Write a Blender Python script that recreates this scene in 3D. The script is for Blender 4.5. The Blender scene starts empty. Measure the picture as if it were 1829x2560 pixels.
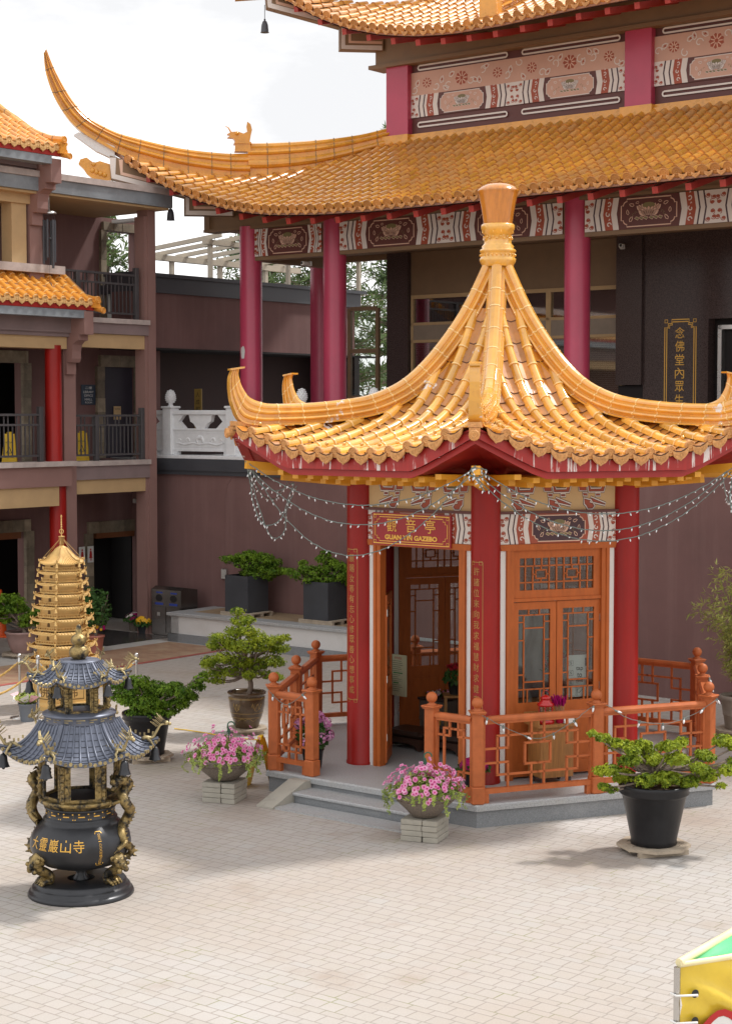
import bpy, math, random
from mathutils import Matrix, Vector
S = bpy.context.scene
COL = S.collection
PI = math.pi
R_ = math.radians
CAMZ = 4.727
FPX = 4334.0
PITCH = 0.0578
rng = random.Random(7)

# ------------------------------------------------------------------ helpers
class MB:
    """collects faces; build() links them as ONE mesh object"""
    def __init__(s):
        s.v = []; s.f = []; s.m = []; s.s = []; s.T = None
    def add(s, vs, fs, mi=0, sm=False):
        b = len(s.v)
        if s.T is not None:
            vs = [tuple(s.T @ Vector(p)) for p in vs]
        s.v.extend(tuple(p) for p in vs)
        for f in fs:
            s.f.append(tuple(i + b for i in f)); s.m.append(mi); s.s.append(sm)
    def bx(s, x0, x1, y0, y1, z0, z1, mi=0):
        if x0 > x1: x0, x1 = x1, x0
        if y0 > y1: y0, y1 = y1, y0
        if z0 > z1: z0, z1 = z1, z0
        v = [(x0,y0,z0),(x1,y0,z0),(x1,y1,z0),(x0,y1,z0),(x0,y0,z1),(x1,y0,z1),(x1,y1,z1),(x0,y1,z1)]
        s.add(v, [(0,3,2,1),(4,5,6,7),(0,1,5,4),(1,2,6,5),(2,3,7,6),(3,0,4,7)], mi)
    def bb(s, x0, x1, y0, y1, z0, z1, b=.01, mi=0):
        """box with chamfered edges"""
        P = []
        for z, i in ((z0, b), (z0 + b, 0), (z1 - b, 0), (z1, b)):
            P.append([(x0+i+b,y0+i,z),(x1-i-b,y0+i,z),(x1-i,y0+i+b,z),(x1-i,y1-i-b,z),(x1-i-b,y1-i,z),(x0+i+b,y1-i,z),(x0+i,y1-i-b,z),(x0+i,y0+i+b,z)])
        v = [p for r in P for p in r]; f = [tuple(range(7, -1, -1)), tuple(range(24, 32))]
        for k in range(3):
            for j in range(8):
                a = k*8+j; c = k*8+(j+1) % 8
                f.append((a, c, c+8, a+8))
        s.add(v, f, mi)
    def ob(s, p0, p1, w, h, mi=0, up=(0,0,1)):
        """bar of section w x h from p0 to p1"""
        p0 = Vector(p0); p1 = Vector(p1); d = (p1-p0).normalized(); u = Vector(up)
        if abs(d.dot(u)) > .98: u = Vector((1,0,0))
        x = d.cross(u).normalized(); y = x.cross(d)
        v = [p + x*a*w/2 + y*b*h/2 for p in (p0, p1) for a, b in ((-1,-1),(1,-1),(1,1),(-1,1))]
        s.add(v, [(0,1,2,3),(7,6,5,4),(0,4,5,1),(1,5,6,2),(2,6,7,3),(3,7,4,0)], mi)
    def tube(s, pts, r, n=8, mi=0, cap=True, sm=True):
        pts = [Vector(p) for p in pts]; k = len(pts)
        rs = r if isinstance(r, (list, tuple)) else [r]*k
        ref = None; V = []
        for i in range(k):
            d = (pts[min(i+1, k-1)] - pts[max(i-1, 0)])
            if d.length < 1e-9: d = Vector((0,0,1))
            d.normalize()
            if ref is None: ref = Vector((0,0,1)) if abs(d.z) < .9 else Vector((1,0,0))
            x = d.cross(ref)
            if x.length < 1e-5: x = d.cross(Vector((1,.3,0)))
            x.normalize(); y = x.cross(d).normalized(); ref = y
            for j in range(n):
                a = 2*PI*j/n; V.append(pts[i] + x*math.cos(a)*rs[i] + y*math.sin(a)*rs[i])
        F = []
        for i in range(k-1):
            for j in range(n):
                a = i*n+j; b = i*n+(j+1) % n
                F.append((a, b, b+n, a+n))
        s.add(V, F, mi, sm)
        if cap:
            s.add(V[:n], [tuple(range(n-1, -1, -1))], mi); s.add(V[-n:], [tuple(range(n))], mi)
    def lathe(s, prof, n=24, c=(0,0,0), mi=0, sm=True, a0=0.0, cap=True):
        V = []
        for r, z in prof:
            for j in range(n):
                a = a0 + 2*PI*j/n; V.append((c[0]+r*math.cos(a), c[1]+r*math.sin(a), c[2]+z))
        F = []
        for i in range(len(prof)-1):
            for j in range(n):
                a = i*n+j; b = i*n+(j+1) % n
                F.append((a, b, b+n, a+n))
        s.add(V, F, mi, sm)
        if cap:
            if prof[0][0] > 1e-4: s.add(V[:n], [tuple(range(n-1, -1, -1))], mi)
            if prof[-1][0] > 1e-4: s.add(V[-n:], [tuple(range(n))], mi)
    def sph(s, c, r, n=10, mi=0, sc=(1,1,1)):
        pr = [(max(1e-5, math.sin(PI*i/(n//2+1))), -math.cos(PI*i/(n//2+1))) for i in range(n//2+2)]
        V = []; F = []
        for a, z in pr:
            for j in range(n):
                t = 2*PI*j/n; V.append((c[0]+r*sc[0]*a*math.cos(t), c[1]+r*sc[1]*a*math.sin(t), c[2]+r*sc[2]*z))
        for i in range(len(pr)-1):
            for j in range(n):
                a = i*n+j; b = i*n+(j+1) % n
                F.append((a, b, b+n, a+n))
        s.add(V, F, mi, True)
    def prism(s, poly, fn, d0, d1, mi=0):
        """2-D polygon (a,b) put in space by fn(a,b,depth), depth d0 (back) to d1 (front)"""
        n = len(poly); V = [fn(a, b, d0) for a, b in poly] + [fn(a, b, d1) for a, b in poly]
        F = [tuple(range(n-1, -1, -1)), tuple(range(n, 2*n))] + [(i, (i+1) % n, (i+1) % n+n, i+n) for i in range(n)]
        s.add(V, F, mi)
    def flat(s, poly, fn, d, mi=0):
        s.add([fn(a, b, d) for a, b in poly], [tuple(range(len(poly)))], mi)
    def ribbon(s, poly, w, fn, d, mi=0, closed=True):
        n = len(poly); V = []; F = []
        for i in range(n):
            p = Vector(poly[i]); q0 = Vector(poly[i-1] if (closed or i) else poly[0]); q1 = Vector(poly[(i+1) % n] if (closed or i < n-1) else poly[-1])
            t = (q1-q0)
            t = t.normalized() if t.length > 1e-9 else Vector((1,0))
            nn = Vector((-t.y, t.x))
            V.append(fn(p.x+nn.x*w/2, p.y+nn.y*w/2, d)); V.append(fn(p.x-nn.x*w/2, p.y-nn.y*w/2, d))
        for i in range(n if closed else n-1):
            j = (i+1) % n
            F.append((2*i, 2*i+1, 2*j+1, 2*j))
        s.add(V, F, mi)
    def build(s, name, mats, parent=None, loc=(0,0,0), rz=0.0, **kw):
        me = bpy.data.meshes.new(name)
        me.from_pydata(s.v, [], s.f)
        if not isinstance(mats, (list, tuple)): mats = [mats]
        for m in mats: me.materials.append(m)
        me.polygons.foreach_set('material_index', s.m)
        me.polygons.foreach_set('use_smooth', s.s)
        me.update()
        o = bpy.data.objects.new(name, me); COL.objects.link(o)
        o.location = loc; o.rotation_euler = (0, 0, rz)
        if parent is not None: o.parent = parent
        tag(o, **kw)
        return o
def tag(o, label=None, cat=None, group=None, kind=None):
    if label: o['label'] = label
    if cat: o['category'] = cat
    if group: o['group'] = group
    if kind: o['kind'] = kind
    return o
def thing(name, label, cat, loc=(0,0,0), rz=0.0, group=None):
    o = bpy.data.objects.new(name, None); COL.objects.link(o)
    o.location = loc; o.rotation_euler = (0, 0, rz); o.empty_display_size = .2
    return tag(o, label, cat, group)
def dup(root, loc, rz=None, label=None, sc=None):
    def cp(o, par):
        c = o.copy(); COL.objects.link(c); c.parent = par
        for ch in o.children: cp(ch, c)
        return c
    kids = list(root.children)
    r = root.copy(); COL.objects.link(r); r.location = loc
    for ch in kids: cp(ch, r)
    if rz is not None: r.rotation_euler = (0, 0, rz)
    if sc: r.scale = (sc, sc, sc)
    if label: r['label'] = label
    return r
def inst(o, parent, loc, rot=(0,0,0)):
    c = o.copy(); COL.objects.link(c); c.parent = parent; c.location = loc; c.rotation_euler = rot
    return c
def G(px, py, z=0.0):
    """photo pixel (1829 wide) -> point at height z"""
    a = (px-914.5)/FPX; b = -(py-1280)/FPX; c, s = math.cos(PITCH), math.sin(PITCH)
    t = (z-CAMZ)/(-s+b*c)
    return Vector((a*t, (c+b*s)*t, z))
def smooth_path(pts, k=6):
    """Catmull-Rom through points"""
    P = [Vector(p) for p in pts]; out = []
    for i in range(len(P)-1):
        p0 = P[max(i-1, 0)]; p1 = P[i]; p2 = P[i+1]; p3 = P[min(i+2, len(P)-1)]
        for j in range(k):
            t = j/k
            out.append(.5*((2*p1)+(p2-p0)*t+(2*p0-5*p1+4*p2-p3)*t*t+(3*p1-p0-3*p2+p3)*t**3))
    out.append(P[-1]); return out
def lerp(a, b, t): return a+(b-a)*t
def interp(tab, x):
    if x <= tab[0][0]: return tab[0][1]
    for (a, b), (c, d) in zip(tab, tab[1:]):
        if x <= c: return b+(d-b)*(x-a)/(c-a)
    return tab[-1][1]
def text_mesh(body, size, fn, mb, mi=0, d=.004, sx=1.0, bold=0.0, cell=None):
    """lettering as flat faces put in space by fn(a,b,depth); centred on 0,0; cell scales the glyph into a box"""
    c = bpy.data.curves.new('lettering', 'FONT'); c.body = body; c.size = size; c.align_x = 'CENTER'; c.align_y = 'CENTER'; c.offset = bold; c.resolution_u = 3
    o = bpy.data.objects.new('lettering', c); COL.objects.link(o)
    dg = bpy.context.evaluated_depsgraph_get(); dg.update()
    me = bpy.data.meshes.new_from_object(o.evaluated_get(dg))
    vs = [(v.co.x*sx, v.co.y) for v in me.vertices]
    if vs:
        x0 = min(p[0] for p in vs); x1 = max(p[0] for p in vs); y0 = min(p[1] for p in vs); y1 = max(p[1] for p in vs)
        cx, cy = (x0+x1)/2, (y0+y1)/2; k = kx = 1.0
        if cell: k = cell[1]/max(y1-y0, 1e-6); kx = cell[0]/max(x1-x0, 1e-6)
        mb.add([fn((x-cx)*kx, (y-cy)*k, d) for x, y in vs], [tuple(p.vertices) for p in me.polygons], mi)
    bpy.data.objects.remove(o); bpy.data.meshes.remove(me); bpy.data.curves.remove(c)

# ------------------------------------------------------------------ materials
class NT:
    def __init__(s, m):
        m.use_nodes = True; s.t = m.node_tree; s.n = s.t.nodes; s.l = s.t.links
        s.n.clear()
    def node(s, ty, **kw):
        n = s.n.new(ty)
        for k, v in kw.items():
            if k.startswith('_'): setattr(n, k[1:], v)
            else:
                i = n.inputs[int(k[1:]) if k[0] == 'i' and k[1:].isdigit() else k.replace('_', ' ')]
                if hasattr(v, 'is_output') or isinstance(v, bpy.types.NodeSocket): s.l.new(v, i)
                else: i.default_value = v
        return n
    def math(s, op, a, b=None, c=None):
        n = s.n.new('ShaderNodeMath'); n.operation = op
        for i, v in enumerate((a, b, c)):
            if v is None: continue
            if isinstance(v, bpy.types.NodeSocket): s.l.new(v, n.inputs[i])
            else: n.inputs[i].default_value = v
        return n.outputs[0]
    def mix(s, fac, a, b, mode='MIX'):
        n = s.n.new('ShaderNodeMix'); n.data_type = 'RGBA'; n.blend_type = mode
        for i, v in ((0, fac), (6, a), (7, b)):
            if isinstance(v, bpy.types.NodeSocket): s.l.new(v, n.inputs[i])
            else: n.inputs[i].default_value = v if i == 0 else (tuple(v)+(1,))[:4]
        return n.outputs[2]
    def ramp(s, x, lo, hi):
        n = s.n.new('ShaderNodeMapRange'); n.inputs[1].default_value = lo; n.inputs[2].default_value = hi; s.l.new(x, n.inputs[0])
        return n.outputs[0]
def mat(name, col, rough=.5, metal=0.0, var=.12, vs=3.0, isl=0.0, col2=None, c2=(.45, .7), c2s=2.0, bump=0.0, bs=40.0, coat=0.0, spec=.5, stretch=None, extra=None):
    m = bpy.data.materials.new(name); t = NT(m)
    tc = t.node('ShaderNodeTexCoord'); v = tc.outputs['Object']
    if stretch:
        v = t.node('ShaderNodeMapping', Vector=v, Scale=stretch).outputs[0]
    n1 = t.node('ShaderNodeTexNoise', Vector=v, Scale=vs, Detail=5.0, Roughness=.6).outputs[0]
    base = tuple(col)
    dark = tuple(c*(1-var) for c in col); lite = tuple(min(1, c*(1+var)) for c in col)
    c = t.mix(t.ramp(n1, .3, .7), dark, lite)
    if col2:
        n2 = t.node('ShaderNodeTexNoise', Vector=v, Scale=c2s, Detail=7.0, Roughness=.65).outputs[0]
        c = t.mix(t.ramp(n2, *c2), c, col2)
    if isl:
        g = t.node('ShaderNodeNewGeometry').outputs['Random Per Island']
        k = t.node('ShaderNodeMapRange'); t.l.new(g, k.inputs[0]); k.inputs[3].default_value = 1-isl; k.inputs[4].default_value = 1+isl
        hs = t.node('ShaderNodeHueSaturation', Color=c); t.l.new(k.outputs[0], hs.inputs['Value']); c = hs.outputs[0]
    b = t.node('ShaderNodeBsdfPrincipled', Roughness=rough, Metallic=metal)
    b.inputs['Specular IOR Level'].default_value = spec
    b.inputs['Coat Weight'].default_value = coat; b.inputs['Coat IOR'].default_value = 1.5+.25*(coat > .55); b.inputs['Coat Roughness'].default_value = .12
    if extra: c = extra(t, c, v, b)
    t.l.new(c, b.inputs['Base Color'])
    rr = t.node('ShaderNodeMapRange'); t.l.new(n1, rr.inputs[0]); rr.inputs[3].default_value = max(0, rough-.08); rr.inputs[4].default_value = min(1, rough+.08)
    t.l.new(rr.outputs[0], b.inputs['Roughness'])
    if bump:
        n3 = t.node('ShaderNodeTexNoise', Vector=v, Scale=bs, Detail=4.0).outputs[0]
        bp = t.node('ShaderNodeBump', Height=n3, Strength=bump, Distance=.02)
        t.l.new(bp.outputs[0], b.inputs['Normal'])
    o = t.node('ShaderNodeOutputMaterial'); t.l.new(b.outputs[0], o.inputs[0])
    return m
def glassmat(name, tint=(.9,.92,.92), refl=.12, rough=.03):
    m = bpy.data.materials.new(name); t = NT(m)
    tr = t.node('ShaderNodeBsdfTransparent', Color=tint+(1,)); gl = t.node('ShaderNodeBsdfGlossy', Roughness=rough)
    lw = t.node('ShaderNodeLayerWeight', Blend=.35)
    f = t.math('ADD', t.math('MULTIPLY', lw.outputs['Fresnel'], .6), refl)
    mx = t.node('ShaderNodeMixShader'); t.l.new(f, mx.inputs[0]); t.l.new(tr.outputs[0], mx.inputs[1]); t.l.new(gl.outputs[0], mx.inputs[2])
    o = t.node('ShaderNodeOutputMaterial'); t.l.new(mx.outputs[0], o.inputs[0])
    return m
def leafmat(name, c_dark, c_light, vs=5.0):
    m = bpy.data.materials.new(name); t = NT(m)
    v = t.node('ShaderNodeTexCoord').outputs['Object']
    n1 = t.node('ShaderNodeTexNoise', Vector=v, Scale=vs, Detail=3.0).outputs[0]
    g = t.node('ShaderNodeNewGeometry').outputs['Random Per Island']
    f = t.math('ADD', t.math('MULTIPLY', t.ramp(n1, .35, .65), .6), t.math('MULTIPLY', g, .4))
    c = t.mix(f, c_dark, c_light)
    d = t.node('ShaderNodeBsdfPrincipled', Roughness=.55); t.l.new(c, d.inputs['Base Color']); d.inputs['Specular IOR Level'].default_value = .25
    tl = t.node('ShaderNodeBsdfTranslucent'); t.l.new(c, tl.inputs[0])
    mx = t.node('ShaderNodeMixShader'); mx.inputs[0].default_value = .3; t.l.new(d.outputs[0], mx.inputs[1]); t.l.new(tl.outputs[0], mx.inputs[2])
    o = t.node('ShaderNodeOutputMaterial'); t.l.new(mx.outputs[0], o.inputs[0])
    return m
def grime(amount, colr, lo=.5, hi=.72, sc=4.0):
    """streaks and deposits of their own shape"""
    def f(t, c, v, b):
        n = t.node('ShaderNodeTexNoise', Vector=v, Scale=sc, Detail=8.0, Roughness=.7).outputs[0]
        return t.mix(t.math('MULTIPLY', t.ramp(n, lo, hi), amount), c, colr)
    return f
def old_tile(t, c, v, b):
    """some glazed tiles worn to grey brown, in patches"""
    g = t.node('ShaderNodeNewGeometry').outputs['Random Per Island']
    n = t.node('ShaderNodeTexNoise', Vector=v, Scale=.55, Detail=4.0).outputs[0]
    f = t.ramp(t.math('ADD', t.math('MULTIPLY', g, .35), n), .62, .86)
    n2 = t.node('ShaderNodeTexNoise', Vector=v, Scale=9.0, Detail=5.0).outputs[0]
    c = t.mix(t.math('MULTIPLY', f, .55), c, (.34, .19, .12))
    return t.mix(t.math('MULTIPLY', t.ramp(n2, .62, .78), .3), c, (.14, .09, .05))
def peeled(t, c, v, b):
    """patches where the glaze has flaked off to pale clay"""
    n = t.node('ShaderNodeTexNoise', Vector=v, Scale=2.6, Detail=9.0, Roughness=.68).outputs[0]
    c = t.mix(t.ramp(n, .625, .65), c, (.74, .68, .64))
    n3 = t.node('ShaderNodeTexNoise', Vector=v, Scale=14.0, Detail=6.0, Roughness=.7).outputs[0]
    c = t.mix(t.math('MULTIPLY', t.ramp(n3, .56, .72), .35), c, (.30, .13, .04))
    n2 = t.node('ShaderNodeTexNoise', Vector=v, Scale=6.0, Detail=4.0).outputs[0]
    return t.mix(t.math('MULTIPLY', t.ramp(n2, .58, .72), .4), c, (.42, .14, .012))
def rain(t, c, v, b):
    m = t.node('ShaderNodeMapping', Vector=v, Scale=(2.2,2.2,.16)).outputs[0]
    n = t.node('ShaderNodeTexNoise', Vector=m, Scale=2.0, Detail=8.0, Roughness=.65).outputs[0]
    c = t.mix(t.math('MULTIPLY', t.ramp(n, .48, .74), .30), c, (.30,.19,.175))
    n2 = t.node('ShaderNodeTexNoise', Vector=v, Scale=.9, Detail=8.0, Roughness=.7).outputs[0]
    return t.mix(t.math('MULTIPLY', t.ramp(n2, .5, .75), .35), c, (.13,.07,.062))
M = {}
M['tile'] = mat('amber glazed tile', (.77,.405,.062), .2, var=.14, vs=4, isl=.24, coat=.7, extra=peeled)
M['tile_lip'] = mat('pale glaze lip', (.84,.58,.24), .25, coat=.5)
M['tile_gap'] = mat('tile underlap', (.10,.035,.01), .6)
M['pan'] = mat('amber pan tile', (.46,.175,.020), .3, var=.2, vs=5, isl=.2, coat=.5, extra=peeled)
M['ridgeglaze'] = mat('glossy amber ridge glaze', (.73,.355,.045), .2, var=.14, vs=3, coat=.7, extra=peeled)
M['cap'] = mat('unglazed tile end', (.62,.30,.10), .5, var=.2, vs=30, isl=.12, bump=.6, bs=60)
M['htile'] = mat('orange hall tile', (.75,.345,.05), .26, var=.16, vs=4, isl=.24, coat=.5, extra=old_tile)
M['htile_lip'] = mat('hall tile lip', (.50,.21,.05), .4, isl=.2)
M['hgap'] = mat('hall pan tile', (.34,.14,.035), .45, var=.3, vs=6)
M['ridge'] = mat('ridge glaze', (.68,.31,.036), .28, var=.16, vs=4, coat=.4, col2=(.38,.17,.05), c2=(.62,.82), c2s=5)
M['joint'] = mat('mortar joint', (.25,.17,.10), .8)
M['red'] = mat('red lacquer column', (.30,.009,.006), .42, var=.16, vs=2, spec=.35, stretch=(2,2,.5))
M['fascia'] = mat('red fascia paint', (.36,.020,.016), .45, var=.15, vs=3, extra=None)
M['drips'] = mat('red fascia with white drips', (.36,.020,.016), .45, var=.12, stretch=(9,9,.8), col2=(.74,.64,.6), c2=(.555,.60), c2s=1.5)
M['rafter'] = mat('ochre rafter paint', (.78,.37,.03), .4, var=.1)
M['orange'] = mat('orange door paint', (.45,.115,.026), .5, var=.13, vs=5, spec=.25, stretch=(3,3,.8))
M['rail'] = mat('orange railing paint', (.47,.128,.040), .52, var=.16, vs=7, isl=.05, spec=.3)
M['white'] = mat('white trim paint', (.78,.77,.74), .5, var=.04)
M['stonewhite'] = mat('white carved stone', (.76,.77,.78), .6, var=.06, vs=8, bump=.15)
M['tan'] = mat('tan board', (.62,.43,.21), .6, var=.05)
M['golddull'] = mat('old gold brush lettering', (.46,.24,.06), .5)
M['gold'] = mat('gold lettering', (.80,.46,.08), .35, metal=.3, var=.1)
M['signred'] = mat('red sign board', (.34,.012,.016), .3, var=.08)
M['granite'] = mat('grey granite', (.42,.43,.43), .5, var=.1, vs=1.5, col2=(.30,.30,.31), c2=(.45,.62), c2s=60, extra=grime(.45,(.30,.24,.17),.5,.75,1.5))
M['granitedark'] = mat('grey flamed granite', (.23,.24,.25), .7, var=.25, vs=70, bump=.2, bs=120, extra=grime(.4,(.40,.40,.40),.52,.7,2.5))
M['granitelight'] = mat('light speckled granite', (.68,.67,.655), .6, var=.12, vs=80, extra=grime(.3,(.38,.36,.33),.5,.75,1.2))
M['concrete'] = mat('rough concrete', (.40,.375,.32), .85, var=.2, vs=6, bump=.3, bs=60, extra=grime(.5,(.24,.22,.18),.45,.7,3))
M['aggregate'] = mat('exposed aggregate', (.20,.165,.135), .85, var=.5, vs=90, bump=.6, bs=110)
M['brown'] = mat('brown stucco', (.195,.104,.096), .88, var=.11, vs=.8, bump=.15, bs=90, extra=rain)
M['mauve'] = mat('mauve stucco', (.265,.148,.128), .8, var=.08, vs=1.0, bump=.06, bs=120, extra=grime(.2,(.2,.11,.1),.5,.7,.8))
M['fasciagrey'] = mat('mauve grey trim', (.235,.17,.165), .7, var=.12, vs=2)
M['slate'] = mat('dark slate fascia', (.060,.062,.072), .5, var=.15, vs=1.2)
M['bluegrey'] = mat('blue grey metal fascia', (.215,.235,.255), .5, var=.2, vs=2, extra=grime(.4,(.36,.40,.42),.5,.7,3))
M['ledge'] = mat('worn ledge stone', (.44,.37,.34), .8, var=.18, vs=5)
M['tanbeam'] = mat('tan painted beam', (.50,.335,.17), .7, var=.07)
M['brownbeam'] = mat('dull brown beam', (.225,.14,.075), .6, var=.08)
M['darksoffit'] = mat('dark soffit', (.13,.075,.045), .7)
M['magenta'] = mat('magenta column paint', (.46,.050,.105), .38, var=.1, vs=1.2, coat=.15)
M['rafterred'] = mat('red rafter end', (.42,.045,.035), .5)
M['blackgran'] = mat('polished dark granite', (.070,.048,.045), .2, var=.7, vs=55, col2=(.11,.085,.08), c2=(.5,.8), c2s=80, spec=.22)
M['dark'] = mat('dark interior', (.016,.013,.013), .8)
M['black'] = mat('black iron rail paint', (.062,.056,.058), .5, var=.1)
M['pmaroon'] = mat('panel maroon', (.115,.032,.026), .5, var=.08)
M['pred'] = mat('panel brick red', (.36,.070,.030), .5, var=.08)
M['pwhite'] = mat('panel white', (.72,.66,.61), .5, var=.04)
M['ppeach'] = mat('panel peach', (.70,.46,.34), .5, var=.06)
M['ppink'] = mat('panel pink', (.60,.36,.27), .55, var=.05)
M['polive'] = mat('panel olive', (.20,.17,.07), .5)
M['pplum'] = mat('panel plum', (.060,.022,.030), .5)
M['bronze'] = mat('dark cast bronze', (.035,.036,.040), .34, metal=.4, var=.2, vs=6)
M['brroof'] = mat('grey patinated bronze roof', (.135,.15,.195), .4, metal=.35, var=.25, vs=5)
M['brgold'] = mat('rubbed antique gold', (.30,.215,.085), .4, metal=.6, var=.45, vs=14, col2=(.035,.033,.03), c2=(.46,.60), c2s=11, bump=.5, bs=30)
M['brgold2'] = mat('bright rubbed gold', (.40,.32,.16), .42, metal=.5, var=.35, vs=14, col2=(.06,.05,.04), c2=(.5,.66), c2s=9)
M['pagoda'] = mat('gold lacquer', (.72,.47,.17), .5, metal=.05, var=.1, vs=8)
M['pagodadk'] = mat('dark gold for lettering and arch shade', (.14,.075,.02), .6)  # darker copy of the gold: shade painted into the arches, also lettering
M['steel'] = mat('brushed steel', (.55,.54,.52), .28, metal=.9, var=.1)
M['bin'] = mat('dark stainless bin', (.16,.145,.135), .25, metal=.85, var=.25, vs=2)
M['rope'] = mat('gold rope', (.66,.42,.13), .8, var=.2, vs=30, bump=.5, bs=60)
M['blackpot'] = mat('black plastic pot', (.013,.013,.015), .36, var=.25, vs=6, spec=.35)
M['brownpot'] = mat('brown glazed jar', (.085,.050,.025), .28, var=.25, vs=4, coat=.4)
M['potgold'] = mat('ochre slip drawing', (.34,.22,.075), .4)
M['mauvepot'] = mat('mauve clay pot', (.33,.21,.19), .6, var=.12, vs=8)
M['terra'] = mat('terracotta plastic', (.46,.17,.125), .55)
M['greypot'] = mat('grey weathered pot', (.34,.30,.255), .75, var=.15, vs=5)
M['bluepot'] = mat('blue grey pot', (.17,.19,.22), .6)
M['planter'] = mat('charcoal planter', (.045,.048,.055), .65, var=.15, vs=3)
M['soil'] = mat('potting soil', (.10,.06,.035), .95, var=.5, vs=30, bump=.8, bs=60)
M['bark'] = mat('grey bark', (.26,.20,.16), .9, var=.35, vs=14, bump=.6, bs=40)
M['pallet'] = mat('weathered pallet wood', (.40,.33,.25), .85, var=.2, vs=6, isl=.12, bump=.2)
M['deck'] = mat('wet deck boards', (.36,.26,.16), .6, var=.3, vs=3, stretch=(1,12,1))
M['leaf_a'] = leafmat('cypress green', (.05,.12,.010), (.44,.50,.035))
M['leaf_b'] = leafmat('deep cypress green', (.028,.095,.010), (.25,.39,.03))
M['leaf_c'] = leafmat('bamboo green', (.30,.36,.07), (.74,.74,.26))
M['leaf_d'] = leafmat('broad leaf green', (.025,.07,.018), (.09,.19,.04))
M['leaf_e'] = leafmat('trailing lime leaf', (.13,.23,.03), (.55,.62,.18))
M['conifer'] = leafmat('conifer needles', (.03,.06,.022), (.17,.24,.085), 1.2)
M['pink'] = leafmat('pink petal', (.78,.16,.44), (.95,.58,.78), 25)
M['pinkdk'] = mat('petunia throat', (.55,.02,.20), .6)
M['mag'] = leafmat('magenta petal', (.30,.003,.10), (.55,.01,.20), 20)
M['hydr'] = leafmat('hydrangea petal', (.55,.16,.42), (.85,.46,.68), 20)
M['yel'] = mat('marigold petal', (.85,.45,.01), .6)
M['poin'] = mat('poinsettia bract', (.45,.012,.03), .6)
M['glass'] = glassmat('window glass', (.82,.85,.84), refl=.025)
M['glassdk'] = glassmat('dark hall window', (.7,.7,.67), .30)
M['blind'] = mat('pale slatted blind', (.62,.58,.50), .7, var=.05)
M['bulb'] = mat('frosted clear bulb', (.80,.82,.84), .15, var=.02, coat=.5)
M['wire'] = mat('green light wire', (.16,.20,.185), .5)
M['wetyellow'] = mat('yellow plastic', (.80,.50,.008), .45)
M['orangeplastic'] = mat('orange plastic cone', (.75,.10,.01), .5)
M['slatestone'] = mat('split slate cladding', (.27,.22,.155), .7, var=.3, vs=5, isl=.35, bump=.3)
M['redplastic'] = mat('red enamel', (.50,.012,.012), .25, coat=.4)
M['wood'] = mat('varnished wood', (.38,.18,.055), .4, var=.25, vs=3, stretch=(14,14,1))
M['leather'] = mat('dark brown leather', (.040,.022,.016), .38)
M['paper'] = mat('white card', (.76,.76,.73), .6, var=.02)
M['board'] = mat('olive notice board', (.58,.55,.36), .6, var=.04)
M['ink'] = mat('printed black ink', (.02,.02,.02), .6)
M['inkgreen'] = mat('printed green bar', (.06,.24,.07), .6)
M['inkred'] = mat('printed red ink', (.5,.02,.02), .6)
M['inkblue'] = mat('blue label', (.03,.06,.35), .5)
M['tentyellow'] = mat('yellow canopy vinyl', (.74,.52,.045), .38, var=.12, vs=3, coat=.2, bump=.3, bs=5)
M['tentgreen'] = mat('green canopy vinyl', (.07,.46,.18), .35, var=.12, vs=2, coat=.3)
M['tentcream'] = mat('cream canopy hem', (.82,.72,.42), .5)
M['mums'] = M['mag']
# ------------------------------------------------------------------ camera, sky, sun
cam = bpy.data.cameras.new('camera'); co = bpy.data.objects.new('camera', cam); COL.objects.link(co)
cam.sensor_fit = 'HORIZONTAL'; cam.sensor_width = 36.0; cam.lens = FPX/1829*36.0
cam.clip_start = .1; cam.clip_end = 2000
co.location = (0, 0, CAMZ); co.rotation_euler = (PI/2-PITCH, 0, 0)
S.camera = co
SUN = Vector((.80, .42, 1.32)).normalized()
elev = math.asin(SUN.z); azim = math.atan2(SUN.x, SUN.y)
w = bpy.data.worlds.new('World'); S.world = w; w.use_nodes = True
t = NT(w)
sky = t.node('ShaderNodeTexSky', _sky_type='NISHITA', _sun_disc=False, _sun_elevation=elev, _sun_rotation=azim)
tc = t.node('ShaderNodeTexCoord').outputs['Generated']
mp = t.node('ShaderNodeMapping', Vector=tc, Scale=(1.0, 1.0, 2.6)).outputs[0]
n1 = t.node('ShaderNodeTexNoise', Vector=mp, Scale=3.3, Detail=7.0, Roughness=.55).outputs[0]
n2 = t.node('ShaderNodeTexNoise', Vector=mp, Scale=1.6, Detail=4.0).outputs[0]
cl = t.mix(t.ramp(n1, .43, .64), (10.6, 10.5, 10.5), (6.5, 6.55, 6.7))
cover = t.ramp(n2, .24, .40)
skyc = t.mix(cover, sky.outputs[0], cl)
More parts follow.
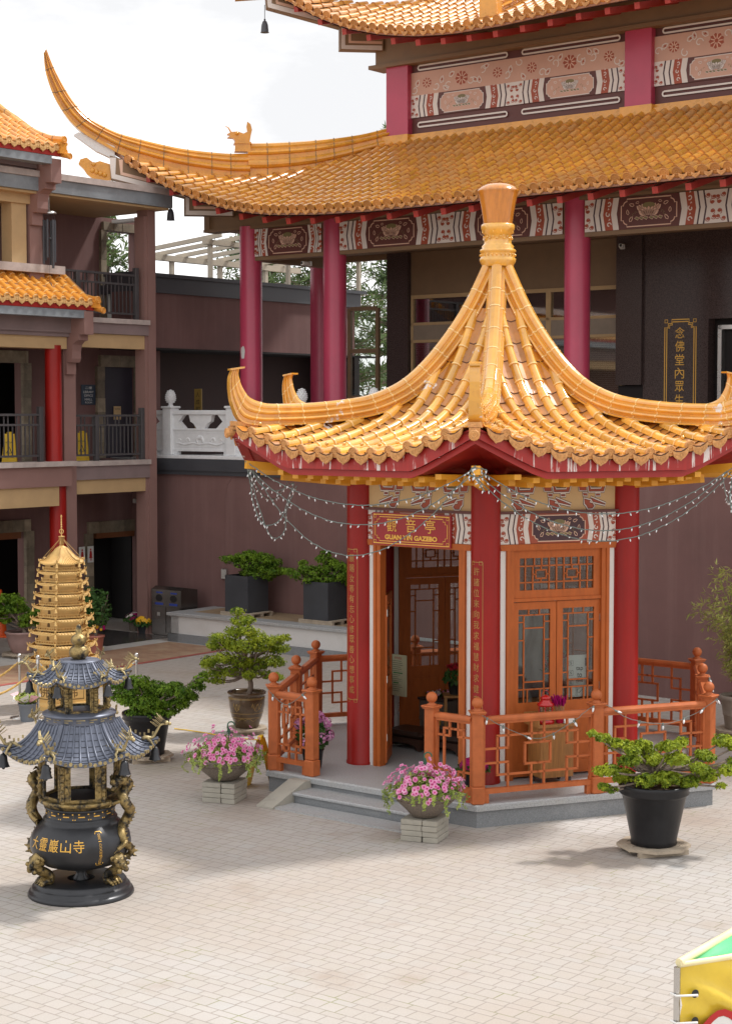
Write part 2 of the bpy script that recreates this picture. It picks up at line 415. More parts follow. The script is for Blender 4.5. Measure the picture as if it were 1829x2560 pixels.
# dull ground tone below the horizon
sep = t.node('ShaderNodeSeparateXYZ', Vector=tc)
below = t.ramp(sep.outputs[2], -.02, .01)
skyc = t.mix(below, (2.2, 1.9, 1.7), skyc)
bg = t.node('ShaderNodeBackground', Color=skyc, Strength=.10)
ow = t.node('ShaderNodeOutputWorld'); t.l.new(bg.outputs[0], ow.inputs[0])
sl = bpy.data.lights.new('sun', 'SUN'); sl.energy = 2.35; sl.angle = R_(5.0); sl.color = (1.0, .965, .92)
so = bpy.data.objects.new('sun', sl); COL.objects.link(so); so.rotation_euler = SUN.to_track_quat('Z', 'Y').to_euler(); so.location = (20, 20, 40)
S.view_settings.view_transform = 'Standard'; S.view_settings.look = 'None'; S.view_settings.gamma = 1.0; S.view_settings.exposure = .52
S.cycles.max_bounces = 8; S.cycles.transparent_max_bounces = 16; S.cycles.diffuse_bounces = 4; S.cycles.glossy_bounces = 3
S.cycles.use_denoising = True
S.cycles.caustics_reflective = False; S.cycles.caustics_refractive = False

# ------------------------------------------------------------------ ground
ROT = R_(-38.2)
OX = Vector((-4.45, 36.912, 0)); E1 = Vector((math.cos(ROT), math.sin(ROT), 0)); E2 = Vector((-math.sin(ROT), math.cos(ROT), 0))
def UV(u, v, z=0.0): return OX + E1*u + E2*v + Vector((0, 0, z))
def paver_mat():
    m = bpy.data.materials.new('mixed concrete pavers'); t = NT(m)
    tc = t.node('ShaderNodeTexCoord').outputs['Object']
    warp = t.node('ShaderNodeTexNoise', Vector=tc, Scale=1.3, Detail=2.0).outputs[1]
    wv = t.node('ShaderNodeVectorMath', _operation='SCALE'); t.l.new(warp, wv.inputs[0]); wv.inputs[3].default_value = .03
    va = t.node('ShaderNodeVectorMath', _operation='ADD'); t.l.new(tc, va.inputs[0]); t.l.new(wv.outputs[0], va.inputs[1])
    mp = t.node('ShaderNodeMapping', Vector=va.outputs[0], Rotation=(0, 0, -ROT))
    sp = t.node('ShaderNodeSeparateXYZ', Vector=mp.outputs[0]); u, v = sp.outputs[0], sp.outputs[1]
    P, HA = .26, .165
    vv = t.math('DIVIDE', v, P); row = t.math('FLOOR', vv); f = t.math('MULTIPLY', t.math('SUBTRACT', vv, row), P)
    isB = t.math('GREATER_THAN', f, HA)
    h = t.math('ADD', HA, t.math('MULTIPLY', isB, P-2*HA))
    lv = t.math('SUBTRACT', f, t.math('MULTIPLY', isB, HA))
    rid = t.math('ADD', t.math('MULTIPLY', row, 2.0), isB)
    wn = t.node('ShaderNodeTexWhiteNoise', _noise_dimensions='1D', W=rid).outputs[0]
    wd = t.math('ADD', .18, t.math('MULTIPLY', isB, .03))
    uu = t.math('ADD', t.math('DIVIDE', u, wd), t.math('MULTIPLY', wn, 5.0)); cu = t.math('FLOOR', uu)
    lu = t.math('MULTIPLY', t.math('SUBTRACT', uu, cu), wd)
    dx = t.math('MINIMUM', lu, t.math('SUBTRACT', wd, lu)); dy = t.math('MINIMUM', lv, t.math('SUBTRACT', h, lv))
    dd = t.math('MINIMUM', dx, dy)
    jn = t.node('ShaderNodeTexNoise', Vector=tc, Scale=9.0, Detail=3.0).outputs[0]
    jw = t.math('ADD', .0005, t.math('MULTIPLY', jn, .005))
    jf = t.node('ShaderNodeMapRange'); t.l.new(dd, jf.inputs[0]); t.l.new(jw, jf.inputs[1]); t.l.new(t.math('ADD', jw, .005), jf.inputs[2])
    cell = t.node('ShaderNodeCombineXYZ', X=cu, Y=rid)
    cn = t.node('ShaderNodeTexWhiteNoise', _noise_dimensions='2D', Vector=cell.outputs[0])
    cr = t.node('ShaderNodeValToRGB', Fac=cn.outputs[0])
    e = cr.color_ramp; e.elements[0].color = (.385, .358, .332, 1); e.elements[1].color = (.405, .40, .39, 1)
    for p, c in ((.2, (.40, .38, .352, 1)), (.45, (.408, .383, .366, 1)), (.7, (.42, .40, .377, 1)), (.88, (.392, .373, .353, 1))):
        x = e.elements.new(p); x.color = c
    big = t.node('ShaderNodeTexNoise', Vector=tc, Scale=.22, Detail=6.0, Roughness=.6).outputs[0]
    c = t.mix(t.math('MULTIPLY', t.ramp(big, .38, .66), .7), cr.outputs[0], (.36, .285, .225))
    st = t.node('ShaderNodeTexNoise', Vector=tc, Scale=1.1, Detail=9.0, Roughness=.62).outputs[0]
    c = t.mix(t.math('MULTIPLY', t.ramp(st, .57, .72), .6), c, (.27, .195, .14))
    wh = t.node('ShaderNodeTexNoise', Vector=tc, Scale=.5, Detail=8.0).outputs[0]
    c = t.mix(t.math('MULTIPLY', t.ramp(wh, .60, .74), .15), c, (.54, .53, .51))
    def stain_or_shade(px, py, r, colr, k):
        nonlocal c
        q = G(px, py); vs_ = t.node('ShaderNodeVectorMath', _operation='DISTANCE'); t.l.new(tc, vs_.inputs[0]); vs_.inputs[1].default_value = tuple(q)
        dn = t.math('ADD', vs_.outputs['Value'], t.math('MULTIPLY', t.math('SUBTRACT', st, .5), r*2.6))
        c = t.mix(t.math('MULTIPLY', t.math('SUBTRACT', 1.0, t.ramp(dn, r*.45, r)), k), c, colr)
    stain_or_shade(1440, 2165, .85, (.255,.195,.15), .62); stain_or_shade(1700, 2040, .6, (.27,.20,.15), .5); stain_or_shade(1490, 2062, .55, (.62,.61,.60), .6); stain_or_shade(610, 2040, .5, (.30,.24,.19), .5)  # first one holds the big pot's painted shadow along with its brown stain
    stain_or_shade(130, 2330, .35, (.29,.22,.17), .5); stain_or_shade(980, 2090, .45, (.31,.25,.20), .5); stain_or_shade(430, 1920, .55, (.29,.25,.16), .45); stain_or_shade(1150, 2130, .4, (.33,.27,.21), .5); stain_or_shade(640, 1780, .9, (.33,.26,.19), .5); stain_or_shade(300, 2300, .9, (.36,.30,.25), .4)
    fine = t.node('ShaderNodeTexNoise', Vector=tc, Scale=60.0, Detail=4.0).outputs[0]
    c = t.mix(.22, c, t.mix(fine, (.28, .25, .22), (.75, .68, .62)))
    # mossy spots
    mo = t.node('ShaderNodeTexNoise', Vector=tc, Scale=2.3, Detail=6.0).outputs[0]
    jcol = t.mix(t.ramp(mo, .55, .7), (.30, .265, .235), (.25, .25, .14))
    # the farther joints show darker and wider with age
    c = t.mix(t.math('SUBTRACT', 1.0, jf.outputs[0]), c, jcol)
    b = t.node('ShaderNodeBsdfPrincipled', Roughness=.85); t.l.new(c, b.inputs['Base Color']); b.inputs['Specular IOR Level'].default_value = .25
    hgt = t.math('ADD', t.math('MULTIPLY', jf.outputs[0], .6), t.math('MULTIPLY', fine, .25))
    hgt = t.math('ADD', hgt, t.math('MULTIPLY', cn.outputs[0], .15))
    bp = t.node('ShaderNodeBump', Height=hgt, Strength=.5, Distance=.008); t.l.new(bp.outputs[0], b.inputs['Normal'])
    o = t.node('ShaderNodeOutputMaterial'); t.l.new(b.outputs[0], o.inputs[0])
    return m
def brick_mat():
    m = bpy.data.materials.new('ochre clay brick'); t = NT(m)
    tc = t.node('ShaderNodeTexCoord').outputs['Object']
    br = t.node('ShaderNodeTexBrick', Vector=tc, Color1=(.40,.25,.15,1), Color2=(.33,.18,.115,1), Mortar=(.24,.16,.11,1), Scale=1.0)
    br.inputs['Brick Width'].default_value = .21; br.inputs['Row Height'].default_value = .105; br.inputs['Mortar Size'].default_value = .006
    n = t.node('ShaderNodeTexNoise', Vector=tc, Scale=2.0, Detail=6.0).outputs[0]
    c = t.mix(t.math('MULTIPLY', t.ramp(n, .45, .7), .5), br.outputs[0], (.47, .36, .24))
    b = t.node('ShaderNodeBsdfPrincipled', Roughness=.8); t.l.new(c, b.inputs['Base Color'])
    o = t.node('ShaderNodeOutputMaterial'); t.l.new(b.outputs[0], o.inputs[0])
    return m
def wash(name, pts, m, z, parent_rot=True, kind='structure'):
    mb = MB(); mb.add([(p[0], p[1], 0) for p in pts], [tuple(range(len(pts)))])
    o = mb.build(name, m, loc=(OX.x, OX.y, z), rz=ROT); o['kind'] = kind
    return o
mb = MB(); mb.add([(-250,-120,0),(250,-120,0),(250,400,0),(-250,400,0)], [(0,1,2,3)])
tag(mb.build('ground', paver_mat()), kind='structure')
wash('brick_path', [(1.22,-16),(2.9,-16),(2.9,-.92),(1.22,-.92)], brick_mat(), .004)
M['redborder'] = mat('red brick edging', (.36,.095,.075), .8, var=.25, vs=8)
wash('brick_border', [(2.9,-16),(3.05,-16),(3.05,-.86),(2.9,-.86)], M['redborder'], .004)
wash('concrete_strip', [(.32,-16),(1.22,-16),(1.22,-.86),(.32,-.86)], mat('pale concrete strip', (.50,.48,.45), .85, var=.12), .004)
wash('entrance_slab', [(-2.0,-2.2),(.75,-2.2),(.75,-.32),(-2.0,-.32)], mat('dark polished slate floor', (.07,.062,.06), .18, var=.4, vs=3), .008)
# outline of an irregular blob
def blob(cx, cy, r, sx, seed, n=26):
    q = random.Random(seed); a = [q.uniform(.72, 1.15) for _ in range(n)]
    a = [(a[i-1]+a[i]*2+a[(i+1) % n])/4 for i in range(n)]
    return [(cx+r*sx*a[i]*math.cos(2*PI*i/n), cy+r*a[i]*math.sin(2*PI*i/n)) for i in range(n)]

# ------------------------------------------------------------------ painted decoration
PAN = ['pmaroon', 'pred', 'pwhite', 'ppeach', 'polive', 'pplum', 'ppink']
PM = lambda: [M[k] for k in PAN]
def curl(cx, cy, r, a0, turns, n=8):
    return [(cx+r*(1-.62*i/n)*math.cos(a0+turns*2*PI*i/n), cy+r*(1-.62*i/n)*math.sin(a0+turns*2*PI*i/n)) for i in range(n+1)]
def notched(w, h, c, n=4):
    """rectangle with softly stepped corners"""
    P = []
    for sx, sy in ((1,1),(-1,1),(-1,-1),(1,-1)):
        q = []
        for i in range(n+1):
            a = PI/2*i/n
            q.append((w/2-c+c*math.cos(a)*.62, h/2-c+c*math.sin(a)*.62))
        q = [(w/2, h/2-c)] + q[0:] + [(w/2-c, h/2)]
        q = [(x*sx, y*sy) for x, y in q]
        if sx*sy < 0: q.reverse()
        P += q
    return P
def lotus(mb, fn, cx, cy, s, d, line=3, fill=2):
    def pet(px, py, w, h, a, mi, dd):
        pts = []
        for i in range(9):
            t = i/8; r = math.sin(PI*t)**.8*w/2
            pts.append((r, t*h))
        pts += [(-x, y) for x, y in reversed(pts[1:-1])]
        ca, sa = math.cos(a), math.sin(a)
        P = [(px+x*ca-y*sa, py+x*sa+y*ca) for x, y in pts]
        mb.flat(P, fn, dd, mi); mb.ribbon(P, .012*s, fn, dd+.0015, 0)
    el = [(cx+.36*s*math.cos(2*PI*i/14), cy+.42*s+.15*s*math.sin(2*PI*i/14)) for i in range(14)]
    for i, a in enumerate((-1.25,-.95,-.6,-.3,0,.3,.6,.95,1.25)):
        pet(cx-.42*s*math.sin(a), cy+.12*s, .2*s, .42*s, a*.62, line, d)
    mb.flat(el, fn, d+.002, 4)
    for a in (-1.15,-.75,-.38,.38,.75,1.15,0):
        pet(cx-.18*s*math.sin(a), cy-.10*s, .25*s, .48*s, a*.9, fill, d+.004)
    for k in (-1, 1):
        for j in range(3):
            x = cx+k*(.16+.25*j)*s
            P = [(x-.15*s, cy-.2*s),(x-.05*s, cy-.12*s),(x+.13*s, cy-.18*s),(x+.04*s, cy-.3*s)]
            mb.flat(P, fn, d, 4); mb.ribbon(P, .025*s, fn, d+.0015, line)
def leafmark(mb, fn, cx, cy, l, a, d, mi=3, w=.26):
    P = [(-.5,0),(-.2,w),(.25,w*.8),(.5,0),(.2,-w*.7),(-.25,-w)]
    ca, sa = math.cos(a), math.sin(a)
    mb.ribbon([(cx+l*(x*ca-y*sa), cy+l*(x*sa+y*ca)) for x, y in P], l*.13, fn, d, mi)
def beam_panel(mb, fn, w, h, med, medmat=5, inner=3, step=.003):
    """painted beam: white and red chevron bands left and right of a lotus cartouche"""
    H = h/2
    mb.prism([(-w/2,-H),(w/2,-H),(w/2,H),(-w/2,H)], fn, -.03, 0, 1 if medmat == 5 else 0)
    e = (w-med)/2
    for sg in (-1, 1):
        def band(a, b, mi, dl=None, d=step):
            dl = .085*h if dl is None else dl
            X = lambda q: sg*(w/2-q*e)
            P = [(X(a), H),(X(b), H),(X(b)+sg*dl, 0),(X(b), -H),(X(a), -H),(X(a)+(sg*dl if a > 0 else 0), 0)]
            if sg > 0: P.reverse()
            mb.flat(P, fn, d, mi)
        band(0, .30, 2); band(.30, .34, 5, d=step*1.5); band(.34, .46, 2); band(.46, .50, 5, d=step*1.5); band(.50, .58, 2)
        band(.58, .80, 1, d=step*1.2); band(.80, .96, 2)
        for j, y in enumerate((-.33, 0, .33)):
            xx = sg*(w/2-.69*e+(.5 if abs(y) < .1 else .1)*.085*h*1)
            mb.ribbon(curl(xx, y*h, .085*h, j*2.1, .8), .035*h, fn, step*2, 2, closed=False)
            mb.flat([(xx-.02*h, y*h+.13*h),(xx+.05*h, y*h+.16*h),(xx+.01*h, y*h+.2*h)], fn, step*2, 2)
        for y, q in ((-.36, .2), (.36, .2), (-.14, .09), (.14, .09), (-.3, .05), (.3, .05)):
            xx = sg*(w/2-q*e)
            mb.flat([(xx+.055*h*math.cos(k*PI/4)*1.3, y*h+.048*h*math.sin(k*PI/4)) for k in range(8)], fn, step*1.6, 1)
            mb.ribbon(curl(xx, y*h, .10*h, y*9, .75), .022*h, fn, step*2.2, 1, closed=False)
    C = notched(med*.97, h*.86, h*.2)
    mb.flat(C, fn, step, medmat); mb.ribbon(C, h*.035, fn, step*2, inner)
    lotus(mb, fn, 0, -.06*h, h*.62, step*1.6, inner, inner if medmat != 6 else 2)
    for sg in (-1, 1):
        for x, y, a, l in ((.30,.24,.3,.17),(.37,.02,1.4,.16),(.31,-.2,2.2,.18),(.2,.3,-.2,.12)):
            leafmark(mb, fn, sg*x*med, y*h, l*h, a if sg > 0 else PI-a, step*2, inner)
        for k in range(3):
            mb.ribbon(curl(sg*(.23+.04*k)*med, (-.02-.06*k)*h, .05*h, k, .7), .012*h, fn, step*1.8, 4, closed=False)

# ------------------------------------------------------------------ gazebo
GC = Vector((1.702, 22.557, 0))
PZ = .267
gaz = thing('gazebo', 'hexagonal red columned gazebo with sweeping amber tiled roof and tall golden finial', 'gazebo', GC, ROT)
FACES = [-90, -30, 30, 90, 150, 210]
VERTS = [-120, -60, 0, 60, 120, 180]
def dirv(deg): return Vector((math.cos(R_(deg)), math.sin(R_(deg)), 0))
def facefn(deg, ap):
    n = dirv(deg); tt = Vector((-n.y, n.x, 0))
    return lambda a, b, d: tuple(n*(ap+d)+tt*a+Vector((0, 0, b)))
def facefn0(deg, ap, zc):
    f = facefn(deg, ap)
    return lambda a, b, d: f(a, b+zc, d)
def hexpoly(R, off=0): return [(R*math.cos(R_(a)), R*math.sin(R_(a))) for a in VERTS]
def hexprism(mb, R, z0, z1, mi=0, R1=None):
    a = hexpoly(R); b = hexpoly(R1 or R)
    mb.add([(x, y, z0) for x, y in a]+[(x, y, z1) for x, y in b], [tuple(range(5, -1, -1)), tuple(range(6, 12))]+[(i, (i+1) % 6, (i+1) % 6+6, i+6) for i in range(6)], mi)
# platform with steps
mb = MB()
hexprism(mb, 3.135, 0, .195, 1); hexprism(mb, 3.175, .195, .25, 0); hexprism(mb, 3.165, .25, PZ, 0, R1=3.15)
mb.build('platform', [M['granite'], M['granitedark']], gaz)
mb = MB()
mb.bx(-.86, .98, -3.06, -2.70, 0, .10, 1); mb.bb(-.90, 1.02, -3.09, -2.70, .10, .142, .012, 0); mb.bx(-.9, 1.2, -3.42, -3.09, 0, .022, 0)
mb.build('step', [M['granite'], M['granitedark']], gaz)
for x0, x1 in ((-1.12, -.86),):
    mb = MB(); mb.add([(x,y,z) for x in (x0, x1) for y, z in ((-2.74,0),(-2.74,.235),(-2.86,.235),(-3.45,.02),(-3.45,0))], [(0,1,2,3,4),(9,8,7,6,5)]+[(i,(i+5),(i+1) % 5+5,(i+1) % 5) for i in range(5)])
    mb.build('step_cheek', M['concrete'], gaz)
# columns
for i, a in enumerate(VERTS):
    p = dirv(a)*1.9; mb = MB()
    mb.lathe([(.188, PZ),(.188, PZ+.03),(.181, PZ+.04),(.179, 2.0),(.177, 3.9)], 32, (p.x, p.y, 0))
    c = mb.build('column', M['red'], gaz)
    if i in (0, 1):
        txt = '願賜汝等有志心修眾善心想事成' if i == 0 else '許諸位來向我求福慧財求健康平安'
        zt = 3.0 if i == 0 else 2.94; tm = MB()
        def cyl(x0, zc):
            def f(a, b, d):
                th = R_(-90)+(a+x0)/.181; rr = .1815+d
                return (p.x+rr*math.cos(th), p.y+rr*math.sin(th), b+zc)
            return f
        for k, ch in enumerate(txt):
            text_mesh(ch, .12, cyl(-.01, zt-.11-k*.128), tm, 0, .002, cell=(.082, .096))
        f = cyl(0, 0); zb = zt-.11-len(txt)*.128
        for x in (-.085, .075):
            tm.ribbon([(x, zb),(x, zt)], .006, f, .002, 0, closed=False)
        for zz in (zt, zb):
            tm.ribbon([(-.085+.02*q, zz) for q in range(9)], .007, f, .002, 0, closed=False)
            for x in (-.06, .05): tm.ribbon([(x-.02, zz-.03),(x+.02, zz-.03),(x+.02, zz+.01),(x-.02, zz+.01)], .006, f, .002, 0)
        tm.build('inscription', M['golddull'], c)
# walls
AP = 1.9*math.cos(PI/6)
def bars(mb, fn, segs, x0, x1, z0, z1, w, d0, d1, mi=0):
    """thin lattice bars; segs in unit coords of the opening"""
    for a, b, c, d in segs:
        ax, az, bx_, bz = lerp(x0, x1, a), lerp(z0, z1, b), lerp(x0, x1, c), lerp(z0, z1, d)
        if abs(ax-bx_) > abs(az-bz): P = [(min(ax,bx_)-w/2, az-w/2),(max(ax,bx_)+w/2, az-w/2),(max(ax,bx_)+w/2, az+w/2),(min(ax,bx_)-w/2, az+w/2)]
        else: P = [(ax-w/2, min(az,bz)),(ax+w/2, min(az,bz)),(ax+w/2, max(az,bz)),(ax-w/2, max(az,bz))]
        mb.prism(P, fn, d0, d1, mi)
def mirror(segs): return segs + [(1-a, b, 1-c, d) for a, b, c, d in segs]
def pinwheel(cx, cy, r, k):
    q = r*.5
    return [(cx-r*k,cy,cx+r*k,cy),(cx,cy-r,cx,cy+r),(cx,cy+r,cx+r*k,cy+r),(cx+r*k,cy,cx+r*k,cy-r),(cx,cy-r,cx-r*k,cy-r),(cx-r*k,cy,cx-r*k,cy+r)]
TRANS = mirror([(.08,0,.08,1),(.2,.72,.2,1),(.18,0,.18,.72),(.40,0,.40,1),(.30,.72,.30,1)]) + [(.5,0,.5,1),(0,.75,1,.75),(0,.24,1,.24)] + [s for c in (.29,.71) for s in ((c-.07,.36,c+.07,.36),(c-.07,.62,c+.07,.62),(c-.07,.36,c-.07,.62),(c+.07,.36,c+.07,.62),(c,.24,c,.36),(c,.62,c,.75),(c-.11,.49,c-.07,.49),(c+.07,.49,c+.11,.49))]
LEAF = mirror([(.18,.0,.18,.94),(0,.14,.5,.14),(.3,0,.3,.14),(0,.865,.18,.865),(.33,.94,.33,1),(0,.94,.5,.94)]) + [(.18,.80,.82,.80),(0,.67,.18,.67),(.82,.67,1,.67),(.18,.22,.82,.22),(0,.30,.18,.30),(.82,.30,1,.30)]
def leaf_door(name, parent, hinge, ang, flip):
    """door leaf 0.585 wide, hinged at x=0, local frame x along the leaf, y outward"""
    fn = lambda a, b, d: ((a if not flip else -a), (-d if not flip else -d), b)
    mb = MB(); W = .595; z0, z1 = PZ+.03, 2.425
    for x0, x1, a, b in ((0,.082,z0,z1),(W-.082,W,z0,z1),(.082,W-.082,z0,z0+.16),(.082,W-.082,1.06,1.2),(.082,W-.082,2.335,z1)):
        mb.prism([(x0,a),(x1,a),(x1,b),(x0,b)], fn, -.02, .02)
    mb.prism([(.082,z0+.16),(W-.082,z0+.16),(W-.082,1.06),(.082,1.06)], fn, -.008, .008)
    for a, b in ((z0+.2, .72),(.77, 1.02)): mb.prism([(.12,a),(W-.12,a),(W-.12,b),(.12,b)], fn, -.014, .014)
    bars(mb, fn, LEAF, .082, W-.082, 1.2, 2.335, .016, -.012, .012)
    o = mb.build('door', M['orange'], parent, hinge, ang)
    g = MB(); g.prism([(.08,1.19),(W-.08,1.19),(W-.08,2.34),(.08,2.34)], fn, -.003, .003); g.build('pane', M['glass'], o)
    for zz in (.62, 1.36, 2.2): k = MB(); k.prism([(-.006,zz-.045),(.010,zz-.045),(.010,zz+.045),(-.006,zz+.045)], fn, .018, .026); k.build('hinge', M['steel'], o)
    return o
def dougong(mb, fn, x0, s, d, flip=1):
    Q = lambda P: [(x0+flip*(x-400)*s, -(y-270)*s) for x, y in P]
    def shape(P, mi, lw=9):
        P = Q(P); mb.flat(P, fn, d, mi); mb.ribbon(P, lw*2.1*s, fn, d+.001, 5); mb.ribbon(P, lw*1.1*s, fn, d+.003, 2)
    mb.flat(Q([(340,150),(465,150),(455,200),(348,200)]), fn, d*.6, 4)
    shape([(300,180),(338,180),(346,206),(440,206),(446,178),(472,178),(460,238),(318,238)], 1)
    shape([(480,165),(560,165),(548,225),(478,228)], 1, 7)
    shape([(352,246),(396,246),(396,272),(352,272)], 1); shape([(470,244),(516,240),(512,268),(470,270)], 1, 7)
    shape([(300,330),(440,276),(448,318),(306,350)], 1); shape([(440,300),(506,285),(502,335),(486,350),(470,378),(424,378),(400,352)], 1)
for i, a in enumerate(FACES):
    fn = facefn(a, AP); L = (i == 0)
    wb = MB()
    # side jambs, head, white edge strips
    for sg in (-1, 1):
        wb.prism([(sg*.60,PZ),(sg*.705,PZ),(sg*.705,3.06),(sg*.60,3.06)][::sg], fn, -.06, .06, 0)
        wb.prism([(sg*.66,PZ),(sg*.70,PZ),(sg*.70,3.06),(sg*.66,3.06)][::sg], fn, .06, .075, 0)
        wb.prism([(sg*.705,PZ),(sg*.80,PZ),(sg*.80,3.06),(sg*.705,3.06)][::sg], fn, -.035, .045, 1)
    wb.prism([(-.78,3.06),(.78,3.06),(.80,3.135),(-.80,3.135)], fn, -.06, .078, 0)
    if not L: wb.prism([(-.60,2.435),(.60,2.435),(.60,2.475),(-.60,2.475)], fn, -.04, .045, 0)
    f = wb.build('door_frame', [M['orange'], M['white']], gaz)
    pb = MB(); beam_panel(pb, facefn0(a, AP+.06, 3.32), 1.58, .365, .74, 5, 3)
    pb.build('painted_panel', PM(), gaz)
    fb = MB()
    fb.prism([(-.80,3.135),(.80,3.135),(.80,3.50),(-.80,3.50)], fn, -.08, .02, 0)
    fb.prism([(-.86,3.503),(.86,3.503),(.86,3.535),(-.86,3.535)], fn, -.08, .105, 2)
    fb.prism([(-.82,3.535),(.82,3.535),(.82,3.92),(-.82,3.92)], fn, -.08, .05, 0)
    fz = fb.build('frieze_board', [M['tan'], M['tan'], M['pmaroon']], gaz)
    db = MB()
    for x in (-.47, 0.02, .50): dougong(db, facefn0(a, AP+.05, 3.70), x, .00148, .004, 1 if i != 1 else -1)
    db.build('bracket_painting', PM(), fz)
    if not L:
        tb = MB()
        for P in ([(-.60,2.475),(.60,2.475),(.60,2.57),(-.60,2.57)],[(-.60,2.96),(.60,2.96),(.60,3.06),(-.60,3.06)],[(-.60,2.57),(-.505,2.57),(-.505,2.96),(-.60,2.96)],[(.505,2.57),(.60,2.57),(.60,2.96),(.505,2.96)]):
            tb.prism(P, fn, -.025, .025)
        bars(tb, fn, TRANS, -.505, .505, 2.57, 2.96, .017, -.014, .014)
        tr = tb.build('transom', M['orange'], gaz)
        gb = MB(); gb.prism([(-.51,2.565),(.51,2.565),(.51,2.965),(-.51,2.965)], fn, -.003, .003); gb.build('pane', M['glass'], tr)
    n = dirv(a); tt = Vector((-n.y, n.x, 0))
    base_ang = math.atan2(tt.y, tt.x)
    for sg in (-1, 1):
        hp = n*AP+tt*(sg*.60)
        if L: hp = n*(AP-.05)+tt*(sg*.60)
        ang = base_ang if not L else base_ang+(R_(121) if sg < 0 else -R_(121))
        leaf_door('door', gaz, (hp.x, hp.y, 0), ang, sg > 0)
# the tiled roof
ZT = [(.15,6.74),(.25,6.54),(.45,6.16),(.66,5.84),(1.0,5.43),(1.33,5.145),(1.66,4.985),(1.97,4.905),(2.5,4.845),(3.0,4.825),(3.3,4.835),(3.8,4.88)]
_zt = [(p.x, p.y) for p in smooth_path([(a, b, 0) for a, b in ZT], 8)]
def ridge_z(R): return interp(_zt, R)
EAVE = 3.16
def gz_(d, l):
    R = d/math.cos(PI/6); tt = min(1.0, abs(l)/(d*math.tan(PI/6)+1e-6))
    c = max(0.0, (tt-.25)/.75)**1.4
    return ridge_z(R)-.27-.35*(d/3.14)**1.8*(1-c)
def roll(mb, P, N, side, r, seg, m_t=0, m_l=1, n=6, lip=.014, taper=.86):
    """half-round tile row along points P (eave first) with overlapping pieces"""
    L = [0.0]
    for a, b in zip(P, P[1:]): L.append(L[-1]+(b-a).length)
    tot = L[-1]; k = max(1, int(round(tot/seg)))
    def at(s):
        s = min(max(s, 0), tot)
        for i in range(len(L)-1):
            if s <= L[i+1]+1e-9:
                f = (s-L[i])/max(1e-9, L[i+1]-L[i]); return P[i].lerp(P[i+1], f), N[i].lerp(N[i+1], f).normalized()
        return P[-1], N[-1]
    def ring(p, nn, rr): return [p+side*(rr*math.cos(PI*j/n))+nn*(rr*1.15*math.sin(PI*j/n)-.012) for j in range(n+1)]
    for i in range(k):
        p0, n0 = at(tot*i/k); p1, n1 = at(tot*(i+1)/k+.02)
        pm, nm = at(tot*(i+.5)/k)
        A = ring(p0, n0, r); B = ring(pm, nm, r*(1+taper)/2); D = ring(p1, n1, r*taper)
        V = A+B+D; m = n+1
        mb.add(V, [(q*m+j, q*m+j+1, (q+1)*m+j+1, (q+1)*m+j) for q in range(2) for j in range(n)], m_t, True)
        if i:
            d = (p1-p0).normalized(); A2 = ring(p0-d*.004, n0, r*1.07); B2 = ring(p0+d*lip, n0, r*1.07); C2 = ring(p0-d*.004, n0, r*.80)
            mb.add(A2+B2, [(j, j+1, m+j+1, m+j) for j in range(n)], m_l, True)
            mb.add(A2+C2, [(j+1, j, m+j, m+j+1) for j in range(n)], m_l)
def capdisc(mb, c, out, up, side, r, mi):
    n = 12; V = []
    prof = ((r, -.02), (r, .008), (r*.86, .014), (r*.8, .004), (r*.5, .004), (r*.42, .012), (r*.2, .006), (.001, .012))
    for rr, z in prof:
        for j in range(n):
            a = 2*PI*j/n; V.append(c+side*rr*math.cos(a)+up*rr*math.sin(a)+out*z)
    mb.add(V, [(q*n+j, q*n+(j+1) % n, (q+1)*n+(j+1) % n, (q+1)*n+j) for q in range(len(prof)-1) for j in range(n)], mi)
def dripplate(mb, c, out, up, side, w, h, mi):
    P = [(-.5,.12),(-.5,-.1),(-.44,-.45),(-.28,-.72),(-.1,-.86),(0,-1),(.1,-.86),(.28,-.72),(.44,-.45),(.5,-.1),(.5,.12),(.25,-.12),(0,-.2),(-.25,-.12)]
    f = lambda a, b, d: tuple(c+side*a+up*b+out*d)
    mb.prism([(x*w, y*h) for x, y in P], f, -.012, .012, mi)
    mb.ribbon([(x*w*.68, y*h*.62-.22*h) for x, y in P[1:10]], .012, f, .017, mi, closed=False)
    for x in (-.2, 0, .2): mb.ribbon(curl(x*w, -.45*h, .03, x*6, .8, 6), .008, f, .017, mi, closed=False)
PITCHG = .262
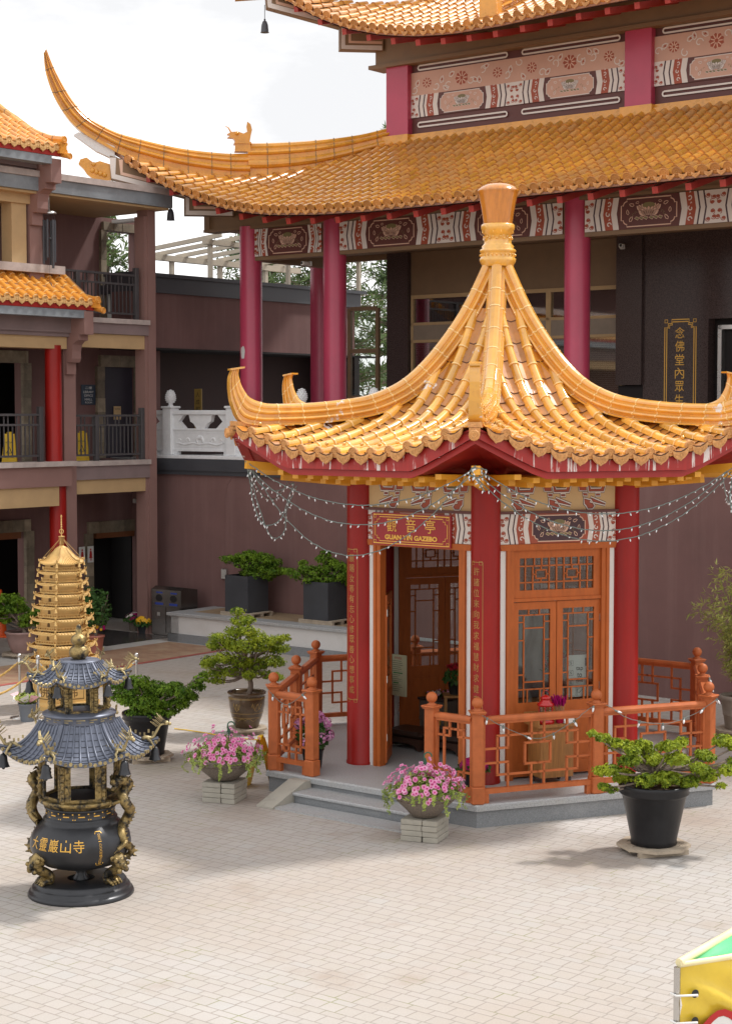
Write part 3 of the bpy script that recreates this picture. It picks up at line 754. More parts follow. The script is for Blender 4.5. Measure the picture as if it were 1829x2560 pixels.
for i, a in enumerate(FACES):
    n = dirv(a); tt = Vector((-n.y, n.x, 0))
    pt = lambda d, l: n*d+tt*l+Vector((0, 0, gz_(d, l)))
    tb = MB(); kb = MB(); eb = MB()
    # closed bed under the tiles
    NL, ND = 14, 16
    V = []
    for q in range(ND+1):
        d = .12+(EAVE-.12)*q/ND
        for j in range(NL+1):
            l = (2*j/NL-1)*d*math.tan(PI/6); p = pt(d, l); V.append(p-Vector((0, 0, .06)))
    tb.add(V, [(q*(NL+1)+j, q*(NL+1)+j+1, (q+1)*(NL+1)+j+1, (q+1)*(NL+1)+j) for q in range(ND) for j in range(NL)], 2)
    vis = i in (0, 1, 5, 2)
    for k in range(-7, 7):
        l = (k+.5)*PITCHG; d0 = abs(l)/math.tan(PI/6)+.10; d0 = max(d0, .32)
        if d0 > EAVE-.12: continue
        P = []; N = []
        for q in range(15):
            d = EAVE+(d0-EAVE)*q/14; p = pt(d, l); e = (pt(d+.02, l)-pt(d-.02, l)).normalized()
            P.append(p+Vector((0, 0, .004))); N.append(e.cross(tt).normalized()*(1 if e.cross(tt).z > 0 else -1))
        roll(tb, P, N, tt, .066, .27)
        out = (P[0]-P[1]).normalized(); capdisc(eb, P[0]+N[0]*.012, out, N[0], tt, .067, 0)
        e = P[0]+(P[1]-P[0]).normalized()*.17
        eb.sph(e+N[0]*.090, .024, 8, 1)
    for k in range(-6, 7):
        l = k*PITCHG; d0 = max(abs(l)/math.tan(PI/6)+.05, .3)
        s = EAVE+.015; hw = PITCHG/2-.03
        first = True
        while s > d0+.05:
            e = max(d0, s-.155)
            A = [pt(s, l-hw), pt(s, l), pt(s, l+hw)]; B = [pt(e, l-hw), pt(e, l), pt(e, l+hw)]
            up = Vector((0, 0, 1)); dz = (.006, -.022, .006)
            A = [p+up*(z+.010) for p, z in zip(A, dz)]; B = [p+up*(z-.006) for p, z in zip(B, dz)]
            tb.add(A+B, [(1,0,3,4),(2,1,4,5)], 3)
            C = [p-up*.016 for p in A]
            tb.add(A+C, [(0,1,4,3),(1,2,5,4)], 2)
            s = e
        p = pt(EAVE+.01, l)
        e = (pt(EAVE, l)-pt(EAVE-.05, l)).normalized(); lat = (pt(EAVE, l+.05)-pt(EAVE, l-.05)).normalized()
        dripplate(eb, p+Vector((0, 0, .0)), (n+Vector((0, 0, -.25))).normalized(), Vector((0, 0, 1)), lat, .215, .125, 0)
    t_o = tb.build('roof_tiles', [M['tile'], M['tile_lip'], M['tile_gap'], M['pan']], gaz)
    eb.build('eave_tile_ends', [M['cap'], M['tile']], t_o)
    # fascia, soffit, rafters
    fb = MB()
    def fz_(t): return .40*max(0, (abs(t)-.52)/.48)**1.05
    def board(d, top, bot, th, mi, w):
        NN = 20; V = []
        for q in range(NN+1):
            t = 2*q/NN-1; l = t*w; z = fz_(t)
            tp = top+z
            if mi == 1: tp = gz_(min(d, EAVE), max(-d*math.tan(PI/6), min(d*math.tan(PI/6), l)))-.035
            for dd, zz in ((d, tp),(d, bot+z),(d-th, bot+z),(d-th, tp)):
                k2 = w*(dd/d)
                V.append(n*dd+tt*(t*k2)+Vector((0, 0, zz)))
        F = [(q*4+j, q*4+(j+1) % 4, (q+1)*4+(j+1) % 4, (q+1)*4+j) for q in range(NN) for j in range(4)]
        fb.add(V, F, mi)
    board(3.12, 4.17, 4.055, .05, 1, 3.12*math.tan(PI/6))
    board(3.055, 4.05, 3.975, .08, 0, 3.055*math.tan(PI/6))
    fb.build('fascia', [M['fascia'], M['drips']], gaz)
    sb = MB(); V = []
    for q in range(9):
        t = 2*q/8-1
        for d, z in ((3.0, 4.0+fz_(t)), (2.2, 3.99+fz_(t)*.5), (1.6, 3.95)):
            V.append(n*d+tt*(t*d*math.tan(PI/6))+Vector((0, 0, z)))
    sb.add(V, [(q*3+j, (q+1)*3+j, (q+1)*3+j+1, q*3+j+1) for q in range(8) for j in range(2)])
    sb.build('soffit', M['fascia'], gaz)
    for tier, (d1, z0, z1, off) in enumerate(((2.93, 3.925, 3.985, 0), (2.55, 3.855, 3.925, .5))):
        for k in range(-5, 6):
            l = (k+off)*.235
            if abs(l) > d1*math.tan(PI/6)-.12: continue
            t = abs(l)/(d1*math.tan(PI/6)); lift = max(0, (t-.62)/.38)*.20*(1 if tier == 0 else .5)
            rb = MB(); f2 = facefn(a, 0)
            dm = max(1.66, abs(l)/math.tan(PI/6)+.02)
            w_ = .042
            V = [f2(l+x, z0+zz, dd) for dd, li in ((dm, 0), (d1, lift)) for x, zz in ((-w_, li),(w_, li),(w_, li+z1-z0),(-w_, li+z1-z0))]
            rb.add(V, [(3,2,1,0),(4,5,6,7),(0,1,5,4),(1,2,6,5),(2,3,7,6),(3,0,4,7)])
            rb.build('rafter', M['rafter'], gaz)
def sweep(mb, B, T, side, prof, scale=None, seg=0, mj=1, mi=0):
    """band between bottom line B and top line T; prof = [(half width, height 0..1)]"""
    full = [(s, h) for s, h in prof]+[(-s, h) for s, h in reversed(prof[:-1])]
    m = len(full); V = []
    for i, (b, t) in enumerate(zip(B, T)):
        k = scale[i] if scale else 1.0
        for s, h in full: V.append(b+(t-b)*h+side*s*k)
    F = [(q*m+j, q*m+j+1, (q+1)*m+j+1, (q+1)*m+j) for q in range(len(B)-1) for j in range(m-1)]
    F += [(q*m+m-1, q*m, (q+1)*m, (q+1)*m+m-1) for q in range(len(B)-1)]
    mb.add(V, F, mi, False); mb.add(V[:m], [tuple(range(m))], mi); mb.add(V[-m:], [tuple(range(m-1, -1, -1))], mi)
    if seg:
        acc = 0
        for i in range(1, len(B)-1):
            acc += (B[i]-B[i-1]).length
            if acc >= seg:
                acc = 0; k = scale[i] if scale else 1.0
                d = (B[i+1]-B[i]).normalized()*.009; W = []
                for e in (-1, 1):
                    for s, h in full: W.append(B[i]+d*e+(T[i]-B[i])*(h*1.012 if h > .05 else h)+side*s*k*1.03)
                mb.add(W, [(j, j+1, m+j+1, m+j) for j in range(m-1)], mj)
RPROF = [(.125,0),(.125,.07),(.08,.09),(.08,.2),(.115,.225),(.127,.29),(.115,.355),(.075,.38),(.075,.5),(.098,.525),(.107,.59),(.098,.655),(.060,.68),(.060,.74),(.068,.80),(.064,.88),(.044,.96),(0,1.0)]
for i, a in enumerate(VERTS):
    d = dirv(a); side = Vector((-d.y, d.x, 0)); P = lambda R, z: d*R+Vector((0, 0, z))
    B = []; T = []; sc = []
    for q in range(40):
        R = .2+(3.02-.2)*(q/39)**1.1
        e = (ridge_z(R+.02)-ridge_z(R-.02))/.04; nl = math.sqrt(1+e*e)
        T.append(P(R, ridge_z(R))); B.append(P(R+e/nl*.26, ridge_z(R)-.26/nl)); sc.append(1.0)
    cb = smooth_path([(3.02,4.565,0),(3.28,4.56,0),(3.50,4.61,0),(3.60,4.80,0),(3.635,4.97,0),(3.635,5.13,0),(3.60,5.235,0)], 4)
    ct = smooth_path([(3.02,4.825,0),(3.18,4.835,0),(3.36,4.90,0),(3.455,5.02,0),(3.495,5.12,0),(3.51,5.20,0),(3.50,5.25,0)], 4)
    for k, (b, t_) in enumerate(zip(cb[1:], ct[1:])):
        B.append(P(b.x, b.y)); T.append(P(t_.x, t_.y)); sc.append(lerp(.86, .46, min(1, k/14)))
    mb = MB(); sweep(mb, B, T, side, RPROF, sc, .27)
    # flat lip on the curled tip and the shoe under it
    tip = (B[-1]+T[-1])/2
    mb.T = None
    dd = (B[-1]-T[-1]).normalized()
    V = [T[-1]-dd*.05+side*x+Vector((0, 0, z)) for z in (0, .022) for x in (-.07, .07)]+[B[-1]+dd*.03+side*x+Vector((0, 0, z)) for z in (.0, .022) for x in (-.06, .06)]
    mb.add(V, [(0,1,3,2),(4,6,7,5),(0,2,6,4),(1,5,7,3),(2,3,7,6),(0,4,5,1)], 0)
    r_o = mb.build('roof_ridge', [M['ridgeglaze'], M['tile_lip']], gaz)
    mb = MB()
    mb.ob(P(3.28, 4.56), P(3.60, 4.585), .15, .06); mb.ob(P(3.5, 4.51), P(3.63, 4.51), .12, .08)
    cc = P(3.665, 4.47); capdisc(mb, cc, d, Vector((0,0,1)), side, .062, 0)
    mb.tube([P(3.40, 4.52), P(3.67, 4.47)], .058, 10)
    mb.build('ridge_shoe', M['cap'], r_o)
    # corner rafter below the eave
    mb = MB()
    mb.ob(P(1.9, 3.93), P(3.42, 4.08), .10, .10); mb.ob(P(1.9, 3.83), P(2.95, 3.93), .11, .10)
    mb.build('corner_rafter', M['rafter'], gaz)
mb = MB()
FIN = [(.20,6.60),(.235,6.665),(.238,6.70),(.222,6.712),(.226,6.78),(.238,6.79),(.232,6.815),(.205,6.83),(.210,6.86),(.186,6.885),(.178,6.90),(.178,7.01),(.198,7.02),(.205,7.06),(.218,7.075),(.220,7.125),(.205,7.145),(.186,7.15)]
mb.lathe(FIN, 24, cap=False)
for k in range(24):
    a = 2*PI*k/24; mb.sph((.226*math.cos(a), .226*math.sin(a), 6.745), .016, 6); mb.sph((.181*math.cos(a), .181*math.sin(a), 6.955+.02*(k % 2)), .018, 6)
    if k % 2: mb.ob((.19*math.cos(a), .19*math.sin(a), 7.03), (.19*math.cos(a), .19*math.sin(a), 7.07), .02, .03)
o = mb.build('finial_collar', M['tile'], gaz)
mb = MB(); mb.lathe([(.186,7.15),(.20,7.25),(.225,7.40),(.250,7.51),(.262,7.555),(.268,7.568),(.262,7.58),(.23,7.615),(.16,7.65),(.08,7.665),(.001,7.67)], 32)
mb.build('finial', mat('orange glazed finial', (.56,.20,.018), .22, var=.2, stretch=(6,6,.6), coat=.6), gaz)
# ceiling inside
mb = MB(); hexprism(mb, 1.85, 3.86, 3.9); mb.build('ceiling', M['brownbeam'], gaz)

# sign over the open door
sg_ = thing('gazebo_sign', 'red name board with gold characters and gold fret border over the open gazebo door', 'sign', GC, ROT)
fn = facefn0(-90, AP+.10, 3.275)
mb = MB(); cx = -.09; w2, h2 = .60, .20
mb.prism([(cx-w2,-h2),(cx+w2,-h2),(cx+w2,h2),(cx-w2,h2)], fn, -.03, 0.0); mb.build('board', M['signred'], sg_)
mb = MB()
for k, ch in enumerate('觀音亭'):
    text_mesh(ch, .2, lambda a, b, d, k=k: fn(a+cx-.295+k*.295+.0, b+.052, d), mb, 0, .006, cell=(.152, .165))
text_mesh('GUAN YIN GAZEBO', .1, lambda a, b, d: fn(a+cx, b-.098, d), mb, 0, .006, bold=.0045, cell=(.80, .062))
mb.build('lettering', M['gold'], sg_)
mb = MB()
for kk, ins in ((0, .022), (1, .05)):
    W_, H_ = w2-ins, h2-ins; q = .085-.02*kk
    P = []
    for sx, sy in ((1,1),(-1,1),(-1,-1),(1,-1)):
        c = [(W_, H_-q),(W_-q*.5, H_-q),(W_-q*.5, H_-q*.5),(W_-q, H_-q*.5),(W_-q, H_)]
        if kk == 0: c = [(W_, H_)]
        c = [(x*sx, y*sy) for x, y in c]
        if sx*sy < 0: c.reverse()
        P += c
    mb.ribbon([(cx+x, y) for x, y in P], .009 if kk else .012, fn, .005, 0)
for sx in (-1, 1):
    for sy in (-1, 1):
        X, Y = cx+sx*(w2-.045), sy*(h2-.045)
        mb.ribbon([(X-.016, Y-.016),(X+.016, Y-.016),(X+.016, Y+.016),(X-.016, Y+.016)], .007, fn, .005, 0)
mb.build('border', M['gold'], sg_)
# ------------------------------------------------------------------ railings round the platform
LONG = mirror([(0,.61,.22,.61),(.12,.2,.12,.8),(.22,.61,.22,1),(.12,.8,.5,.8),(0,.39,.22,.39),(.22,0,.22,.39),(.12,.2,.5,.2),(.44,.66,.44,1),(.44,0,.44,.34),(.38,.34,.38,.66),(.38,.66,.5,.66),(.38,.34,.5,.34)])
SHORT = mirror([(0,.77,.37,.77),(.37,.77,.37,1),(.2,.13,.2,.88),(.2,.88,.5,.88),(0,.23,.37,.23),(.37,0,.37,.23),(.2,.13,.5,.13)])
PR = 3.07
def rail_post(par, p, rz, gap_side=False):
    mb = MB(); z0 = PZ
    mb.bb(-.075,.075,-.075,.075,z0,z0+.20,.012); mb.bb(-.066,.066,-.066,.066,z0+.20,1.31,.012)
    mb.bb(-.082,.082,-.082,.082,1.295,1.312,.004); mb.bb(-.095,.095,-.095,.095,1.312,1.335,.008)
    mb.lathe([(.06,1.335),(.06,1.345),(.035,1.358),(.032,1.372)], 16)
    o = mb.build('post', M['rail'], par, (p[0], p[1], 0), rz)
    b = MB(); b.sph((0,0,1.425), .066, 16); b.build('ball_finial', M['rail'], o)
    return o
def rail_panel(par, p0, p1, pat):
    p0 = Vector(p0); p1 = Vector(p1); d = (p1-p0).normalized(); L = (p1-p0).length; n = Vector((d.y, -d.x, 0))
    fn = lambda a, b, dd: tuple(p0+d*a+n*dd+Vector((0, 0, b)))
    mb = MB(); m = .066
    pr = [(-.05,1.21),(-.05,1.235),(-.03,1.262),(.03,1.262),(.05,1.235),(.05,1.21)]
    V = [fn(a, z, q) for a in (m, L-m) for q, z in pr]
    mb.add(V, [(0,1,2,3,4,5),(11,10,9,8,7,6)]+[(i, i+6, (i+1) % 6+6, (i+1) % 6) for i in range(6)])
    mb.prism([(m,1.175),(L-m,1.175),(L-m,1.212),(m,1.212)], fn, -.03, .03)
    mb.prism([(m,.375),(L-m,.375),(L-m,.432),(m,.432)], fn, -.035, .035)
    mb.prism([(m,.432),(m+.022,.432),(m+.022,1.18),(m,1.18)], fn, -.025, .025); mb.prism([(L-m-.022,.432),(L-m,.432),(L-m,1.18),(L-m-.022,1.18)], fn, -.025, .025)
    for a in (m, L-m-.07): mb.prism([(a,PZ),(a+.07,PZ),(a+.07,.40),(a,.40)], fn, -.03, .03)
    bars(mb, fn, pat, m+.02, L-m-.02, .43, 1.18, .024, -.014, .014)
    return mb.build('lattice_panel', M['rail'], par)
def hexpt(i, R=PR):
    a = VERTS[i % 6]; return Vector((R*math.cos(R_(a)), R*math.sin(R_(a)), 0))
def rail_run(root, pts, kinds):
    for q, p in enumerate(pts):
        a = (pts[min(q+1, len(pts)-1)]-pts[max(q-1, 0)]); rail_post(root, p, math.atan2(a.y, a.x))
    for p, q, k in zip(pts, pts[1:], kinds): rail_panel(root, p, q, k)
# order of corners: 0 left, 1 front, 2 right, 3 far right, 4 far, 5 far left
rl = thing('railing', 'orange lattice railing left of the steps, running round behind the gazebo', 'railing', GC, ROT)
L0, F0 = hexpt(0), hexpt(1); dl = (F0-L0).normalized()
m5 = (hexpt(5)+L0)/2
rail_run(rl, [L0+dl*.62, L0, m5, hexpt(5), (hexpt(5)+hexpt(4))/2, hexpt(4)], [SHORT, LONG, LONG, LONG, LONG])
rr = thing('railing', 'orange lattice railing right of the steps, with the long panels before the closed doors', 'railing', GC, ROT)
m1 = (hexpt(1)+hexpt(2))/2; m2 = (hexpt(2)+hexpt(3))/2; m3 = (hexpt(3)+hexpt(4))/2
rail_run(rr, [L0+dl*2.43, F0, m1, hexpt(2), m2, hexpt(3), m3], [SHORT, LONG, LONG, LONG, LONG, LONG])

# ------------------------------------------------------------------ temple hall
hall = thing('temple_hall', 'large two tier temple hall with magenta columns and sweeping orange tiled roofs', 'temple', (OX.x, OX.y, 0), ROT)
HV = 1.5
hfn = lambda v, zc=0.0: (lambda a, b, d: (a, v-d, b+zc))
# terrace
mb = MB(); mb.bx(-.6, 7.0, .58, 9, 0, 3.38, 0); mb.bx(-.6, 6.9, .52, 9, 3.38, 3.47, 1); mb.bx(-.6, 6.9, .49, 9, 3.47, 3.72, 1)
mb.bx(7.0, 24, -.85, 9, 0, 3.70, 0)
mb.build('terrace_wall', [M['brown'], M['slate']], hall)
mb = MB(); mb.tube([(1.45,.575,.6),(1.45,.575,2.9),(1.50,.575,3.2),(1.62,.575,3.33)], .012, 6); mb.build('conduit', M['brown'], hall)
mb = MB(); mb.bb(1.37,1.52,.50,.578,1.2,1.42,.012); mb.build('junction_box', M['steel'], hall)
# columns
for u, v in ((1.36,HV),(3.67,HV),(9.45,HV),(15.2,HV),(.97,4.3)):
    mb = MB(); mb.lathe([(.30,3.72),(.30,3.85),(.26,3.92),(.24,4.0),(.24,8.66)], 32, (u, v, 0)); mb.build('column', M['magenta'], hall)
    if v == HV and u < 2:
        q = MB(); P = blob(0, 5.96, .11, .62, 5, 22); cxx = u
        f = lambda a, b, d: (cxx+(.243+d)*math.cos(R_(-98)+a/.243), HV+(.243+d)*math.sin(R_(-98)+a/.243), b)
        P2 = [(x, 5.98+(y-5.96)*1.35) for x, y in P]; q.flat(P2, f, .001); q.build('bare_patch', M['granitelight'], hall)
# painted beams between columns
def hall_panel(u0, u1, v, z0, z1, meds, mm, inn, nm='painted_panel'):
    pb = MB(); w = (u1-u0)/len(meds)
    for k, md in enumerate(meds):
        c = u0+w*(k+.5); f0 = hfn(v)
        beam_panel(pb, lambda a, b, d, c=c: f0(a+c, b+(z0+z1)/2, d), w, z1-z0, md, mm, inn, .004)
    return pb.build(nm, PM(), hall)
hall_panel(1.60, 3.43, HV-.14, 8.01, 8.585, [1.06], 0, 3)
hall_panel(3.91, 9.21, HV-.14, 8.01, 8.585, [1.15, 1.15], 0, 3)
hall_panel(9.69, 14.96, HV-.14, 8.01, 8.585, [1.15, 1.15], 0, 3)
hall_panel(15.44, 20.0, HV-.14, 8.01, 8.585, [1.15, 1.15], 0, 3)
mb = MB()
mb.bx(.30, 24, HV-.16, HV+.16, 8.66, 9.0); mb.bx(.15, 24, HV-.19, HV+.19, 8.60, 8.66); mb.bx(1.4, 24, HV-.11, HV+.15, 7.93, 8.60)
mb.bx(.18, .34, HV-.2, HV+6, 8.66, 9.0)
mb.bx(1.25, 1.47, HV+.17, 4.2, 7.95, 8.6)
mb.build('beam', M['brownbeam'], hall)
mb = MB(); mb.bx(1.3, 24, HV+.15, 4.6, 8.22, 8.30); mb.build('gallery_ceiling', M['brownbeam'], hall)
# roofs
def eave_z(u): return 8.66+.096*max(0, 3.97-u)**1.65
def make_roof(dz, ve, vt, uc, zt, umax, u0, vis_s=1.0, flare=True, lift=1.0):
    """tiled slope facing the court; hip at u = v + uc"""
    def ev(u): return ve-(.26*max(0, (2.6-u+u0)/4.0)**1.5 if flare else 0)
    def ez(u): return interp(dz, u)+.10
    def surf(u, s):
        v0 = ev(u); z0 = ez(u)
        return Vector((u, v0+(vt-v0)*s, z0+(zt-z0)*(.72*s+.28*s*s)))
    return ev, ez, surf
def tile_roof(surf, ev, uc, vt, us, pitch, seg, r, par, name='roof_tiles', smax=1.0):
    tb = MB(); eb = MB(); sd = Vector((1, 0, 0))
    for u in us:
        v0 = ev(u); vh = u-uc      # the hip
        s1 = min(smax, (min(vt, 1e9)-v0)/(vt-v0)); s0 = 0.0
        if vh < vt: s1 = min(s1, (vh-v0)/(vt-v0)+.03)
        if s1 < .06: continue
        K = 9; P = []; N = []
        for q in range(K+1):
            s = s0+(s1-s0)*q/K; p = surf(u, s); e = (surf(u, s+.01)-surf(u, s-.01)).normalized()
            N.append(sd.cross(e).normalized() if sd.cross(e).z > 0 else e.cross(sd).normalized()); P.append(p)
        roll(tb, P, N, sd, r, seg, n=6, taper=.80)
        out = (P[0]-P[1]).normalized(); capdisc(eb, P[0]+N[0]*.012+Vector((0,-.06,0)), Vector((0,-1,.1)).normalized(), N[0], sd, r*1.12, 0)
        uu = u+pitch/2; s = 0.0; hw = pitch/2-.05
        stp = seg*.55/((surf(u, 1)-surf(u, 0)).length)
        while s < s1-.01:
            e2 = min(s1, s+stp)
            A = [surf(uu-hw, s), surf(uu+hw, s)]; B = [surf(uu-hw, e2), surf(uu+hw, e2)]; up = Vector((0,0,1))
            A = [p+up*.006 for p in A]; B = [p-up*.004 for p in B]; C = [p-up*.03 for p in A]
            tb.add(A+B+C, [(0,1,3,2)], 2); s = e2
        dripplate(eb, surf(uu, 0)+Vector((0,-.065,-.015)), Vector((0,-1,0)), Vector((0,0,1)), (surf(uu+.05, 0)-surf(uu-.05, 0)).normalized(), pitch*.7, .10, 1)
    o = tb.build(name, [M['htile'], M['htile_lip'], M['hgap']], par)
    eb.build('eave_tile_ends', [M['htile_lip'], M['cap']], o)
    return o
UC = -.14
ev1, ez1, sf1 = make_roof([(-1.4,10.50),(-.76,10.18),(-.6,10.10),(-.11,9.80),(.51,9.47),(1.12,9.20),(1.73,8.98),(2.34,8.81),(2.94,8.69),(3.54,8.61),(4.7,8.54),(5.95,8.51),(8.5,8.52),(13.4,8.58)], -.30, 3.55, UC, 10.48, 24, 0.0)
us = [-.98+.232*k for k in range(96)]
tile_roof(sf1, ev1, UC, 3.55, us, .232, .33, .084, hall)
def roof_bed(surf, ev, uc, vt, ua, ub, name, drop, th):
    mb = MB(); NU, NS = 70, 8; V = []
    for i in range(NU+1):
        u = ua+(ub-ua)*i/NU; v0 = ev(u); vh = u-uc-.0
        s1 = max(.005, min(1.0, (vh-v0)/(vt-v0)+.02))
        for j in range(NS+1): V.append(surf(u, s1*j/NS)-Vector((0,0,drop)))
    n1 = NS+1
    mb.add(V, [(i*n1+j, (i+1)*n1+j, (i+1)*n1+j+1, i*n1+j+1) for i in range(NU) for j in range(NS)], 0)
    # eave board
    W = []
    for i in range(NU+1):
        p = V[i*n1]
        for dy, dz in ((-.02,.0),(-.02,-.05),(.0,-.085),(.10,-.085)): W.append(p+Vector((0,dy,dz)))
    mb.add(W, [(i*4+j, i*4+j+1, (i+1)*4+j+1, (i+1)*4+j) for i in range(NU) for j in range(3)], 1)
    # soffit
    X = []
    for i in range(NU+1):
        p = V[i*n1]; q = V[i*n1+NS]
        for f in (.0, .5, 1.0):
            r = p.lerp(q, f*min(1, 2.0/max(.01, abs(q.y-p.y)))) if abs(q.y-p.y) > .01 else p
            X.append(Vector((r.x, r.y+.02, r.z-.11-.05*f)))
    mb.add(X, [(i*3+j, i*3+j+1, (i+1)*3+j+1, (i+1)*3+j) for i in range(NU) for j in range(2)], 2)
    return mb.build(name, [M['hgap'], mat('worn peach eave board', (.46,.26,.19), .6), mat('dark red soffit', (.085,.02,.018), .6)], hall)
roof_bed(sf1, ev1, UC, 3.55, -1.25, 24, 'roof_bed', .02, .1)
# far slope beyond the hip, facing away from the court
mb = MB(); V = []
for i in range(13):
    k = -2.1+i*(2.15+2.1)/12; u = 1.36+k; v = 1.5+k; z = interp([(-2.1,9.72),(-1,9.62),(0,9.75),(2.15,10.48)], k)
    V += [Vector((u, v, z)), Vector((u-(u+1.3)*.98, 8, z-.55*(z-9.0)-.3))]
mb.add(V, [(2*i, 2*i+1, 2*i+3, 2*i+2) for i in range(12)]); mb.build('far_slope', M['hgap'], hall)
for u in [ -.55+.625*k for k in range(38)]:
    mb = MB(); z0 = ez1(u); zz = z0-.21
    mb.ob((u, ev1(u)+.16, zz), (u, HV-.1, zz+.35+ (8.85-zz)*.25), .11, .12); mb.build('rafter', M['rafterred'], hall)
# hip ridge with the great upswept horn
side = Vector((1,-1,0)).normalized()
hp = lambda k, z: Vector((1.36+k, 1.5+k, z))
TT = smooth_path([(2.2,10.86,0),(1.66,10.66,0),(.98,10.52,0),(.35,10.45,0),(-.05,10.43,0)], 5)
BB = smooth_path([(2.2,10.28,0),(1.66,10.04,0),(.98,9.74,0),(.35,9.60,0),(-.02,9.58,0)], 5)
HPROF = [(.17,0),(.17,.16),(.09,.19),(.09,.36),(.14,.385),(.175,.44),(.175,.50),(.14,.555),(.085,.58),(.085,.69),(.12,.71),(.138,.755),(.12,.80),(.07,.82),(.07,.86),(.082,.91),(.055,.975),(0,1.0)]
mb = MB(); sweep(mb, [hp(p.x, p.y) for p in BB], [hp(p.x, p.y) for p in TT], side, HPROF, None, .40)
hr = mb.build('hip_ridge', [M['ridge'], M['joint']], hall)
TT = smooth_path([(-.02,10.22,0),(-.38,10.21,0),(-1.05,10.30,0),(-1.72,10.50,0),(-2.05,10.64,0),(-2.38,10.90,0),(-2.64,11.27,0),(-2.87,11.83,0),(-3.005,12.30,0)], 6)
BB = smooth_path([(-.0,9.60,0),(-.38,9.62,0),(-1.05,9.76,0),(-1.78,10.04,0),(-2.15,10.29,0),(-2.58,10.67,0),(-2.86,11.19,0),(-3.01,11.75,0),(-3.045,12.20,0)], 6)
sc = [1.0 if i < 30 else lerp(1, .75, (i-30)/18) for i in range(len(TT))]
mb = MB(); sweep(mb, [hp(p.x, p.y) for p in BB], [hp(p.x, p.y) for p in TT], side, HPROF, sc, .40)
mb.build('horn', [M['ridge'], M['joint']], hr)
mb = MB(); P = [(-2.02,10.02),(-2.02,10.3),(-2.55,10.58),(-2.62,10.52),(-2.3,10.2)]
mb.prism([(x, y) for x, y in P], lambda a, b, d: tuple(hp(a, b)+side*d), -.12, .12); mb.build('horn_web', M['granitelight'], hr)
# little dragon on the ridge
mb = MB(); o = Vector((1.36-.12, 1.5-.12, 10.24)); ax = Vector((1,1,0)).normalized()
f = lambda a, b, d: tuple(o+ax*a+Vector((0,0,b))+side*d)
mb.prism([(-.17,.0),(.17,0),(.16,.16),(-.16,.16)], f, -.13, .13); mb.prism([(-.19,.16),(.19,.16),(.17,.2),(-.17,.2)], f, -.15, .15)
mb.prism([(-.14,.2),(.15,.2),(.17,.33),(.2,.46),(.17,.58),(.1,.63),(.08,.52),(.1,.42),(.02,.38),(-.1,.42),(-.24,.41),(-.33,.36),(-.25,.34),(-.32,.29),(-.2,.28)], f, -.09, .09)
mb.sph(f(-.12,.38,.09), .045, 8); mb.sph(f(-.12,.38,-.09), .045, 8)
mb.tube([f(-.24,.4,.03), f(-.3,.5,.05), f(-.36,.53,.05)], [.018,.013,.006], 6)
mb.build('ridge_dragon', M['ridge'], hr)
# corner beam with white outline, dragon head
f = lambda a, b, d: tuple(hp(a, b)+side*d)
CB = [(-2.09,10.10),(-2.08,9.62),(-1.0,9.25),(-1.0,8.88),(-.26,8.88),(-.26,9.3),(-.9,9.6),(-1.7,9.95)]
mb = MB(); mb.prism(CB, f, -.14, .14, 0)
for d in (.145, -.145):
    low = [(-2.05,10.06),(-2.04,9.67),(-.95,9.30),(-.95,8.93),(-.28,8.93)]
    mb.ribbon(low, .10, f, d, 1, closed=False)
    lo2 = [(-1.93,10.02),(-1.92,9.73),(-.84,9.36),(-.84,9.04),(-.28,9.04)]; mb.ribbon(lo2, .06, f, d, 2, closed=False)
mb.build('corner_beam', [M['brownbeam'], M['pwhite'], M['ppeach']], hall)
mb = MB(); mb.prism([(-.02,-.02),(-.02,.30),(.20,.37),(.32,.33),(.46,.44),(.58,.40),(.62,.30),(.52,.20),(.46,.10),(.34,.0),(.2,-.06)], lambda a, b, d: tuple(hp(-2.09-a*.75, 9.62+b)+side*d), -.10, .10)
for d in (-.1, .1):
    mb.sph(tuple(hp(-2.09-.24, 9.62+.30)+side*d), .05, 8); mb.sph(tuple(hp(-2.09-.4, 9.62+.36)+side*d*.7), .04, 8)
    for j in range(4): mb.sph(tuple(hp(-2.09-.08-.06*j, 9.62+.08+.03*j)+side*d), .055, 8)
mb.build('dragon_head', M['ridge'], hall)
def bell(name, label, loc):
    b = thing(name, label, 'bell', loc, 0, 'wind bells under the hall eaves')
    mb = MB(); mb.lathe([(.095,.04),(.083,.055),(.078,.12),(.07,.2),(.045,.27),(.018,.292),(.001,.30)], 14); mb.build('bell_body', M['slate'], b)
    q = MB(); q.tube([(0,0,.29),(0,0,.62)], .008, 6); q.sph((0,0,.31), .022, 8); q.build('hanger', M['slate'], b)
    return b
Wp = lambda u, v, z: tuple(UV(u, v, z))
bell('wind_bell', 'small grey wind bell below the lower corner beam, beside the left wing roof', Wp(1.36-1.2, 1.5-1.2, 8.74))
bell('wind_bell', 'small grey wind bell hanging from the upper roof corner against the sky', Wp(1.36+.22, 1.5+.22, 12.72))
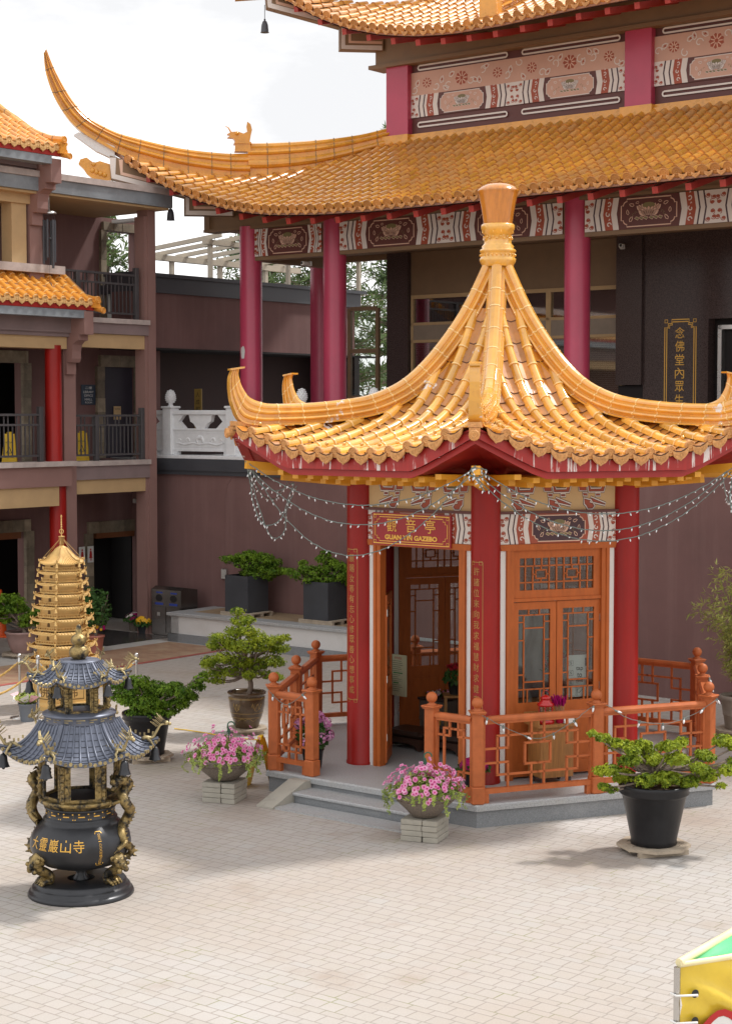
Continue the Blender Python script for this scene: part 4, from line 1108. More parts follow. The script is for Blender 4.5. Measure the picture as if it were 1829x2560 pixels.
# upper storey
mb = MB(); VU = 3.64
mb.bx(3.5, 24, VU+.02, VU+4, 10.2, 12.9, 0); mb.bx(3.5, 3.6, VU+.02, 12, 10.2, 12.9, 0)
mb.build('upper_wall', M['pmaroon'], hall)
for u in (3.74, 9.55, 15.36):
    mb = MB(); mb.bb(u-.29, u+.29, VU-.14, VU+.2, 10.46, 12.14, .01); mb.build('pilaster', M['magenta'], hall)
mb = MB(); mb.bx(3.2, 24, VU-.18, VU+.3, 12.14, 12.72); mb.bx(3.05, 24, VU-.24, VU+.3, 12.06, 12.14); mb.build('upper_beam', M['brownbeam'], hall)
f0 = hfn(VU-.01)
for ua, ub in ((4.03, 9.26), (9.84, 15.07)):
    pb = MB(); w = (ub-ua)/2
    for k in range(2):
        c = ua+w*(k+.5); fk = lambda a, b, d, c=c: f0(a+c, b, d)
        beam_panel(pb, lambda a, b, d: fk(a, b+11.19, d), w, .46, 1.12, 6, 2, .004)
        for zz in (11.99, 10.80):
            pb.ribbon([((w/2-.22)*sx+sx*.04*math.cos(q), zz+.045*math.sin(q)) for sx, qs in ((1,(-1.57,-.8,0,.8,1.57)),(-1,(-1.57,-.8,0,.8,1.57)[::-1])) for q in qs], .035, fk, .006, 2)
        pb.flat([(-w/2,11.42),(w/2,11.42),(w/2,11.90),(-w/2,11.90)], fk, .004, 6)
        for x, r in ((-.62,.11),(0,.15),(.62,.11)):
            P = [(x*w*.55+r*1.1*math.cos(2*PI*i/18)*(1 if i % 2 else .82), 11.66+r*math.sin(2*PI*i/18)*(1 if i % 2 else .82)) for i in range(18)]
            pb.flat(P, fk, .007, 1)
            for i in range(9):
                a = 2*PI*i/9; pb.ribbon([(x*w*.55+r*.25*math.cos(a), 11.66+r*.25*math.sin(a)),(x*w*.55+r*.85*math.cos(a), 11.66+r*.85*math.sin(a))], .022, fk, .01, 3, closed=False)
        for i in range(26):
            x = lerp(-w*.46, w*.46, i/25)+rng.uniform(-.03,.03); y = 11.66+rng.uniform(-.17,.17)
            if min(abs(x-q*w*.55) for q in (-.62,0,.62)) < .19: continue
            if i % 3: leafmark(pb, fk, x, y, .15, rng.uniform(0,3), .008, 2, .3); pb.flat([(x-.03,y-.02),(x+.04,y-.01),(x,y+.03)], fk, .007, 1)
            else: pb.ribbon(curl(x, y, .09, rng.uniform(0,6), .8), .02, fk, .008, 2, closed=False)
    pb.build('painted_frieze', PM(), hall)
mb = MB()
for z0, z1, vo in ((10.44,10.53,-.18),(10.53,10.60,-.12),(10.36,10.44,-.10)):
    mb.bx(3.4, 24, VU+vo, VU+.1, z0, z1)
for u in (3.74, 9.55, 15.36): mb.bx(u-.34, u+.36, VU-.24, VU, 10.38, 10.60)
mb.build('wall_ridge', M['ridge'], hall)
ev2, ez2, sf2 = make_roof([(1.0,14.0),(2.21,13.34),(2.66,13.08),(3.07,12.86),(3.79,12.56),(4.6,12.34),(5.4,12.2),(6.34,12.12),(7.5,12.12),(9.3,12.2),(14,12.28)], 1.82, 6.2, UC, 14.6, 24, 2.0)
us2 = [1.2+.232*k for k in range(80)]
tile_roof(sf2, ev2, UC, 6.2, us2, .232, .33, .084, hall, 'upper_roof_tiles')
roof_bed(sf2, ev2, UC, 6.2, .9, 24, 'upper_roof_bed', .02, .1)
for u in [1.7+.62*k for k in range(34)]:
    mb = MB(); zz = ez2(u)-.20; mb.ob((u, ev2(u)+.16, zz), (u, VU-.1, zz+.38), .11, .12); mb.build('rafter', M['rafterred'], hall)
CB2 = [(.22,13.7),(.24,13.26),(1.34,12.88),(1.34,12.42),(2.0,12.42),(2.0,13.0),(1.2,13.3)]
mb = MB(); mb.prism(CB2, f, -.14, .14, 0)
for d in (.145, -.145):
    mb.ribbon([(.28,13.65),(.29,13.30),(1.39,12.93),(1.39,12.47),(1.98,12.47)], .10, f, d, 1, closed=False); mb.ribbon([(.39,13.6),(.40,13.36),(1.49,12.99),(1.49,12.58),(1.98,12.58)], .06, f, d, 2, closed=False)
mb.build('corner_beam', [M['brownbeam'], M['pwhite'], M['ppeach']], hall)
mb = MB(); BB = [hp(k, interp([(-.3,13.42),(.3,13.5),(2.2,13.85),(4.8,15.0)], k)) for k in [-.22+.3*i for i in range(17)]]; sweep(mb, BB, [p+Vector((0,0,.5)) for p in BB], side, HPROF, None, .4); mb.build('upper_hip_ridge', [M['ridge'], M['joint']], hall)
mb = MB(); s2 = Vector((1,0,0)); BB = [sf2(6.98, s)+Vector((0,0,.02)) for s in [.10+.06*i for i in range(15)]]; sweep(mb, BB, [p+Vector((0,0,.34)) for p in BB], s2, HPROF, None, .4)
mb.bb(6.78,7.18,BB[0].y-.12,BB[0].y+.12,BB[0].z-.02,BB[0].z+.42,.02); mb.build('descending_ridge', [M['ridge'], M['joint']], hall)
# ground-floor back wall of the gallery
VB = 4.5
mb = MB(); mb.bx(3.38, 8.72, VB, VB+.2, 7.28, 8.25, 0); mb.bx(3.38, 8.72, VB-.02, VB+.2, 6.30, 6.62, 1); mb.bx(3.38, 8.72, VB, VB+.2, 3.72, 4.3, 0); mb.build('window_wall', [M['brownbeam'], mat('taupe spandrel', (.27,.21,.155), .5)], hall)
mb = MB(); mb.bx(2.80, 3.38, VB-.12, VB+2, 3.72, 8.24); mb.build('granite_pier', M['blackgran'], hall); mb = MB(); mb.bx(8.72, 9.30, VB-.32, VB+.4, 5.26, 8.24); mb.build('granite_pier', M['blackgran'], hall)
mb = MB(); mb.bx(9.30, 10.72, VB-.24, VB+.3, 3.72, 8.24); mb.bx(10.72, 12.4, VB-.24, VB+.3, 6.52, 8.24); mb.bx(12.4, 24, VB-.24, VB+.3, 3.72, 8.24); mb.build('granite_wall', M['blackgran'], hall)
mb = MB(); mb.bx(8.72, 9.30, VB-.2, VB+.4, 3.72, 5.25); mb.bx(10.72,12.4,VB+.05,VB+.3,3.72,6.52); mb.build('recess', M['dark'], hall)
mb = MB(); mb.bx(10.85,10.93,VB-.1,VB+.05,3.72,6.40); mb.bx(11.9,11.98,VB-.1,VB+.05,3.72,6.40); mb.bx(10.85,11.98,VB-.1,VB+.05,6.32,6.40); mb.build('entrance_frame', M['steel'], hall)
for ua, ub in ((3.40,5.15),(5.15,6.95),(6.95,8.72)):
    mb = MB()
    for a, b, c, d in ((ua,ub,7.20,7.28),(ua,ub,6.62,6.68),(ua,ub,6.24,6.30),(ua,ub,4.3,4.38),(ua,ua+.06,4.38,7.2),(ub-.06,ub,4.38,7.2)): mb.bx(a, b, VB-.03, VB+.08, c, d)
    wf = mb.build('window', M['tanbeam'], hall)
    mb = MB(); mb.bx(ua+.05, ub-.05, VB+.02, VB+.03, 4.36, 6.25); mb.bx(ua+.05, ub-.05, VB+.02, VB+.03, 6.67, 7.21); mb.build('pane', M['glassdk'], wf)
    mb = MB()
    for k in range(46): mb.bx(ua+.08, ub-.08, VB+.05, VB+.075, 4.4+k*.041, 4.434+k*.041)
    mb.build('blind', M['blind'], wf)
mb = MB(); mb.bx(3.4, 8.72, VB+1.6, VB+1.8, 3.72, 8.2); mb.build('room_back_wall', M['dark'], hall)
# glazed screen at the end of the gallery, looking out to trees
mb = MB()
for u in (1.62, 2.42, 2.74): mb.bx(u, u+.08, VB-.04, VB+.04, 3.72, 7.05 if u < 2.7 else 8.24)
for z in (7.0, 6.05, 5.0, 4.2): mb.bx(1.70, 2.42, VB-.035, VB+.035, z, z+.09)
mb.bx(1.4, 2.8, VB-.05, VB+.05, 8.10, 8.24)
sc_ = mb.build('gallery_screen', M['brownbeam'], hall)
mb = MB(); mb.bx(1.7, 2.42, VB-.004, VB+.004, 3.8, 7.0); mb.build('pane', glassmat('clear screen glass', (.93,.95,.93), .04), sc_)
# golden couplet on the granite
ins = thing('couplet_plaque', 'gold framed vertical inscription on the dark granite wall of the hall', 'inscription', (OX.x, OX.y, 0), ROT)
fn = hfn(VB-.24)
mb = MB(); U0, U1, Z0, Z1 = 9.78, 10.46, 3.9, 6.53
for kk, i in ((0,.0),(1,.045)):
    a0, a1, z1_ = U0+i, U1-i, Z1-i; q = .15-.03*kk
    P = [(a0, Z0),(a0, z1_-q),(a0+q*.5, z1_-q),(a0+q*.5, z1_-q*.5),(a0+q, z1_-q*.5),(a0+q, z1_),(a1-q, z1_),(a1-q, z1_-q*.5),(a1-q*.5, z1_-q*.5),(a1-q*.5, z1_-q),(a1, z1_-q),(a1, Z0)]
    mb.ribbon(P, .018, fn, .004, 0, closed=False)
for sx in (U0+.03, U1-.03): mb.ribbon([(sx-.03,Z1-.06),(sx+.03,Z1-.06),(sx+.03,Z1),(sx-.03,Z1)], .014, fn, .004, 0)
mb.build('fret_border', M['gold'], ins)
mb = MB()
for k, ch in enumerate('念佛堂內眾生同願往'):
    text_mesh(ch, .25, lambda a, b, d, k=k: fn(a+10.11, b+6.27-k*.262, d), mb, 0, .006, cell=(.20, .215))
mb.build('lettering', M['gold'], ins)
# distant gold board in the dark passage
pl = thing('couplet_board', 'narrow gold board with black characters in the dark passage behind the columns', 'sign', Wp(-1.2, 2.55, 3.9), ROT)
mb = MB(); mb.bx(-.11,.11,-.03,0,0,1.35); mb.build('board', mat('dull gold board', (.34,.22,.055), .5), pl)
mb = MB()
for k, ch in enumerate('人成即佛成是名'): text_mesh(ch, .15, lambda a, b, d, k=k: (a, -.03-d, b+1.22-k*.17), mb, 0, .004, cell=(.12,.12))
mb.build('lettering', M['ink'], pl)

# balustrade
bal = thing('balustrade', 'white carved stone balustrade with pine cone finials along the terrace edge', 'balustrade', (OX.x, OX.y, 0), ROT)
BV = .70
mb = MB(); mb.bb(-.75, 7.1, BV-.20, BV+.20, 3.722, 3.80, .01); mb.build('base_course', M['stonewhite'], bal)
POS = [-.27, 1.59, 3.45, 5.31, 6.95]
for u in POS:
    mb = MB(); mb.bb(u-.13, u+.13, BV-.13, BV+.13, 3.80, 4.80, .012); mb.bb(u-.155, u+.155, BV-.155, BV+.155, 4.80, 4.85, .01)
    o = mb.build('baluster_post', M['stonewhite'], bal)
    q = MB(); q.lathe([(.07,4.85),(.05,4.87),(.045,4.90),(.075,4.94),(.10,4.98),(.108,5.03),(.098,5.09),(.068,5.16),(.03,5.20),(.001,5.21)], 18, (u, BV, 0))
    for r in range(7):
        z = 4.94+.038*r; rad = interp([(4.9,.045),(4.94,.075),(4.98,.10),(5.03,.108),(5.09,.098),(5.16,.068),(5.2,.03)], z)
        for k in range(10):
            a = 2*PI*(k+.5*(r % 2))/10; q.sph((u+rad*math.cos(a), BV+rad*math.sin(a), z), .020, 6)
    q.build('pinecone_finial', M['stonewhite'], o)
fn = hfn(BV)
for a, b in zip([-.75]+POS, POS):
    a, b = (a+.13 if a > -.7 else a), b-.13
    mb = MB(); mb.bb(a, b, BV-.09, BV+.09, 4.66, 4.76, .015); mb.bx(a, b, BV-.06, BV+.06, 3.92, 4.36)
    mb.bb(a, b, BV-.075, BV+.075, 4.32, 4.37, .008); mb.bb(a, b, BV-.075, BV+.075, 3.88, 3.94, .008)
    mb.bx(a, a+.12, BV-.06, BV+.06, 3.80, 3.92); mb.bx(b-.12, b, BV-.06, BV+.06, 3.80, 3.92)
    L = b-a
    if L > 1:
        c = (a+b)/2
        for x0, x1, x2, x3 in ((a, a+.20, a+.40, a),(b-.20, b, b, b-.40)):
            pass
        mb.prism([(a,4.37),(a+.34,4.37),(a+.16,4.52),(a+.30,4.66),(a,4.66)], fn, -.05, .05); mb.prism([(b,4.66),(b-.30,4.66),(b-.16,4.52),(b-.34,4.37),(b,4.37)], fn, -.05, .05)
        mb.prism([(c-.12,4.37),(c+.12,4.37),(c+.20,4.47),(c+.30,4.52),(c+.34,4.66),(c-.34,4.66),(c-.30,4.52),(c-.20,4.47)], fn, -.05, .05)
        mb.ribbon([(a+.08,3.98),(b-.08,3.98),(b-.08,4.28),(a+.08,4.28)], .02, fn, .068, 0)
        lot = MB()
        for x, s in ((0,.13),(-.36,.07),(.38,.08),(.6,.05),(-.6,.05)):
            for k in range(7):
                an = -1.2+k*.4; lot.sph((c+x+s*.7*math.sin(an), BV-.065, 4.12+s*.75*math.cos(an)-s*.3), s*.42, 6, 0, (.6,.5,1))
        lot.tube([(c-.7,BV-.062,4.06),(c-.45,BV-.066,4.02),(c-.2,BV-.062,4.06),(c,BV-.066,4.03),(c+.25,BV-.062,4.06),(c+.5,BV-.066,4.02),(c+.7,BV-.062,4.07)], .018, 6)
        o = mb.build('balustrade_panel', M['stonewhite'], bal); lot.build('carved_lotus', M['stonewhite'], o)
    else:
        mb.prism([(a,4.37),(b,4.37),(b,4.66),(b-.3,4.66),(b-.16,4.52),(b-.34,4.40),(a,4.40)], fn, -.05, .05); mb.build('balustrade_panel', M['stonewhite'], bal)
# ------------------------------------------------------------------ left wing of the court (galleries on three storeys)
wing = thing('gallery_wing', 'brown three storey gallery wing with balconies and small tiled canopy roofs', 'building', (OX.x, OX.y, 0), ROT)
def wprt(name, m, *boxes, par=wing, b=0):
    for q in boxes:
        mb = MB(); (mb.bb(*q[:6], b) if b else mb.bx(*q[:6])); o = mb.build(name, m, par)
    return o
# coordinates: u toward the court, v away from the camera, z up
wprt('corner_post', M['mauve'], (-.32,0,-.22,.0,0,9.1)); wprt('corner_post', M['mauve'], (-.32,-.03,-.30,-.22,0,8.83))
wprt('bay_post', M['mauve'], (-.3,.02,-2.62,-2.30,0,6.0)); wprt('bay_post', M['mauve'], (-.3,.02,-3.46,-3.10,6.02,9.0))
# floor edges and beams of the far bay
wprt('floor_ledge', M['ledge'], (-.34,.06,-2.30,-.22,3.62,3.72), (-.34,.06,-2.30,-.22,6.55,6.65))
wprt('edge_fascia', M['fasciagrey'], (-.28,.01,-2.30,-.22,3.34,3.62), (-.28,.01,-2.30,-.22,6.33,6.55))
wprt('edge_beam', M['tanbeam'], (-.28,-.04,-2.30,-.22,3.05,3.335), (-.28,-.04,-2.30,-.22,6.04,6.325))
wprt('gallery_floor', M['darksoffit'], (-2.4,-.3,-16,.2,3.3,3.66), (-2.4,-.3,-16,.2,6.25,6.6))
# rear wall of the galleries with its openings
def rear(z0, z1, holes):
    mb = MB(); v = -16.0
    for a, b, h0, h1 in holes:
        mb.bx(-2.2,-2.0,v,a,z0,z1)
        if h0 > z0: mb.bx(-2.2,-2.0,a,b,z0,h0)
        mb.bx(-2.2,-2.0,a,b,h1,z1); v = b
    mb.bx(-2.2,-2.0,v,1.60,z0,z1)
    return mb
rear(0,3.3,[(-3.9,-1.97,0,2.2),(-.05,1.38,0,2.05)]).build('rear_wall', M['brown'], wing)
rear(3.66,6.25,[(-4.0,-2.0,3.66,5.75),(.33,1.28,3.70,5.72)]).build('rear_wall', M['brown'], wing)
rear(6.6,9.0,[(.42,1.34,6.62,8.72)]).build('rear_wall', M['brown'], wing)
wprt('side_wall', M['brown'], (-2.0,-.3,1.2,1.35,0,3.3), (-2.0,-1.6,1.60,1.72,3.66,6.2))
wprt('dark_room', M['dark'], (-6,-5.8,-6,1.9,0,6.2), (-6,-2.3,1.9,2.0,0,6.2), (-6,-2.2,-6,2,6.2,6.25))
wprt('gallery_roof', M['bluegrey'], (-2.6,.30,-16,.22,9.02,9.28)); wprt('roof_trim', M['ledge'], (-2.62,.34,-16,.26,9.28,9.40)); wprt('gallery_soffit', M['tanbeam'], (-2.5,.24,-16,.16,8.97,9.015))
# stone door surrounds
def surround(v0, v1, z0, z1, w=.22, u=-1.98, lint=True):
    mb = MB(); q = random.Random(int(v0*77+z1*9))
    z = z0
    while z < z1:
        h = min(q.uniform(.3,.42), z1-z)
        for a, b in ((v0-w, v0),(v1, v1+w)): mb.bx(u-.03,u+q.uniform(.05,.07),a,b,z+.004,z+h)
        z += h
    v = v0-w*.6
    while v < v1+w*.6:
        d = min(q.uniform(.2,.36), v1+w*.6-v)
        mb.bx(u-.03,u+q.uniform(.06,.08),v+.004,v+d,z1,z1+w*1.15); v += d
    return mb.build('stone_surround', M['slatestone'], wing)
surround(-.05,1.38,0,2.05); surround(-3.9,-1.97,0,2.2); surround(.33,1.28,3.70,5.72); surround(-4.0,-2.0,3.66,5.75); surround(.42,1.34,6.62,8.72,.16)
wprt('door', mat('dark plum door', (.035,.03,.045), .5), (-2.1,-2.05,.33,1.28,3.70,5.72)); wprt('door', mat('black door', (.02,.018,.018), .5), (-2.9,-2.15,1.30,1.34,0,2.0), (-2.85,-2.80,.62,1.34,0,2.03))
wprt('lintel_board', mat('brown lintel board', (.22,.08,.03), .6), (-2.06,-1.93,.05,1.26,1.93,2.05), (-2.06,-1.93,-3.8,-2.1,2.06,2.2), (-2.0,-1.93,.5,1.1,5.74,5.86), (-2.0,-1.93,-4,-3,5.77,5.9))
wprt('washroom_partition', mat('pale partition', (.45,.44,.38), .7), (-2.95,-2.88,-.5,.52,0,2.6)); wprt('washroom_jamb', M['white'], (-2.9,-2.78,.52,.60,0,2.4))
wprt('ceiling_lamp', M['white'], (-1.9,-1.2,.55,.75,8.88,8.95))
# near bay: red column, beams, ledges (slightly forward of the far bay)
mb = MB(); mb.lathe([(.19,0),(.175,.05),(.17,3.3)], 24, (-.10,-2.70,0)); mb.build('red_column', M['red'], wing)
mb = MB(); mb.lathe([(.185,3.7),(.17,3.75),(.165,6.05)], 24, (-.02,-2.86,0)); mb.build('red_column', M['red'], wing)
wprt('floor_ledge', M['ledge'], (-.3,.24,-16,-2.46,3.64,3.74)); wprt('edge_fascia', M['mauve'], (-.3,.17,-16,-2.56,3.24,3.64)); wprt('edge_beam', M['tanbeam'], (-.3,.12,-16,-2.86,2.85,3.24))
wprt('edge_beam', M['tanbeam'], (-.3,.12,-16,-2.62,5.98,6.22)); wprt('edge_fascia', M['fasciagrey'], (-.3,.18,-16,-2.50,6.22,6.30), (-.3,.23,-16,-2.50,6.30,6.58), (-.3,.28,-16,-2.50,6.58,6.66))
wprt('floor_ledge', M['ledge'], (-.3,.1,-16,-2.62,7.46,7.62))
wprt('window_pillar', M['tanbeam'], (-.3,0,-3.90,-3.53,7.62,8.78)); wprt('edge_beam', M['tanbeam'], (-.3,.05,-16,-3.47,8.78,9.05)); wprt('edge_fascia', M['fasciagrey'], (-.3,.12,-16,-3.40,9.05,9.12), (-.3,.2,-16,-3.40,9.12,9.45), (-.3,.26,-16,-3.4,9.45,9.55))
# scroll brackets at the ends of the canopies
def bracket(v0, v1, zt, uo, s=1.0):
    P = [(-.1,zt-2.0*s),(.10,zt-2.0*s),(.10,zt-1.62*s),(.34*uo,zt-1.62*s),(.40*uo,zt-1.5*s),(.40*uo,zt-1.28*s),(.46*uo,zt-1.05*s),(.60*uo,zt-.94*s),(.74*uo,zt-.92*s),(.74*uo,zt-.74*s),(uo,zt-.74*s),(uo,zt),(-.1,zt)]
    mb = MB(); mb.prism(P, lambda a, b, d: (a, d, b), v1, v0); return mb.build('scroll_bracket', M['mauve'], wing)
bracket(-2.60,-2.36,6.72,.62,.62); bracket(-3.47,-3.20,9.62,.66,.62)
# small tiled canopies
def canopy(vend, ze, zt, uo, ui, rt, rh):
    tb = MB(); eb = MB(); sd = Vector((0,1,0)); pitch = .235
    sf = lambda v, s: Vector((uo+(ui-uo)*s, v, ze+(zt-ze)*(.78*s+.22*s*s)))
    k = 0
    while True:
        v = vend-.16-pitch*k; k += 1
        if v < -12: break
        P = [sf(v, q/6) for q in range(7)]; N = []
        for q in range(7):
            e = (sf(v, q/6+.02)-sf(v, q/6-.02)).normalized(); c = e.cross(sd); N.append((c if c.z > 0 else -c).normalized())
        roll(tb, P, N, sd, .066, .30, n=6); out = Vector((1,0,0)); capdisc(eb, P[0]+N[0]*.01, out, Vector((0,0,1)), sd, .075, 0)
        vv = v-pitch/2; s = 0
        while s < .99:
            e = min(1, s+.17); hw = pitch/2-.02
            A = [sf(vv-hw, s)+Vector((0,0,.02)), sf(vv+hw, s)+Vector((0,0,.02))]; B = [sf(vv-hw, e), sf(vv+hw, e)]; C = [p-Vector((0,0,.03)) for p in A]
            tb.add(A+B, [(0,1,3,2)], 0); tb.add(A+C, [(0,1,3,2)], 2); s = e
        dripplate(eb, sf(vv, 0)+Vector((.01,0,0)), Vector((1,0,0)), Vector((0,0,1)), sd, .17, .12, 0)
    tb.add([sf(vend,0)-Vector((0,0,.03)), sf(-12,0)-Vector((0,0,.03)), sf(-12,1)-Vector((0,0,.03)), sf(vend,1)-Vector((0,0,.03))], [(0,1,2,3)], 2)
    o = tb.build('canopy_tiles', [M['ctile'], M['tile_lip'], M['hgap']], wing); eb.build('eave_tile_ends', M['ccap'], o)
    mb = MB(); mb.bx(uo-.10, uo-.02, -12, vend-.05, ze-.16, ze-.03, 0); mb.build('canopy_fascia', M['fascia'], wing)
    mb = MB(); mb.bx(uo-.30, uo-.03, -12, vend-.25, ze-.32, ze-.165, 0); mb.build('gutter', M['bluegrey'], wing)
    # end ridge
    mb = MB(); T = [Vector((p.x, vend-.02, p.y)) for p in smooth_path([(a, b, 0) for a, b in rt[::-1]], 4)]; B = [p-Vector((0,0,rh)) for p in T]
    sweep(mb, B, T, sd, [(.10,0),(.10,.2),(.075,.25),(.075,.45),(.10,.5),(.10,.62),(.06,.68),(.07,.8),(.05,.95),(0,1)], None, .25)
    capdisc(mb, T[0]+Vector((.01,0,-.07)), Vector((1,0,0)), Vector((0,0,1)), sd, .075, 0)
    mb.tube([B[0]+Vector((-.2,.06,.02)), B[0]+Vector((.10,.06,-.05))], .06, 10); capdisc(mb, B[0]+Vector((.10,.06,-.05)), Vector((1,0,-.2)).normalized(), Vector((0,0,1)), sd, .066, 0)
    mb.build('canopy_ridge', [M['ctile'], M['joint']], wing)
M['ctile'] = mat('bright canopy tile', (.70,.30,.045), .3, var=.1, isl=.12, coat=.35); M['ccap'] = mat('pale canopy tile end', (.66,.40,.16), .5, var=.15, vs=20)
canopy(-2.30, 6.90, 7.55, .64, -.25, [(-1.15,7.80),(-.80,7.60),(-.39,7.36),(.07,7.16),(.53,7.04),(.70,7.02)], .23); canopy(-3.20, 9.83, 10.55, .70, -.6, [(-1.4,11.1),(-1.0,10.81),(-.61,10.59),(-.13,10.31),(.31,10.14),(.64,10.07),(.76,10.06)], .34)
# balcony railings
def balcony(label, u, v0, v1, z0, h=.95):
    t = thing('balcony_railing', label, 'railing', (OX.x, OX.y, 0), ROT, 'black balcony railings of the gallery wing')
    mb = MB(); L = v1-v0
    mb.bx(u-.03,u+.03,v0,v1,z0+h-.045,z0+h); mb.bx(u-.02,u+.02,v0,v1,z0+h-.24,z0+h-.20); mb.bx(u-.02,u+.02,v0,v1,z0+.10,z0+.14)
    n = int(L/.105)
    for k in range(1, n): mb.bx(u-.011,u+.011,v0+L*k/n-.011,v0+L*k/n+.011,z0+.14,z0+h-.24)
    for k in range(1, int(L/.32)+1):
        v = v0+.32*k-.1
        for q in (0, .1): mb.bx(u-.011,u+.011,v+q-.011,v+q+.011,z0+h-.20,z0+h-.04)
    mb.build('baluster_panel', M['black'], t)
    for v in [v1-.045]+([v0+L*.32] if L < 3 else [v1-1.7]):
        q = MB(); q.bb(u-.05,u+.05,v-.05,v+.05,z0,z0+h+(.14 if v > v1-.1 else -.01),.006); q.build('post', M['black'], t)
    return t
balcony('black balcony railing on the second floor, between the red column and the frame edge', .08, -7.0, -3.26, 3.74)
balcony('black balcony railing on the second floor beside the white balustrade', -.10, -2.28, -.30, 3.72)
balcony('black balcony railing on the top floor, open to the sky behind', -.12, -4.4, -.42, 6.65)
# low range behind, closing the court corner
back = thing('back_range', 'flat roofed brown range with dark fascia behind the hall columns', 'building', (OX.x, OX.y, 0), ROT)
wprt('upper_wall', M['brown'], (-1.6,-1.0,.24,8.0,6.14,7.34), par=back); wprt('roof_fascia', M['slate'], (-1.8,-.92,.24,8.15,7.34,7.68), (-1.85,-.84,.24,8.3,7.68,7.76), par=back)
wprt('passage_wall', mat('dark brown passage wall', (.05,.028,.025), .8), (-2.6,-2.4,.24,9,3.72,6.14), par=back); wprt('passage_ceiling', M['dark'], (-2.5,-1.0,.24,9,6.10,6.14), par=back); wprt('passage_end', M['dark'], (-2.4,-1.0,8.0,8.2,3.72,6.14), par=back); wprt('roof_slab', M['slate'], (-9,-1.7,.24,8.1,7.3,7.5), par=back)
wprt('passage_floor', M['granite'], (-2.6,1.4,.6,9,3.69,3.715), par=back)
# pergola on its roof
M['pergola'] = mat('tan pergola paint', (.50,.44,.35), .7, var=.08)
pg = thing('roof_pergola', 'tan slatted pergola frame on the flat roof behind the left wing', 'pergola', (OX.x, OX.y, 0), ROT)
for v in (4.75, 6.5, 8.25): wprt('post', M['pergola'], (-4.25,-4.15,v-.05,v+.05,7.5,8.44), par=pg)
for v in (3.7, 6.5, 9.3): wprt('post', M['pergola'], (-1.95,-1.85,v-.04,v+.04,7.76 if v < 8 else 7.5,8.64), par=pg)
wprt('lower_beam', M['pergola'], (-4.28,-4.12,4.05,9.6,8.445,8.585), par=pg); wprt('upper_beam', M['pergola'], (-1.97,-1.83,3.5,9.6,8.645,8.76), par=pg)
for k in range(8):
    mb = MB(); v = 3.75+.74*k; mb.ob((-4.5,v,8.61),(-1.6,v,8.86),.07,.10); mb.build('slat', M['pergola'], pg)
# things on the galleries
def wet_sign(label, loc, rz):
    t = thing('wet_floor_sign', label, 'floor sign', loc, rz, 'yellow wet floor signs')
    for sg in (-1, 1):
        mb = MB(); n = 10
        V = [(x*(1-.35*z/.62)*.15, sg*(.16*(1-z/.62)+.012), z) for z in (0,.06,.5,.62) for x in (-1,1)]
        mb.add(V, [(0,1,3,2),(2,3,5,4),(4,5,7,6)]); mb.add([(x, y+sg*.014, z) for x, y, z in V], [(0,2,3,1),(2,4,5,3),(4,6,7,5)])
        o = mb.build('sign_panel', M['wetyellow'], t)
        k = MB(); f = lambda a, b, d: (a*sg, sg*(.16*(1-b/.62)+.03+d), b)
        text_mesh('CAUTION', .05, lambda a, b, d: f(a, b+.45, d), k, 0, .001, cell=(.15,.035)); text_mesh('WET FLOOR', .05, lambda a, b, d: f(a, b+.16, d), k, 0, .001, cell=(.19,.035)); k.ribbon([(-.05,.24),(.0,.36),(.05,.24)], .02, f, .001)
        k.build('lettering', M['ink'], o)
    mb = MB(); mb.bb(-.05,.05,-.03,.03,.60,.66,.01); mb.build('grip', M['wetyellow'], t)
    return t
wet_sign('yellow wet floor sign behind the near balcony railing, by the red column', Wp(-.55,-3.55,3.67), ROT+.8)
wet_sign('yellow wet floor sign behind the far balcony railing, by the post', Wp(-.55,-1.62,3.67), ROT+.8)
def placard(name, label, cat, u, v, z, w, h, base, rows, ink):
    t = thing(name, label, cat, Wp(u, v, z), ROT+PI/2)
    mb = MB(); mb.bb(-w/2,w/2,-.012,.0,0,h,.003); mb.build('sign_panel', base, t)
    mb = MB()
    for txt, y, hh, ww in rows: text_mesh(txt, .1, lambda a, b, d: (a, -.012-d, b+y), mb, 0, .003, cell=(ww, hh))
    mb.build('lettering', ink, t); return t
placard('door_notice', 'cream notice pinned on the dark upper gallery door', 'notice', -2.04, .80, 4.55, .22, .30, M['tan'], [('NOTICE',.24,.04,.16),('閒人免進',.1,.05,.17)], M['ink'])
placard('direction_sign', 'dark blue sign with white writing beside the upper gallery door', 'sign', -1.98, -.12, 4.88, .42, .44, mat('navy sign', (.03,.05,.08), .4), [('二樓',.37,.06,.2),('LIBRARY',.28,.05,.3),('OFFICE',.2,.05,.26),('HALL',.12,.05,.22),('ROOM',.05,.04,.2)], M['paper'])
placard('wall_notice', 'plain grey notice low on the wall left of the dark blue sign', 'notice', -1.98, -.62, 4.65, .20, .32, mat('grey card', (.3,.3,.32), .6), [('公告',.22,.06,.12)], M['ink'])
placard('exit_sign', 'white EXIT sign with red letters under the first floor beam', 'sign', -.2, -4.55, 2.72, .34, .16, M['paper'], [('EXIT',.08,.10,.26)], M['inkred'])
